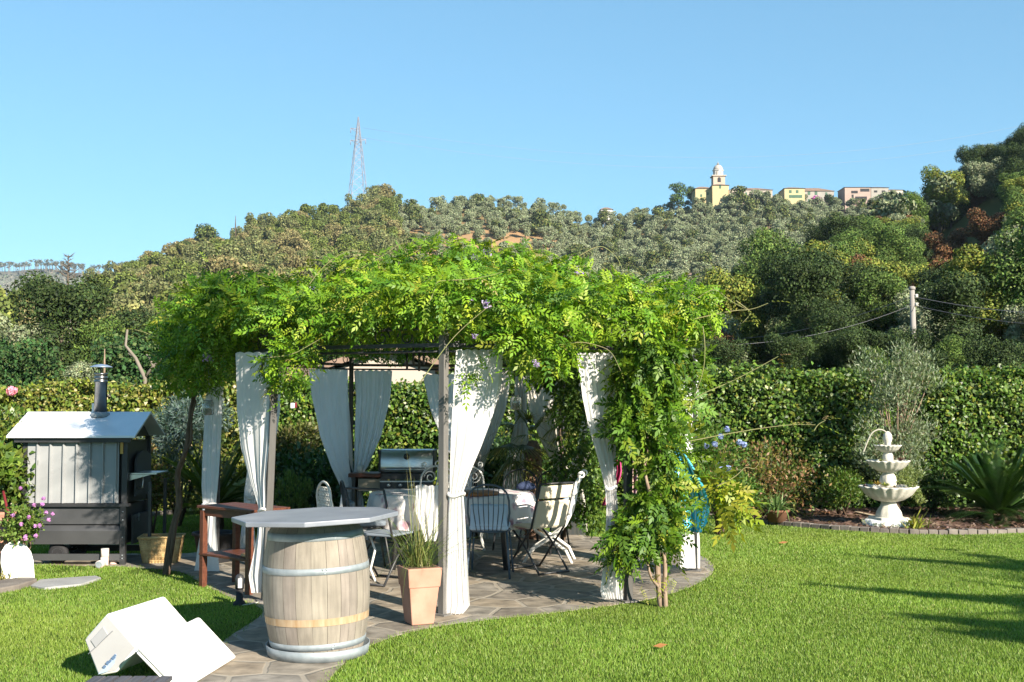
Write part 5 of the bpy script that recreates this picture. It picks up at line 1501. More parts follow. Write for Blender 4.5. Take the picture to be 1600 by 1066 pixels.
bt_.rotation_euler = (0, R(-1.8), 0)
NS = 27; V = []; C_ = []
a0 = 0.1
wd = rng.uniform(.75, 1.25, NS); wd = wd / wd.sum() * 2 * PI
zz = np.linspace(0, BH, 26)
for j in range(NS):
    a1 = a0 + wd[j]; g_ = .0022 if j % 3 else .0045
    col = np.array([.235, .21, .175]) * rng.uniform(.94, 1.06) * np.array([1, rng.uniform(.97, 1.01), rng.uniform(.93, 1.04)])
    aa = np.linspace(a0 + g_, a1 - g_, 5)
    for i in range(25):
        for q in range(4):
            r0, r1 = brad(zz[i]), brad(zz[i + 1])
            V += [(math.cos(aa[q]) * r0, math.sin(aa[q]) * r0, zz[i]), (math.cos(aa[q + 1]) * r0, math.sin(aa[q + 1]) * r0, zz[i]), (math.cos(aa[q + 1]) * r1, math.sin(aa[q + 1]) * r1, zz[i + 1]), (math.cos(aa[q]) * r1, math.sin(aa[q]) * r1, zz[i + 1])]
            # bare wood where a hoop has been lost
            zc = (zz[i] + zz[i + 1]) / 2
            C_.append(col)
    a0 = a1
me = mesh_np('body', np.array(V), 4, np.array(C_), [MT['stave']])
o = objm('body', me, bt_); o.matrix_parent_inverse.identity()
m = MB(); m.lathe([(brad(z) - .004, z) for z in np.linspace(.01, BH - .01, 20)], 64); bl(m, 'inner_wall', M('stave_gap', (.05, .035, .025), .9), bt_)
MT['bare'] = M('bare_oak_band', (.30, .195, .10), .75, 0, c2=(.38, .29, .19), scale=5, stretch=(7, 7, 1.2), detail=7)
m = MB(); m.lathe([(brad(.235) + .0006, .215), (brad(.245) + .0014, .245), (brad(.28) + .0006, .262)], 96, cap=False); bl(m, 'stain_band', MT['bare'], bt_)
for z0, z1 in ((.055, .097), (.54, .582), (.752, .80)):
    m = MB(); m.lathe([(brad(z0) + .0005, z0), (brad(z0) + .004, z0 + .001), (brad(z1) + .004, z1 - .001), (brad(z1) + .0005, z1)], 96, cap=False); bl(m, 'hoop', MT['galv'], bt_)
for z_, a_ in ((.076, -1.1), (.561, -1.25), (.776, -1.0)):
    for k_ in (-.035, 0, .035):
        r_ = brad(z_) + .004; m = MB(); m.lathe([(.0075, 0), (.006, .003), (.001, .0045)], 8)
        e_ = Vector((math.cos(a_ + k_), math.sin(a_ + k_), 0)); s_ = Vector((-e_.y, e_.x, 0)); b_ = e_ * r_ + Vector((0, 0, z_ + .012 * (1 if k_ else -1)))
        m.v = [tuple(b_ + s_ * v[0] + Vector((0, 0, v[1])) + e_ * v[2]) for v in m.v]; bl(m, 'rivet', MT['galv'], bt_)
MT['tabletop'] = M('grey_stone_top', (.16, .178, .21), .42, 0, c2=(.24, .258, .29), scale=3.5, detail=9, spec=.5)
m = MB(); m.prism([(.555 * math.cos(a), .555 * math.sin(a)) for a in np.arange(8) * PI / 4 + R(3)], BH + .002, BH + .034); bl(m, 'tabletop', MT['tabletop'], bt_, bevel=.006)
t = thing('metal_tray', 'round galvanised metal tray under the wine barrel', 'tray', BC)
m = MB(); m.lathe([(.01, .010), (.31, .010), (.325, .014), (.336, .075), (.342, .075), (.331, .008), (.01, .007)], 64, BC); m.build('pan', MT['galv'], t)

# ---- terracotta planter with grass
TC = G(655, 975)
t = thing('planter', 'tall square terracotta planter with a raised rim, at the front middle post', 'planter', TC)
rz = Matrix.Rotation(R(24), 3, 'Z')
def frustum(m, c, w0, w1, z0, z1, rot):
    vs = [rot @ Vector((sx * w0 / 2, sy * w0 / 2, z0)) for sx, sy in ((-1, -1), (1, -1), (1, 1), (-1, 1))] + [rot @ Vector((sx * w1 / 2, sy * w1 / 2, z1)) for sx, sy in ((-1, -1), (1, -1), (1, 1), (-1, 1))]
    m.add([v + Vector(c) for v in vs], [(3, 2, 1, 0), (4, 5, 6, 7), (0, 1, 5, 4), (1, 2, 6, 5), (2, 3, 7, 6), (3, 0, 4, 7)])
m = MB(); frustum(m, TC, .175, .235, .008, .29, rz); m.build('body', MT['terra'], t, bevel=.008)
m = MB(); frustum(m, TC, .248, .272, .285, .43, rz); m.build('rim', MT['terra'], t, bevel=.008)
m = MB(); frustum(m, TC, .225, .23, .425, .433, rz); m.build('soil', MT['soil'], t)
o = tuft('ornamental_grass', 'green feathery ornamental grass growing from the terracotta planter', 'plant', tuple(TC + Vector((0, 0, .43))), 210, .70, .0065, 1.0, [(.10, .155, .03), (.15, .2, .05), (.2, .2, .07), (.07, .11, .025)], .85, .045, seg=5)
o2_ = tuft('ornamental_grass', None, None, tuple(TC + Vector((-.03, 0, .43))), 26, 1.02, .006, .4, [(.16, .19, .06), (.24, .23, .1)], .4, .03, part='flower_stalks', seg=5)
n_ = 220; c0_ = np.array(TC + Vector((-.10, 0, 1.02)))
o2_.parent = o

# ---- white plastic box tipped on the grass, lid open
t = thing('plastic_box', 'white plastic box tipped on its edge on the grass, lid swung open to the ground', 'storage box', (-2.3, 7.2, 0))
f6 = lambda x_, y_, Y: P(x_, y_, Y)
u = Vector((.145, .62, 0)) * 1.02
Yb = 6.95
pa = [(130, 1000), (168, 957), (217, 1013), (182, 1052), (152, 1057)]
pe = [(133, 1000), (167, 962), (211, 1012), (181, 1048), (154, 1053)]
m = MB(); m.extrude([f6(a, b, Yb - .003) for a, b in pe], (0, .01, 0)); m.build('end_shade_cap', M('end_shade_grey', (.30, .30, .305), .5, 0, c2=(.33, .33, .33), scale=5), t, bevel=.003)  # thin grey cap: paints shading onto the box's sunlit white end
m = MB(); m.extrude([f6(a, b, Yb) for a, b in pa], u); m.build('shell', MT['plastic'], t, bevel=.022, seg=4)
m = MB(); m.extrude([f6(a, b, Yb - .010) for a, b in ((141, 1001), (161, 979), (169, 992), (149, 1013))], (.002, .012, 0)); m.build('recessed_panel', M('panel_grey', (.26, .265, .275), .5), t, bevel=.004)
for x_, y_, x2, y2 in ((138, 1022, 176, 986),):
    m = MB(); m.bar(f6(x_, y_, Yb - .008), f6(x2, y2, Yb - .008), .003, .004); m.build('seam', M('seam_grey', (.12, .13, .15), .6), t)
m = MB(); m.extrude([f6(a, b, Yb - .008) for a, b in ((153, 1054), (162, 1043), (172, 1034), (180, 1022), (182, 1024), (178, 1038), (167, 1050))], (0, .006, 0)); m.build('sticker', M('faded_blue', (.22, .30, .42), .5, 0, c2=(.36, .42, .50), scale=18), t)
for x_, y_, s_ in ((163, 1042, .016), (168, 1036, .018), (172, 1033, .014), (177, 1028, .018), (179.5, 1024.5, .012)):
    c = f6(x_, y_, Yb - .0105); m = MB(); m.box(c, (s_, .004, s_ * 1.1), Matrix.Rotation(R(40), 3, 'Y')); m.build('sticker_mark', M('dark_blue_mark', (.08, .13, .22), .5), t)
Yl = 6.70; ul = Vector((.10, .86, 0))
m = MB(); m.extrude([f6(221, 1006, Yl), f6(288, 1078, Yl), f6(278, 1083, Yl), f6(211, 1013, Yl)], ul); m.build('lid', MT['plastic'], t, bevel=.018, seg=4)
m = MB(); m.extrude([f6(216, 1018, Yl + .01), f6(281, 1086, Yl + .01), f6(278, 1088, Yl + .01), f6(213, 1021, Yl + .01)], ul * .97); m.build('lid_rim', MT['plastic'], t, bevel=.005)
m = MB(); a, b = f6(214, 1017, Yb), f6(214, 1017, Yb) + u; m.tube([a, b], .012, 8); m.build('hinge', MT['plastic'], t)
# ---- slatted wooden bench in the foreground
t = thing('slatted_bench', 'corner of a dark weathered slatted bench at the bottom edge', 'bench', (-1.95, 5.5, 0))
x0 = P(146, 1055, 6.0).x; zt_ = P(200, 1056, 6.0).z
for i in range(6):
    m = MB(); m.box((x0 + .034 + i * .0685, 5.45, zt_ - .011), (.060, 1.1, .022)); m.build('slat', MT['greywood'], t, bevel=.003)
for y_ in (5.1, 5.8):
    m = MB(); m.box((x0 + .205, y_, zt_ - .045), (.40, .05, .044)); m.build('rail', MT['greywood'], t)
for sx in (.03, .38):
    for y_ in (5.1, 5.8):
        m = MB(); m.box((x0 + sx, y_, (zt_ - .067) / 2), (.045, .045, zt_ - .068)); m.build('leg', MT['greywood'], t)

# ---- dark red side table
A_ = G(317, 918); B_ = G(400, 932)
e1 = (B_ - A_).normalized(); e2 = Vector((-e1.y, e1.x, 0))
t = thing('side_table', 'dark red wooden side table with a lower shelf by the left front post', 'side table', A_)
Ls, Ds, Hs = .74, .40, .735
rz = Matrix.Rotation(math.atan2(e1.y, e1.x), 3, 'Z')
tp_ = lambda a, b, z: A_ + e1 * a + e2 * b + Vector((0, 0, z))
for a in (0, .66):
    for b in (0, .36):
        m = MB(); m.box(tp_(a, b, .345), (.052, .052, .69), rz); m.build('leg', MT['redwood'], t, bevel=.003)
for i in range(4):
    m = MB(); m.box(tp_(Ls / 2 - .04, -.02 + .05 + i * .108 - .01, Hs - .012), (Ls + .05, .104, .024), rz); m.build('top_board', MT['redwood'], t, bevel=.003)
for b in (-.0, .36):
    m = MB(); m.box(tp_(.33, b, .68), (.60, .024, .07), rz); m.build('apron', MT['redwood'], t)
for a in (0, .66):
    m = MB(); m.box(tp_(a, .18, .68), (.024, .30, .07), rz); m.build('apron', MT['redwood'], t)
for i in range(4):
    m = MB(); m.box(tp_(.33, .02 + i * .105, .30), (.72, .1, .02), rz); m.build('shelf_board', MT['redwood'], t, bevel=.002)
c = tp_(.56, .16, .311)
m = MB(); m.lathe([(.005, 0), (.13, 0), (.14, .012), (.135, .022), (.005, .02)], 28, c)
tag(m.build('wooden_tray', M('tan_wood', (.42, .22, .08), .6, 0, c2=(.5, .3, .13), scale=6)), 'round tan wooden tray on the lower shelf of the red side table', 'tray')
# black tub behind it
c = G(335, 878)
t = thing('tub', 'black plastic tub with a rolled rim behind the left curtain', 'tub', c)
m = MB(); m.lathe([(.16, 0), (.21, .28), (.235, .285), (.235, .31), (.205, .31), (.2, .28), (.15, .02)], 28, c, cap=False); m.lathe([(.001, .003), (.16, .003)], 28, c, cap=False); m.build('shell', MT['rubber'], t)
# garden spike light
c = G(374, 947)
t = thing('garden_light', 'small black garden spotlight with white hood on the patio edge', 'garden light', c)
m = MB(); m.lathe([(.055, 0), (.05, .03), (.03, .05), (.028, .17)], 14, c); m.build('base', MT['rubber'], t)
m = MB(); m.lathe([(.036, .14), (.038, .22), (.03, .25), (.01, .26)], 14, c); m.build('hood', MT['black'], t)
m = MB(); m.box(c + Vector((.012, -.036, .19)), (.03, .012, .075)); m.build('lens', MT['plastic'], t)
m = MB(); m.tube(smooth_path([G(x_, y_, .012) for x_, y_ in ((378, 946), (392, 944), (402, 942), (408, 938), (414, 938))]), .006, 5); tag(m.build('cable', MT['stonew']), 'short pale cable lying by the left front post', 'cable')

# ---- wicker basket
c = G(247, 881) + Vector((0, .12, 0))
t = thing('wicker_basket', 'rectangular tan wicker basket between the oven and the wisteria trunk', 'basket', c)
rz = Matrix.Rotation(R(8), 3, 'Z')
def rect_ring(m, z0, z1, w0, d0, w1, d1, th):
    for sx, sy in ((0, -1), (0, 1), (-1, 0), (1, 0)):
        if sy:
            vs = [(-w0 / 2, sy * d0 / 2, z0), (w0 / 2, sy * d0 / 2, z0), (w1 / 2, sy * d1 / 2, z1), (-w1 / 2, sy * d1 / 2, z1)]; off = Vector((0, -sy * th, 0))
        else:
            vs = [(sx * w0 / 2, -d0 / 2, z0), (sx * w0 / 2, d0 / 2, z0), (sx * w1 / 2, d1 / 2, z1), (sx * w1 / 2, -d1 / 2, z1)]; off = Vector((-sx * th, 0, 0))
        vv = [rz @ Vector(v) for v in vs]; ii = [rz @ (Vector(v) + off) for v in vs]
        m.add([c + v for v in vv + ii], [(0, 1, 2, 3), (7, 6, 5, 4), (0, 4, 5, 1), (1, 5, 6, 2), (2, 6, 7, 3), (3, 7, 4, 0)])
nr_ = 13
m = MB()
for i in range(nr_):
    f0, f1 = i / nr_, (i + .86) / nr_
    w = lambda f: .34 + .08 * f
    dd = lambda f: .24 + .06 * f
    o_ = .006 * (i % 2)
    rect_ring(m, .004 + .26 * f0, .004 + .26 * f1, w(f0) + o_, dd(f0) + o_, w(f1) + o_, dd(f1) + o_, .012)
for sx in np.linspace(-1, 1, 12):
    for sy in (-1, 1):
        a = rz @ Vector((sx * .168, sy * .119, .005)); b = rz @ Vector((sx * .208, sy * .149, .262)); m.tube([c + a, c + b], .006, 5)
m.build('weave', MT['wicker'], t)
m = MB(); ring = [rz @ Vector((sx * .215, sy * .155, .27)) for sx, sy in ((-1, -1), (1, -1), (1, 1), (-1, 1), (-1, -1))]
m.tube([c + v for v in ring], .013, 6); m.build('rim', MT['wicker'], t)
m = MB(); m.box(c + Vector((0, 0, .012)), (.32, .22, .012), rz); m.build('bottom', MT['wicker'], t)

# ---- wood fired oven on its trailer
OY = 11.95
ov = thing('pizza_oven', 'charcoal wheeled pizza oven hut with pale metal roof and chimney', 'pizza oven', (-4.53, OY + .45, 0))
X = lambda px: P(px, 750, OY).x
Z = lambda py: P(100, py, OY).z
xl, xr = X(36), X(199)
dep = .78
m = MB(); m.box(((xl + xr) / 2, OY + dep / 2 + .02, (Z(690) + Z(787)) / 2), (xr - xl - .06, dep - .08, Z(690) - Z(787))); m.build('body', MT['black'], ov)
for (a, b) in ((xl + .02, OY), (xr - .03, OY), (xl + .02, OY + dep - .04), (xr - .03, OY + dep - .04)):
    m = MB(); m.box((a, b + .02, (Z(684) + Z(789)) / 2), (.055, .05, Z(684) - Z(789))); m.build('corner_post', MT['black'], ov)
# ribbed pale panel
m = MB()
x0_, x1_ = X(43), X(186); z0_, z1_ = Z(786), Z(690)
prof = []; nrib = 7; wv = (x1_ - x0_) / nrib
for i in range(nrib):
    b = x0_ + i * wv
    prof += [(b, 0), (b + wv * .70, 0), (b + wv * .76, -.03), (b + wv * .84, -.03), (b + wv * .92, 0)]
prof.append((x1_, 0))
m.add([(a, OY - .01 + b, z) for z in (z0_, z1_) for a, b in prof], [(i, i + 1, len(prof) + i + 1, len(prof) + i) for i in range(len(prof) - 1)])
m.build('ribbed_panel', MT['greysheet'], ov)
m = MB(); m.box(((x0_ + x1_) / 2, OY + .004, (z0_ + z1_) / 2), (x1_ - x0_, .02, z1_ - z0_ - .002)); m.build('backing_sheet', MT['blackp'], ov)
m = MB(); m.box((X(190), OY - .01, Z(700)), (.03, .015, .12)); m.build('brass_hinge', M('brass', (.45, .27, .07), .45, .3), ov)
# roof
zE, zR = P(100, 681, OY - .12).z, P(100, 643.5, OY + dep / 2).z
xa, xb = P(10, 681, OY - .12).x, P(211, 681, OY - .12).x
for s in (-1, 1):
    m = MB()
    y0_ = OY + dep / 2; y1_ = OY - .12 if s < 0 else OY + dep + .12
    th = .022
    vs = [(xa, y1_, zE), (xb, y1_, zE), (xb, y0_, zR), (xa, y0_, zR)]
    vs2 = [(a, b, c - th) for a, b, c in vs]
    m.add(vs + vs2, [(0, 1, 2, 3), (7, 6, 5, 4), (0, 4, 5, 1), (1, 5, 6, 2), (2, 6, 7, 3), (3, 7, 4, 0)]); m.build('roof_panel', MT['roofmetal'], ov)
m = MB(); m.box(((xa + xb) / 2, OY - .05, zE - .045), (xb - xa - .12, .05, .05)); m.build('eaves_board', MT['black'], ov)
m = MB(); m.extrude([(xr - .04, OY + .02, Z(684)), (xr - .04, OY + dep - .02, Z(684)), (xr - .04, OY + dep / 2, zR - .03)], (.02, 0, 0)); m.build('gable_panel', MT['black'], ov)
# chimney
cc = Vector((P(159, 640, OY + dep / 2 - .02).x, OY + dep / 2 - .06, zR))
ch = MB(); ztop = P(159, 583, cc.y).z
ch.lathe([(.066, -.09), (.066, ztop - zR - .10), (.07, ztop - zR - .098), (.07, ztop - zR - .085), (.066, ztop - zR - .083), (.066, ztop - zR - .06), (.07, ztop - zR - .058), (.07, ztop - zR - .046), (.066, ztop - zR - .044), (.066, ztop - zR - .02), (.07, ztop - zR - .018), (.07, ztop - zR), (.06, ztop - zR)], 28, cc)
cp = ch.build('chimney_pipe', MT['flue'], ov)
m = MB(); m.lathe([(.085, -.06), (.10, -.055), (.10, -.02), (.07, .0)], 24, cc); m.build('flashing', MT['galv'], cp)
m = MB(); m.box(cc + Vector((-.06, .1, .03)), (.1, .1, .12)); m.build('flashing_box', MT['roofmetal'], cp)
m = MB(); zc = P(159, 569, cc.y).z - zR; m.lathe([(.118, zc - .035), (.112, zc - .028), (.06, zc - .008), (.004, zc)], 28, cc, fn=lambda r, z, q: (r * (1 + .03 * math.sin(14 * q)), z)); m.build('rain_cap', M('blue_steel', (.30, .38, .5), .4, .6), cp)
for q in range(4):
    a = q * PI / 2 + .4; m = MB(); m.tube([cc + Vector((.064 * math.cos(a), .064 * math.sin(a), ztop - zR - .005)), cc + Vector((.09 * math.cos(a), .09 * math.sin(a), zc - .02))], .006, 5); m.build('cap_strut', MT['black'], cp)
# lower part
xc = (xl + xr) / 2
m = MB(); m.box((xc + .06, OY - .02, Z(789)), (xr - xl - .05, .07, .03)); m.build('ledge', MT['black'], ov)
m = MB(); m.box((xc + .02, OY + .0, (Z(791) + Z(819)) / 2), (xr - xl - .06, .03, Z(791) - Z(819))); m.build('lower_panel', MT['blackp'], ov)
zz0, zz1, zz2 = Z(821), Z(829), Z(850)
m = MB(); x0_, x1_ = xl + .03, xr - .03
m.add([(x0_, OY + .005, zz0), (x1_, OY + .005, zz0), (x1_, OY - .05, zz1), (x0_, OY - .05, zz1), (x1_, OY - .03, zz2), (x0_, OY - .03, zz2), (x1_, OY + .06, zz2), (x0_, OY + .06, zz2)], [(0, 3, 2, 1), (3, 5, 4, 2), (5, 7, 6, 4)]); m.build('folded_panel', MT['blackp'], ov)
m = MB(); m.box((xc, OY + dep / 2 + .05, (Z(791) + Z(852)) / 2), (xr - xl - .1, dep - .16, Z(791) - Z(852))); m.build('lower_box', MT['black'], ov)
for (a, b) in ((xr - .025, OY - .02), (xr - .025, OY + dep - .04), (xl + .03, OY + dep - .04)):
    m = MB(); m.box((a, b, Z(790) / 2), (.055, .05, Z(790))); lg = m.build('leg', MT['black'], ov)
    if b < OY:
        for py in (799, 812, 839, 867, 872):
            m = MB(); m.lathe([(.008, 0), (.006, .006), (.001, .008)], 8); m.v = [(v[0] + a, b - .025 - v[2], v[1] + Z(py)) for v in m.v]; m.build('bolt', MT['galv'], lg)
m = MB(); m.box((xc, OY - .03, Z(870)), (xr - xl, .03, .065)); m.build('rail', MT['blackp'], ov)
m = MB(); m.box((xc, OY + dep - .04, Z(870)), (xr - xl, .03, .065)); m.build('rail', MT['black'], ov)
for yw in (OY + .04, OY + dep - .2):
    wx = P(89, 866, OY).x
    m = MB(); prw = [(.055, -.035), (.085, -.035), (.1, -.022), (.104, 0), (.1, .022), (.085, .035), (.055, .035)]
    m.lathe(prw, 28); m.v = [(v[0] + wx, v[2] + yw, v[1] + .108) for v in m.v]
    wh = thing('wheel', None, None, (wx, yw, .108)); wh.parent = ov; wh.matrix_parent_inverse = ov.matrix_basis.inverted()
    k = MB(); k.v, k.f, k.sm = m.v, m.f, m.sm; k.build('tyre', MT['rubber'], wh)
    m = MB(); m.lathe([(.005, -.03), (.03, -.03), (.034, -.02), (.052, -.024), (.056, -.036), (.058, 0), (.056, .03), (.005, .02)], 24); m.v = [(v[0] + wx, v[2] + yw, v[1] + .108) for v in m.v]; m.build('rim', MT['galv'], wh)
m = MB(); m.tube([(P(89, 866, OY).x, OY, .108), (P(89, 866, OY).x, OY + dep - .1, .108)], .014, 8); m.build('axle', MT['black'], ov)
# mouth side: shelf, door and fittings
zs = Z(741)
m = MB(); m.box((xr + .13, OY + .28, zs), (.30, .42, .014)); m.build('side_shelf', MT['steel'], ov)
m = MB(); m.extrude([(xr - .0, OY + .06, zs - .01), (xr + .22, OY + .06, zs - .01), (xr, OY + .06, zs - .07)], (0, .012, 0)); m.build('shelf_bracket', MT['steel'], ov)
m = MB(); m.extrude([(xr + .006, OY + .2, Z(778)), (xr + .006, OY + .7, Z(778))] + [(xr + .006, OY + .45 + .25 * math.cos(a), Z(725) + .12 * math.sin(a)) for a in np.linspace(0, PI, 9)], (.02, 0, 0)); m.build('door', MT['blackp'], ov)
m = MB(); m.tube([(xr + .03, OY + .25, Z(765)), (xr + .08, OY + .25, Z(765)), (xr + .08, OY + .25, Z(745))], .01, 6); m.build('door_handle', MT['steel'], ov)
m = MB(); m.box((xr + .01, OY + .45, Z(830)), (.02, .6, .3)); m.build('side_door', MT['blackp'], ov)
for a in (.6, 1.5):
    m = MB(); c = Vector((xr + .03, OY + .3, Z(812))); m.bar(c - Vector((0, .04 * math.cos(a), .04 * math.sin(a))), c + Vector((0, .04 * math.cos(a), .04 * math.sin(a))), .008); m.build('latch', MT['steel'], ov)
for y_ in (OY + .12, OY + dep - .14):
    m = MB(); m.box((xr + .2, y_, Z(790) / 2 + .1), (.03, .03, Z(748))); m.build('shelf_leg', MT['black'], ov)
# cans before it
MT['can'] = M('can_white', (.7, .68, .64), .5, 0, c2=(.66, .4, .33), scale=14)
for px, py, rot, zz_, lab in ((163, 884, 0, 0, 'white and pink tin standing at the foot of the oven, under another tin'), (177, 882, 0, 0, 'pinkish tin at the right of the tins by the oven leg'), (163.5, 884, 0, .088, 'white tin stacked on top of another by the oven'), (157, 888, 1, 0, 'white tin lying on its side on the grass by the oven')):
    g = G(px, py)
    t = thing('tin_can', lab, 'can', g + Vector((0, 0, zz_)))
    m = MB(); m.lathe([(.038, .0), (.040, .003), (.040, .085), (.038, .087)], 18)
    m2 = MB(); m2.lathe([(.034, .0865), (.036, .0885), (.030, .0885), (.003, .0875)], 18)
    for q, nm, mt in ((m, 'tin', MT['can']), (m2, 'lid', MT['galv'])):
        if rot: q.v = [(v[0], -v[2] + .04, v[1] + .041) for v in q.v]
        bl(q, nm, mt, t)
# pizza peel leaning on the big jar
t = thing('pizza_peel', 'white metal pizza peel with dark red handle leaning on the terracotta jar', 'pizza peel', G(26, 908))
pl_ = [(3, 905), (1, 880), (2, 862), (8, 852), (17, 846), (22, 844), (30, 846), (40, 852), (48, 862), (52, 876), (54, 907), (28, 909)]
YP = lambda py: 10.75 + (908 - py) * .0035
pts = [P(a, b, YP(b)) for a, b in pl_]
m = MB(); m.extrude(pts, (.0, .006, 0)); m.build('blade', MT['plastic'], t, bevel=.002)
m = MB(); m.tube([P(24, 850, YP(850) - .004), P(20, 835, YP(835)), P(5, 768, YP(768))], [.010, .013, .013], 10); m.build('handle', M('red_handle', (.22, .03, .035), .45), t)
c = Vector((P(-6, 850, 11.25).x, 11.3, 0))
t = thing('terracotta_jar', 'big round bellied terracotta jar at the left edge behind the pizza peel', 'jar', c)
m = MB(); m.lathe([(.13, 0), (.2, .1), (.25, .25), (.245, .38), (.2, .47), (.155, .5), (.15, .56), (.17, .58), (.17, .61), (.14, .61)], 36, c); m.build('body', MT['terra'], t)
m = MB(); m.lathe([(.135, .612), (.002, .615)], 24, c, cap=False); m.build('soil', MT['soil'], t)

# ---- fountain
FC = G(1385, 829)
t = thing('fountain', 'white three tiered stone fountain with scalloped basins at the edge of the mulch bed', 'fountain', FC + Vector((0, .32, 0)))
FC = Vector(((1385 - 800) / F * (FC.y + .22), FC.y + .22, 0)); FY = FC.y
fz = lambda py: P(1385, py, FY).z
fs = FY / F
def basin(name, py_rim, r, py_bot, rb, rip=.05):
    zt_, zb_ = fz(py_rim), fz(py_bot); h = zt_ - zb_
    m = MB()
    pr = [(rb, zb_), (rb + (r - rb) * .35, zb_ + h * .12), (rb + (r - rb) * .72, zb_ + h * .45), (r * .94, zb_ + h * .82), (r, zb_ + h * .93), (r * 1.015, zt_), (r * .96, zt_ + .004), (r * .9, zt_ - .03), (r * .5, zt_ - h * .45), (.02, zt_ - h * .5)]
    def fn(rr, z, q):
        w_ = max(0, (rr / r - .45)) / .55
        return rr * (1 + rip * w_ * math.cos(18 * q)), z + .006 * w_ ** 3 * math.cos(18 * q) * (r / .3)
    m.lathe(pr, 96, (FC.x, FC.y, 0), fn=fn, cap=False)
    return m.build(name, MT['stonew'], t)
m = MB(); m.lathe([(.335, 0), (.345, .03), (.33, .10), (.29, .125), (.02, .13)], 48, FC, fn=lambda r, z, q: (r * (1 + .03 * math.sin(9 * q) + .02 * math.sin(23 * q)), z)); m.build('base_ring', M('pebble_render', (.55, .55, .53), .9, 0, c2=(.78, .78, .76), scale=30, bump=1.0, bscale=34), t)
# white pebbles set into the base
k_ = 260; a = rng.uniform(0, 6.28, k_); zz = rng.uniform(.02, .115, k_)
V = cards(np.stack([FC.x + np.cos(a) * .345, FC.y + np.sin(a) * .345, zz], -1), np.stack([np.cos(a), np.sin(a), np.full(k_, .4)], -1), .04, .7, .3)
objm('pebbles', mesh_np('pebbles', V, 4, pick([(.75, .75, .73), (.6, .6, .58)], k_), [PETAL]), t)
m = MB(); m.box((FC.x, FC.y, (fz(825) + fz(812)) / 2 + .02), (.40, .40, fz(811) - fz(825) + .03), Matrix.Rotation(R(8), 3, 'Z')); m.build('plinth', MT['stonew'], t, bevel=.01)
pr = [(.14, fz(813)), (.168, fz(809)), (.173, fz(805)), (.158, fz(799)), (.13, fz(794)), (.108, fz(790)), (.098, fz(786)), (.105, fz(780))]
m = MB(); m.lathe(pr, 40, (FC.x, FC.y, 0), fn=lambda r, z, q: (r * (1 + .025 * math.cos(10 * q)), z)); m.build('pedestal', MT['stonew'], t)
basin('basin', 760, 43 * fs, 784, .095)
m = MB(); m.lathe([(.08, fz(768)), (.105, fz(757)), (.11, fz(750)), (.095, fz(744)), (.07, fz(740)), (.075, fz(735))], 36, (FC.x, FC.y, 0), fn=lambda r, z, q: (r * (1 + .03 * math.cos(9 * q)), z)); m.build('stem', MT['stonew'], t)
basin('basin', 720, 31.5 * fs, 738, .07)
m = MB(); m.lathe([(.06, fz(726)), (.07, fz(717)), (.068, fz(712)), (.05, fz(707)), (.055, fz(703))], 32, (FC.x, FC.y, 0)); m.build('stem', MT['stonew'], t)
basin('basin', 696, 20 * fs, 707, .05)
m = MB(); m.lathe([(.05, fz(700)), (.035, fz(694)), (.05, fz(690)), (.06, fz(685)), (.052, fz(679)), (.03, fz(675.5)), (.008, fz(674))], 24, (FC.x, FC.y, 0), fn=lambda r, z, q: (r * (1 + .05 * math.cos(7 * q + 30 * z)), z)); m.build('finial', MT['stonew'], t)
m = MB(); m.tube(smooth_path([P(a, b, FY - .01) for a, b in ((1386, 677), (1380, 672), (1372, 671), (1362, 676), (1356, 688), (1351, 702), (1349, 706))]), .010, 7); m.build('spout_pipe', M('old_pipe', (.34, .32, .26), .6), t)
for px, py, r_, n_, cols, lab in ((1371, 755, .05, 90, [(.3, .2, .04), (.35, .26, .06)], 'orange tinted succulent in the lowest fountain basin'), (1384, 757, .06, 110, [(.24, .32, .06), (.3, .36, .1)], 'pale green rosette succulent in the lowest fountain basin'), (1352, 758, .04, 60, [(.05, .05, .06), (.1, .06, .08)], 'dark succulent at the left rim of the lowest basin'), (1407, 717, .05, 70, [(.16, .06, .07), (.2, .1, .1)], 'dark red succulent in the middle fountain basin'), (1376, 718, .04, 60, [(.26, .28, .08), (.2, .25, .06)], 'yellow green succulent in the middle fountain basin'), (1396, 760, .05, 70, [(.16, .1, .07), (.1, .07, .05)], 'brownish succulent beside the stem in the lowest basin')):
    c = P(px, py, FY - .08)
    V, k_ = blades_np(np.tile([list(c - Vector((0, 0, .025)))], (n_, 1)), rand_dirs(n_) * np.array([1, 1, .4]) + np.array([0, 0, .7]), r_ * 1.6 * rng.uniform(.6, 1, n_), .022, .2, 3)
    tag(objm('succulent', mesh_np('succulent', V, 4, np.repeat(pick(cols, n_), k_, 0), [LEAF])), lab, 'succulent')
c = P(1412, 757, FY - .02)
lb = [lob(1408 + 6 * i, 748 + (i ** 2) * 1.3, FY - .05, .07, .07, .05) for i in range(6)] + [lob(1415, 735, FY, .1, .08, .06), lob(1430, 742, FY, .1, .08, .06)]
p_, nn = blob_points(900, lb, .1)
tag(objm('trailing_succulent', mesh_np('trailing_succulent', leaves_np(p_, unit(nn * .5 + rand_dirs(900) + np.array([0, 0, .2])), rand_dirs(900), .055, .012), 4, pick([(.16, .21, .06), (.22, .26, .09)], 900), [LEAF])), 'needle leaved plant trailing over the right rim of the fountain basin', 'succulent')
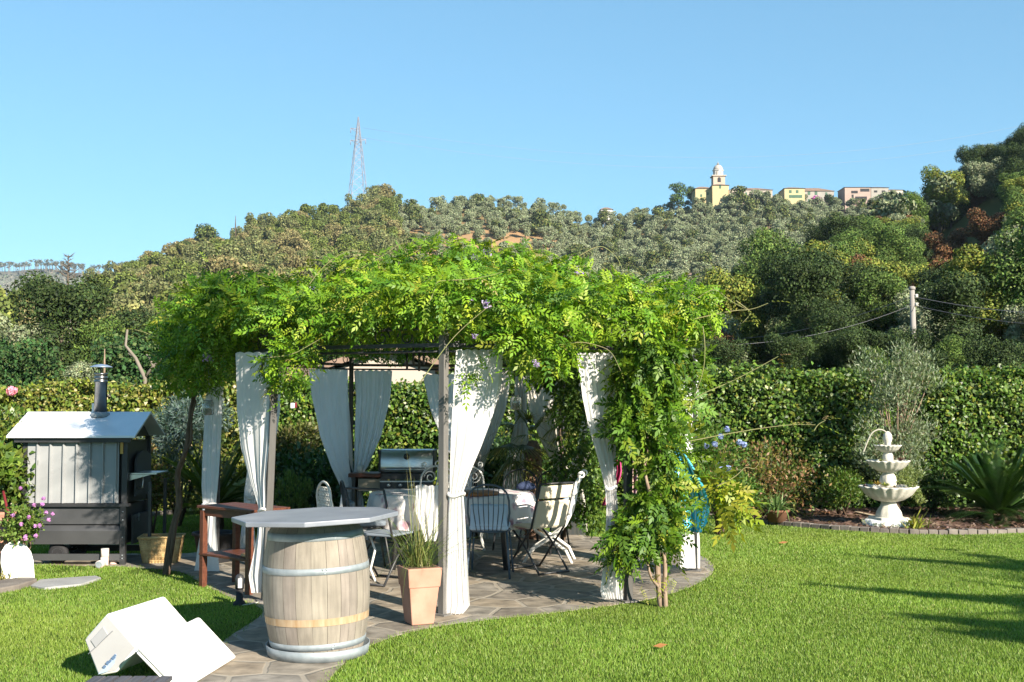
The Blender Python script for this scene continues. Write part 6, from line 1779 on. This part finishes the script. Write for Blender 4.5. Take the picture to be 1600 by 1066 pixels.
# plank in the bed, left of the fountain
m = MB(); a, b = G(1338, 800, .07), G(1382, 810, .07); m.bar(a, b, .07, .015); tag(m.build('wooden_stake', M('pale_stake', (.45, .36, .25), .8)), 'pale wooden stake lying on the mulch left of the fountain', 'stake')
m = MB(); a, b = G(1262, 805, .06), G(1290, 801, .06); m.bar(a, b, .12, .03); tag(m.build('wooden_stake', M('tan_plank', (.36, .17, .08), .8)), 'reddish plank lying on the mulch behind the potted plant', 'stake')

# ================================================================== DINING SET UNDER THE PERGOLA
TCEN = Vector((-.62, 11.9, 0)); TA, TB = .83, .60
t = thing('dining_table', 'oval garden dining table on dark legs under a floral cloth', 'table', TCEN)
m = MB(); m.prism([(TCEN.x + TA * .97 * math.cos(a), TCEN.y + TB * .97 * math.sin(a)) for a in np.linspace(0, 2 * PI, 48, endpoint=False)], .715, .742); m.build('tabletop', MT['redwood'], t)
for sx in (-1, 1):
    for sy in (-1, 1):
        m = MB(); m.tube([(TCEN.x + sx * .5, TCEN.y + sy * .33, .715), (TCEN.x + sx * .56, TCEN.y + sy * .36, 0)], .025, 8); m.build('leg', MT['black'], t)
CL = bpy.data.materials.new('floral_cloth'); CL.use_nodes = True
tn = CL.node_tree; p = tn.nodes['Principled BSDF']; p.inputs['Roughness'].default_value = .8; p.inputs['Specular IOR Level'].default_value = .2
tc = tn.nodes.new('ShaderNodeTexCoord')
vo = tn.nodes.new('ShaderNodeTexVoronoi'); vo.inputs['Scale'].default_value = 7.5; tn.links.new(tc.outputs['Object'], vo.inputs['Vector'])
nz = tn.nodes.new('ShaderNodeTexNoise'); nz.inputs['Scale'].default_value = 26; nz.inputs['Detail'].default_value = 3; tn.links.new(tc.outputs['Object'], nz.inputs['Vector'])
ad = tn.nodes.new('ShaderNodeMath'); ad.operation = 'MULTIPLY_ADD'; ad.inputs[1].default_value = .45; tn.links.new(nz.outputs['Fac'], ad.inputs[0]); tn.links.new(vo.outputs['Distance'], ad.inputs[2])
rp = tn.nodes.new('ShaderNodeValToRGB'); rp.color_ramp.elements[0].position = .45; rp.color_ramp.elements[0].color = (.32, .19, .24, 1); rp.color_ramp.elements[1].position = .66; rp.color_ramp.elements[1].color = (.66, .63, .62, 1)
e = rp.color_ramp.elements.new(.54); e.color = (.50, .40, .43, 1)
tn.links.new(ad.outputs[0], rp.inputs[0]); tn.links.new(rp.outputs[0], p.inputs['Base Color'])
pts = []; nu = 180
rings = [(0, .748), (.5, .748), (.92, .748), (.985, .747), (1.0, .742), (1.012, .72), (1.03, .62), (1.04, .52), (1.05, .44)]
for i, (f, z) in enumerate(rings):
    for j in range(nu):
        a = 2 * PI * j / (nu - 1)
        k = max(0, (i - 4) / 4)
        ff = f + .045 * k * math.sin(11 * a + .6 * math.sin(3 * a)) + .02 * k * math.sin(23 * a)
        zz = z + .04 * k * math.sin(4 * a + .8)
        pts.append((TCEN.x + TA * ff * math.cos(a), TCEN.y + TB * ff * math.sin(a), zz))
m = MB(); m.grid(pts, len(rings), nu)
tag(m.build('tablecloth', CL), 'whitish tablecloth with faded red flowers draped over the dining table', 'tablecloth')
c = P(742, 766, 11.55); c.z = .751
m = MB(); m.lathe([(.005, 0), (.235, 0), (.245, .012), (.24, .026), (.005, .024)], 40, c); tag(m.build('serving_board', M('board_wood', (.26, .10, .035), .5, 0, c2=(.36, .16, .06), scale=5, stretch=(1, 6, 1))), 'round brown wooden board lying on the dining table', 'serving board')
c = P(822, 758, 12.1); c.z = .752
m = MB(); m.lathe([(.05, 0), (.09, .02), (.08, .06), (.03, .09), (.004, .095)], 18, c, fn=lambda r, z, q: (r * (1 + .2 * math.sin(2 * q + 1)), z)); tag(m.build('folded_cloth', M('navy_cloth', (.03, .045, .10), .9)), 'dark navy folded cloth at the right end of the dining table', 'cloth')
# white shirt thrown over a chair / table edge
pr = [(760, 649, 690), (775, 650, 690), (800, 646, 688), (820, 655, 686), (834, 660, 684), (846, 664, 681)]
curt = curtain('white shirt draped over the near edge of the dining table, left of the middle post', pr, (TCEN.x - .5, 11.2, 0), (TCEN.x + .3, 11.18, 0), MT['cloth'], 4, None, .03, name='draped_shirt')
curt['category'] = 'shirt'

# ---- chairs (local frame: seat centre at the origin, the sitter looks along +Y)
def arc(cx, cz, r, a0, a1, y, n=14, ry=None): return [(cx + r * math.cos(a), y, cz + (ry or r) * math.sin(a)) for a in np.linspace(a0, a1, n)]
def place(t, x, y, rz): t.location = (x, y, 0); t.rotation_euler = (0, 0, rz)
def wire_chair(label, iron, cush=None):
    t = thing('wire_chair', label, 'chair', (0, 0, 0), None)
    for sx in (-1, 1):
        for sy in (-1, 1):
            m = MB(); m.tube([(sx * .17, sy * .16, .44), (sx * .19, sy * .20, .2), (sx * .205, sy * .235, 0)], .011, 7); bl(m, 'leg', iron, t)
    m = MB(); m.tube([(.19 * math.cos(a), .19 * math.sin(a), .44) for a in np.linspace(0, 2 * PI, 28)], .010, 6)
    for i in range(-3, 4): m.tube([(i * .05, -math.sqrt(max(0, .19 ** 2 - (i * .05) ** 2)), .44), (i * .05, math.sqrt(max(0, .19 ** 2 - (i * .05) ** 2)), .44)], .004, 4)
    bl(m, 'seat', iron, t)
    m = MB(); hoop = [(-.17, -.15, .44), (-.20, -.18, .62), (-.195, -.205, .74)] + [(.19 * math.cos(a), -.215 - .02 * math.sin(a), .76 + .13 * math.sin(a)) for a in np.linspace(PI, 0, 13)] + [(.195, -.205, .74), (.20, -.18, .62), (.17, -.15, .44)]
    m.tube(hoop, .010, 7); br = bl(m, 'backrest', iron, t)
    m = MB()
    for i in range(-3, 4):
        x = i * .048; m.tube([(x * .8, -.18, .45), (x, -.205, .65), (x * 1.05, -.225, .76 + .13 * math.sqrt(max(0, 1 - (x / .19) ** 2)))], .0045, 5)
    o = bl(m, 'back_wires', iron, br)
    if cush:
        m = MB(); m.box((0, 0, .48), (.37, .37, .06)); bl(m, 'seat_cushion', cush, t, bevel=.025, seg=3)
        m = MB(); m.box((0, -.155, .59), (.36, .055, .22), Matrix.Rotation(R(-5), 3, 'X')); bl(m, 'back_cushion', cush, t, bevel=.025, seg=3)
    return t
def folding_chair(label, frame, fab, back_fab=True):
    t = thing('folding_chair', label, 'chair', (0, 0, 0))
    for sx in (-1, 1):
        m = MB(); m.tube([(sx * .21, -.30, .88), (sx * .21, -.16, .45), (sx * .21, .24, 0)], .011, 7); bl(m, 'back_post', frame, t)
        m = MB(); m.tube([(sx * .185, .20, .44), (sx * .185, -.05, .24), (sx * .185, -.26, 0)], .011, 7); bl(m, 'leg', frame, t)
    for q_ in ([(-.21, -.30, .88), (0, -.31, .885), (.21, -.30, .88)], [(-.21, .24, .02), (.21, .24, .02)], [(-.185, -.26, .02), (.185, -.26, .02)], [(-.185, .2, .44), (.185, .2, .44)]):
        m = MB(); m.tube(q_, .010, 6); bl(m, 'crossbar', frame, t)
    m = MB(); m.box((0, .02, .452), (.40, .38, .022)); bl(m, 'seat', fab, t, bevel=.008)
    if back_fab:
        m = MB(); q = Matrix.Rotation(R(18), 3, 'X'); m.box((0, -.285, .80), (.405, .018, .13), q); bl(m, 'back_band', fab, t, bevel=.006)
        m = MB(); m.box((0, -.212, .585), (.40, .03, .27), q); bl(m, 'backrest', fab, t, bevel=.01)
    return t
def spiral(cx, cz, r, turns, a0, y, s=1, n=18): return [(cx + s * r * (1 - .75 * i / n) * math.cos(a0 + turns * 2 * PI * i / n), y, cz + r * (1 - .75 * i / n) * math.sin(a0 + turns * 2 * PI * i / n)) for i in range(n + 1)]
def scroll_chair(label, mat, lattice=False):
    """ornate cast iron garden chair"""
    t = thing('scroll_chair', label, 'chair', (0, 0, 0))
    for sx in (-1, 1):
        for sy in (-1, 1):
            m = MB(); m.tube([(sx * .17, sy * .17, .44), (sx * .21, sy * .21, .3), (sx * .17, sy * .18, .12), (sx * .21, sy * .22, 0)], .012, 7); bl(m, 'leg', mat, t)
    m = MB(); m.lathe([(.21, .43), (.22, .435), (.22, .452), (.21, .457), (.02, .457)], 32); bl(m, 'seat', mat, t)
    m = MB(); m.tube([(-.18, -.17, .45), (-.21, -.2, .65), (-.2, -.215, .76)] + [(.2 * math.cos(a), -.22, .77 + .16 * math.sin(a)) for a in np.linspace(PI, 0, 13)] + [(.2, -.215, .76), (.21, -.2, .65), (.18, -.17, .45)], .011, 6)
    br = bl(m, 'backrest', mat, t)
    m = MB()
    if lattice:
        for i in range(9):
            for j in range(9):
                x = (i - 4) * .042 + (j % 2) * .02; z = .50 + j * .045
                if abs(x) < .17 and (z < .76 or (x / .19) ** 2 + ((z - .77) / .15) ** 2 < .9): m.tube([(x + .02 * math.cos(q), -.2 - .03 * (z - .5), z + .02 * math.sin(q)) for q in np.linspace(0, 2 * PI, 9)], .0055, 4, False)
    else:
        for s in (-1, 1):
            m.tube(spiral(s * .09, .80, .075, 1.5, 0 if s > 0 else PI, -.22, 1), .007, 5); m.tube(spiral(s * .10, .62, .07, 1.4, PI / 2, -.21, s), .007, 5)
            m.tube([(s * .02, -.2, .46), (s * .05, -.21, .6), (s * .01, -.22, .74), (0, -.22, .92)], .007, 5)
            m.tube(spiral(s * .16, .945, .035, 1.3, -PI / 2, -.22, s), .008, 5)
        m.tube(spiral(0, .96, .04, 1.0, -PI / 2, -.22), .008, 5)
    bl(m, 'back_scrolls', mat, br)
    return t
def curule_chair(label, mat, cush):
    """white folding iron chair with curved crossing legs"""
    t = thing('curved_leg_chair', label, 'chair', (0, 0, 0))
    for sx in (-1, 1):
        m = MB(); m.tube([(sx * .19, -.33, .90), (sx * .19, -.29, .84), (sx * .19, -.22, .52), (sx * .19, -.14, .36), (sx * .19, .02, .24), (sx * .19, .18, .14), (sx * .19, .26, 0)], [.012, .016, .018, .02, .02, .018, .016], 7); bl(m, 'back_post', mat, t)
        m = MB(); m.tube([(sx * .165, .22, .42), (sx * .165, .12, .32), (sx * .165, -.04, .23), (sx * .165, -.18, .13), (sx * .165, -.24, 0)], .017, 7); bl(m, 'leg', mat, t)
        m = MB(); m.tube([(sx * .19, -.345 + .035 * (1 - .6 * i / 16) * math.cos(PI * 2.6 * i / 16 + .2), .915 + .035 * (1 - .6 * i / 16) * math.sin(PI * 2.6 * i / 16 + .2)) for i in range(17)], .009, 6); bl(m, 'scroll', mat, t)
    for i in range(6):
        m = MB(); m.box((0, -.17 + i * .075, .445), (.42, .055, .014)); bl(m, 'seat_slat', mat, t)
    for z, y_ in ((.86, -.31), (.74, -.275), (.62, -.245)):
        m = MB(); m.box((0, y_, z), (.38, .012, .05)); bl(m, 'back_slat', mat, t)
    m = MB(); m.box((0, -.16, .62), (.36, .06, .32), Matrix.Rotation(R(28), 3, 'X')); bl(m, 'cushion', cush, t, bevel=.028, seg=3)
    return t
def chair_at(t, px, py, rz):
    g = G(px, py); place(t, g.x, g.y, R(rz)); return t
chair_at(wire_chair('blue grey wire chair with a light blue cushion, its hooped back towards us', MT['blueiron'], MT['cushblue']), 766, 900, -4)
chair_at(folding_chair('black framed folding chair with cream canvas, right of the blue cushioned one', MT['black'], MT['canvas']), 840, 893, 38)
chair_at(curule_chair('white iron chair with curved crossing legs at the right end of the table', MT['whiteiron'], MT['cushblue']), 860, 877, 82)
chair_at(scroll_chair('white scrollwork iron chair on the far side of the table near the barbecue', MT['whiteiron']), 680, 858, 176)
chair_at(scroll_chair('second white scrollwork chair on the far side, right of the middle post', MT['whiteiron']), 728, 857, 182)
chair_at(scroll_chair('white lattice backed iron chair left of the table behind the barrel top', MT['whiteiron'], True), 540, 908, -62)
chair_at(folding_chair('black folding chair with grey blue seat pad between barrel and planter', MT['black'], MT['cushgrey'], False), 598, 910, -28)
chair_at(wire_chair('black wire chair at the left end of the table', MT['black'], MT['cushgrey']), 570, 892, -75)
chair_at(wire_chair('black hooped wire chair at the back right of the table', MT['black']), 850, 862, 150)
chair_at(wire_chair('thin black wire chair behind the right end of the table', MT['black']), 806, 858, 165)

# ---- barbecue
GB = Vector((P(638, 735, 14.0).x, 14.0, 0))
t = thing('barbecue', 'stainless steel gas barbecue with rounded lid at the back of the pergola', 'barbecue', GB)
zb = lambda py: P(638, py, 14.0).z
w_ = 80 / F * 14
a, b = zb(737), zb(702)
prof = [(-.22, a), (-.24, a + .05)] + [(-.24 + .06 * (1 - math.cos(q)) , a + .05 + (b - a - .05) * math.sin(q)) for q in np.linspace(.1, PI / 2, 8)] + [(.12, b)] + [(.12 + .14 * math.sin(q), a + (b - a) * math.cos(q)) for q in np.linspace(.2, PI / 2, 6)]
m = MB(); n_ = len(prof)
vs = [(GB.x - w_ / 2, GB.y + y, z) for y, z in prof] + [(GB.x + w_ / 2, GB.y + y, z) for y, z in prof]
m.add(vs, [list(range(n_)), list(range(n_, 2 * n_))[::-1]] + [(i, n_ + i, n_ + (i + 1) % n_, (i + 1) % n_) for i in range(n_)], True); lid = m.build('lid', MT['steel'], t, bevel=.006)
for sx in (-1, 1):
    m = MB(); m.box((GB.x + sx * (w_ / 2 + .012), GB.y, (a + b) / 2), (.022, .46, (b - a) * .96)); m.build('lid_cheek', MT['black'], lid)
m = MB(); m.tube([(GB.x - w_ * .42, GB.y - .29, a + .04), (GB.x + w_ * .42, GB.y - .29, a + .04)], .012, 8)
for sx in (-1, 1): m.tube([(GB.x + sx * w_ * .4, GB.y - .29, a + .04), (GB.x + sx * w_ * .4, GB.y - .23, a + .045)], .008, 6)
m.build('handle', MT['steel'], lid)
m = MB(); m.lathe([(.036, 0), (.036, .02), (.03, .024), (.002, .024)], 20); m.v = [(v[0] + GB.x, GB.y - .235 - v[2], v[1] + zb(712)) for v in m.v]; m.build('thermometer', MT['black'], lid)
m = MB(); m.box((GB.x, GB.y, (zb(738) + zb(748)) / 2), (w_, .46, zb(738) - zb(748))); m.build('firebox', MT['black'], t)
m = MB(); m.box((GB.x, GB.y - .24, (zb(748.5) + zb(764)) / 2), (w_ * 1.0, .06, zb(748.5) - zb(764)), Matrix.Rotation(R(-8), 3, 'X')); m.build('control_panel', MT['black'], t)
for z in (750, 762): 
    m = MB(); m.box((GB.x, GB.y - .285, zb(z)), (w_, .02, .014)); m.build('trim_strip', MT['steel'], t)
for i in range(4):
    m = MB(); m.lathe([(.022, 0), (.02, .025), (.002, .026)], 14); m.v = [(v[0] + GB.x - w_ * .33 + i * w_ * .22, GB.y - .28 - v[2], v[1] + zb(756)) for v in m.v]; m.build('knob', MT['steel'], t)
m = MB(); m.box((GB.x, GB.y, zb(765) / 2), (w_ * .94, .42, zb(766))); m.build('cabinet', MT['blackp'], t)
m = MB(); m.box((P(573, 741, 13.95).x, 13.95, zb(741)), (50 / F * 14, .42, .045)); m.build('side_shelf', MT['redwood'], t, bevel=.004)
m = MB(); m.box((P(583, 756, 13.98).x, 13.98, zb(756)), (40 / F * 14, .36, zb(747) - zb(766))); m.build('shelf_box', M('beige_box', (.34, .29, .22), .8), t)
m = MB(); m.box((P(555, 800, 13.95).x, 13.95, zb(744) / 2), (.04, .36, zb(744))); m.build('shelf_leg', MT['black'], t)
c = P(562, 735, 13.9)
m = MB(); m.lathe([(.035, 0), (.04, .05), (.036, .085)], 14, (c.x, c.y, zb(741) + .024)); tag(m.build('drinking_glass', M('pale_cup', (.6, .62, .62), .3)), 'small pale cup standing on the wooden barbecue shelf', 'cup')

# ---- hammock and hanging cloth at the right
HM = bpy.data.materials.new('hammock_cloth'); HM.use_nodes = True
tn = HM.node_tree; p = tn.nodes['Principled BSDF']; p.inputs['Roughness'].default_value = .85
a_ = tn.nodes.new('ShaderNodeAttribute'); a_.attribute_name = 'Col'; tn.links.new(a_.outputs['Color'], p.inputs['Base Color'])
t = thing('hammock_seat', 'turquoise and navy striped hammock seat hanging behind the leafy right post', 'hammock', P(1080, 760, 10.0))
rows = [(690, 1052, 1060), (705, 1052, 1068), (730, 1052, 1084), (760, 1054, 1100), (790, 1058, 1110), (815, 1064, 1106), (832, 1074, 1096)]
V = []; C_ = []; nv = 30; nu = 26
ys = np.linspace(690, 832, nv)
def hp(i, j):
    y = ys[j]; xl_ = np.interp(y, [r_[0] for r_ in rows], [r_[1] for r_ in rows]); xr_ = np.interp(y, [r_[0] for r_ in rows], [r_[2] for r_ in rows])
    u = i / (nu - 1); return P(xl_ + (xr_ - xl_) * u, y, 10.0 + .22 * math.sin(PI * u) * (j / nv) + .012 * math.sin(26 * u))
for i in range(nu - 1):
    for j in range(nv - 1):
        V += [hp(i, j), hp(i + 1, j), hp(i + 1, j + 1), hp(i, j + 1)]
        s = i % 8
        C_.append((.02, .05, .2) if s in (2,) else (.55, .62, .66) if s in (5,) else (.05, .38, .52) if s in (0, 3, 6) else (.08, .48, .62))
objm('fabric', mesh_np('fabric', np.array(V), 4, np.array(C_), [HM]), t)
m = MB(); m.tube([P(1056, 692, 10.0), P(1050, 640, 10.05), Vector((1.55, 10.7, 2.3))], .008, 5); m.build('rope', MT['canvas'], t)
for rows_, cols_, lab in (([(690, 962, 968), (740, 961, 972), (790, 940, 952)], [(.45, .03, .12), (.5, .05, .2)], 'crimson cloth hanging behind the right front curtain'), ([(715, 986, 996), (750, 984, 997), (790, 985, 994)], [(.5, .1, .22), (.15, .12, .35), (.5, .35, .3)], 'striped pink and purple cloth hanging among the right leaves')):
    V = []; C_ = []
    for j in range(11):
        for i in range(6):
            q = []
            for a, b in ((i, j), (i + 1, j), (i + 1, j + 1), (i, j + 1)):
                y = rows_[0][0] + (rows_[-1][0] - rows_[0][0]) * b / 11
                xl_ = np.interp(y, [r_[0] for r_ in rows_], [r_[1] for r_ in rows_]); xr_ = np.interp(y, [r_[0] for r_ in rows_], [r_[2] for r_ in rows_])
                q.append(P(xl_ + (xr_ - xl_) * a / 6, y, 10.6 + .03 * math.sin(2.2 * a)))
            V += q; C_.append(cols_[i % len(cols_)])
    tag(objm('hanging_cloth', mesh_np('hanging_cloth', np.array(V), 4, np.array(C_), [HM])), lab, 'cloth')

# ================================================================== AIR
hz = bpy.data.materials.new('haze_air'); hz.use_nodes = True
t_ = hz.node_tree
for n_ in list(t_.nodes): t_.nodes.remove(n_)
oo = t_.nodes.new('ShaderNodeOutputMaterial')
vo = t_.nodes.new('ShaderNodeVolumePrincipled')
vo.inputs['Color'].default_value = (.66, .83, 1.0, 1)
vo.inputs['Density'].default_value = 0.00009
t_.links.new(vo.outputs[0], oo.inputs['Volume'])
mb = MB(); mb.box((0, 1450, 117), (6200, 4300, 238))
tag(mb.build('haze', hz), kind='stuff')
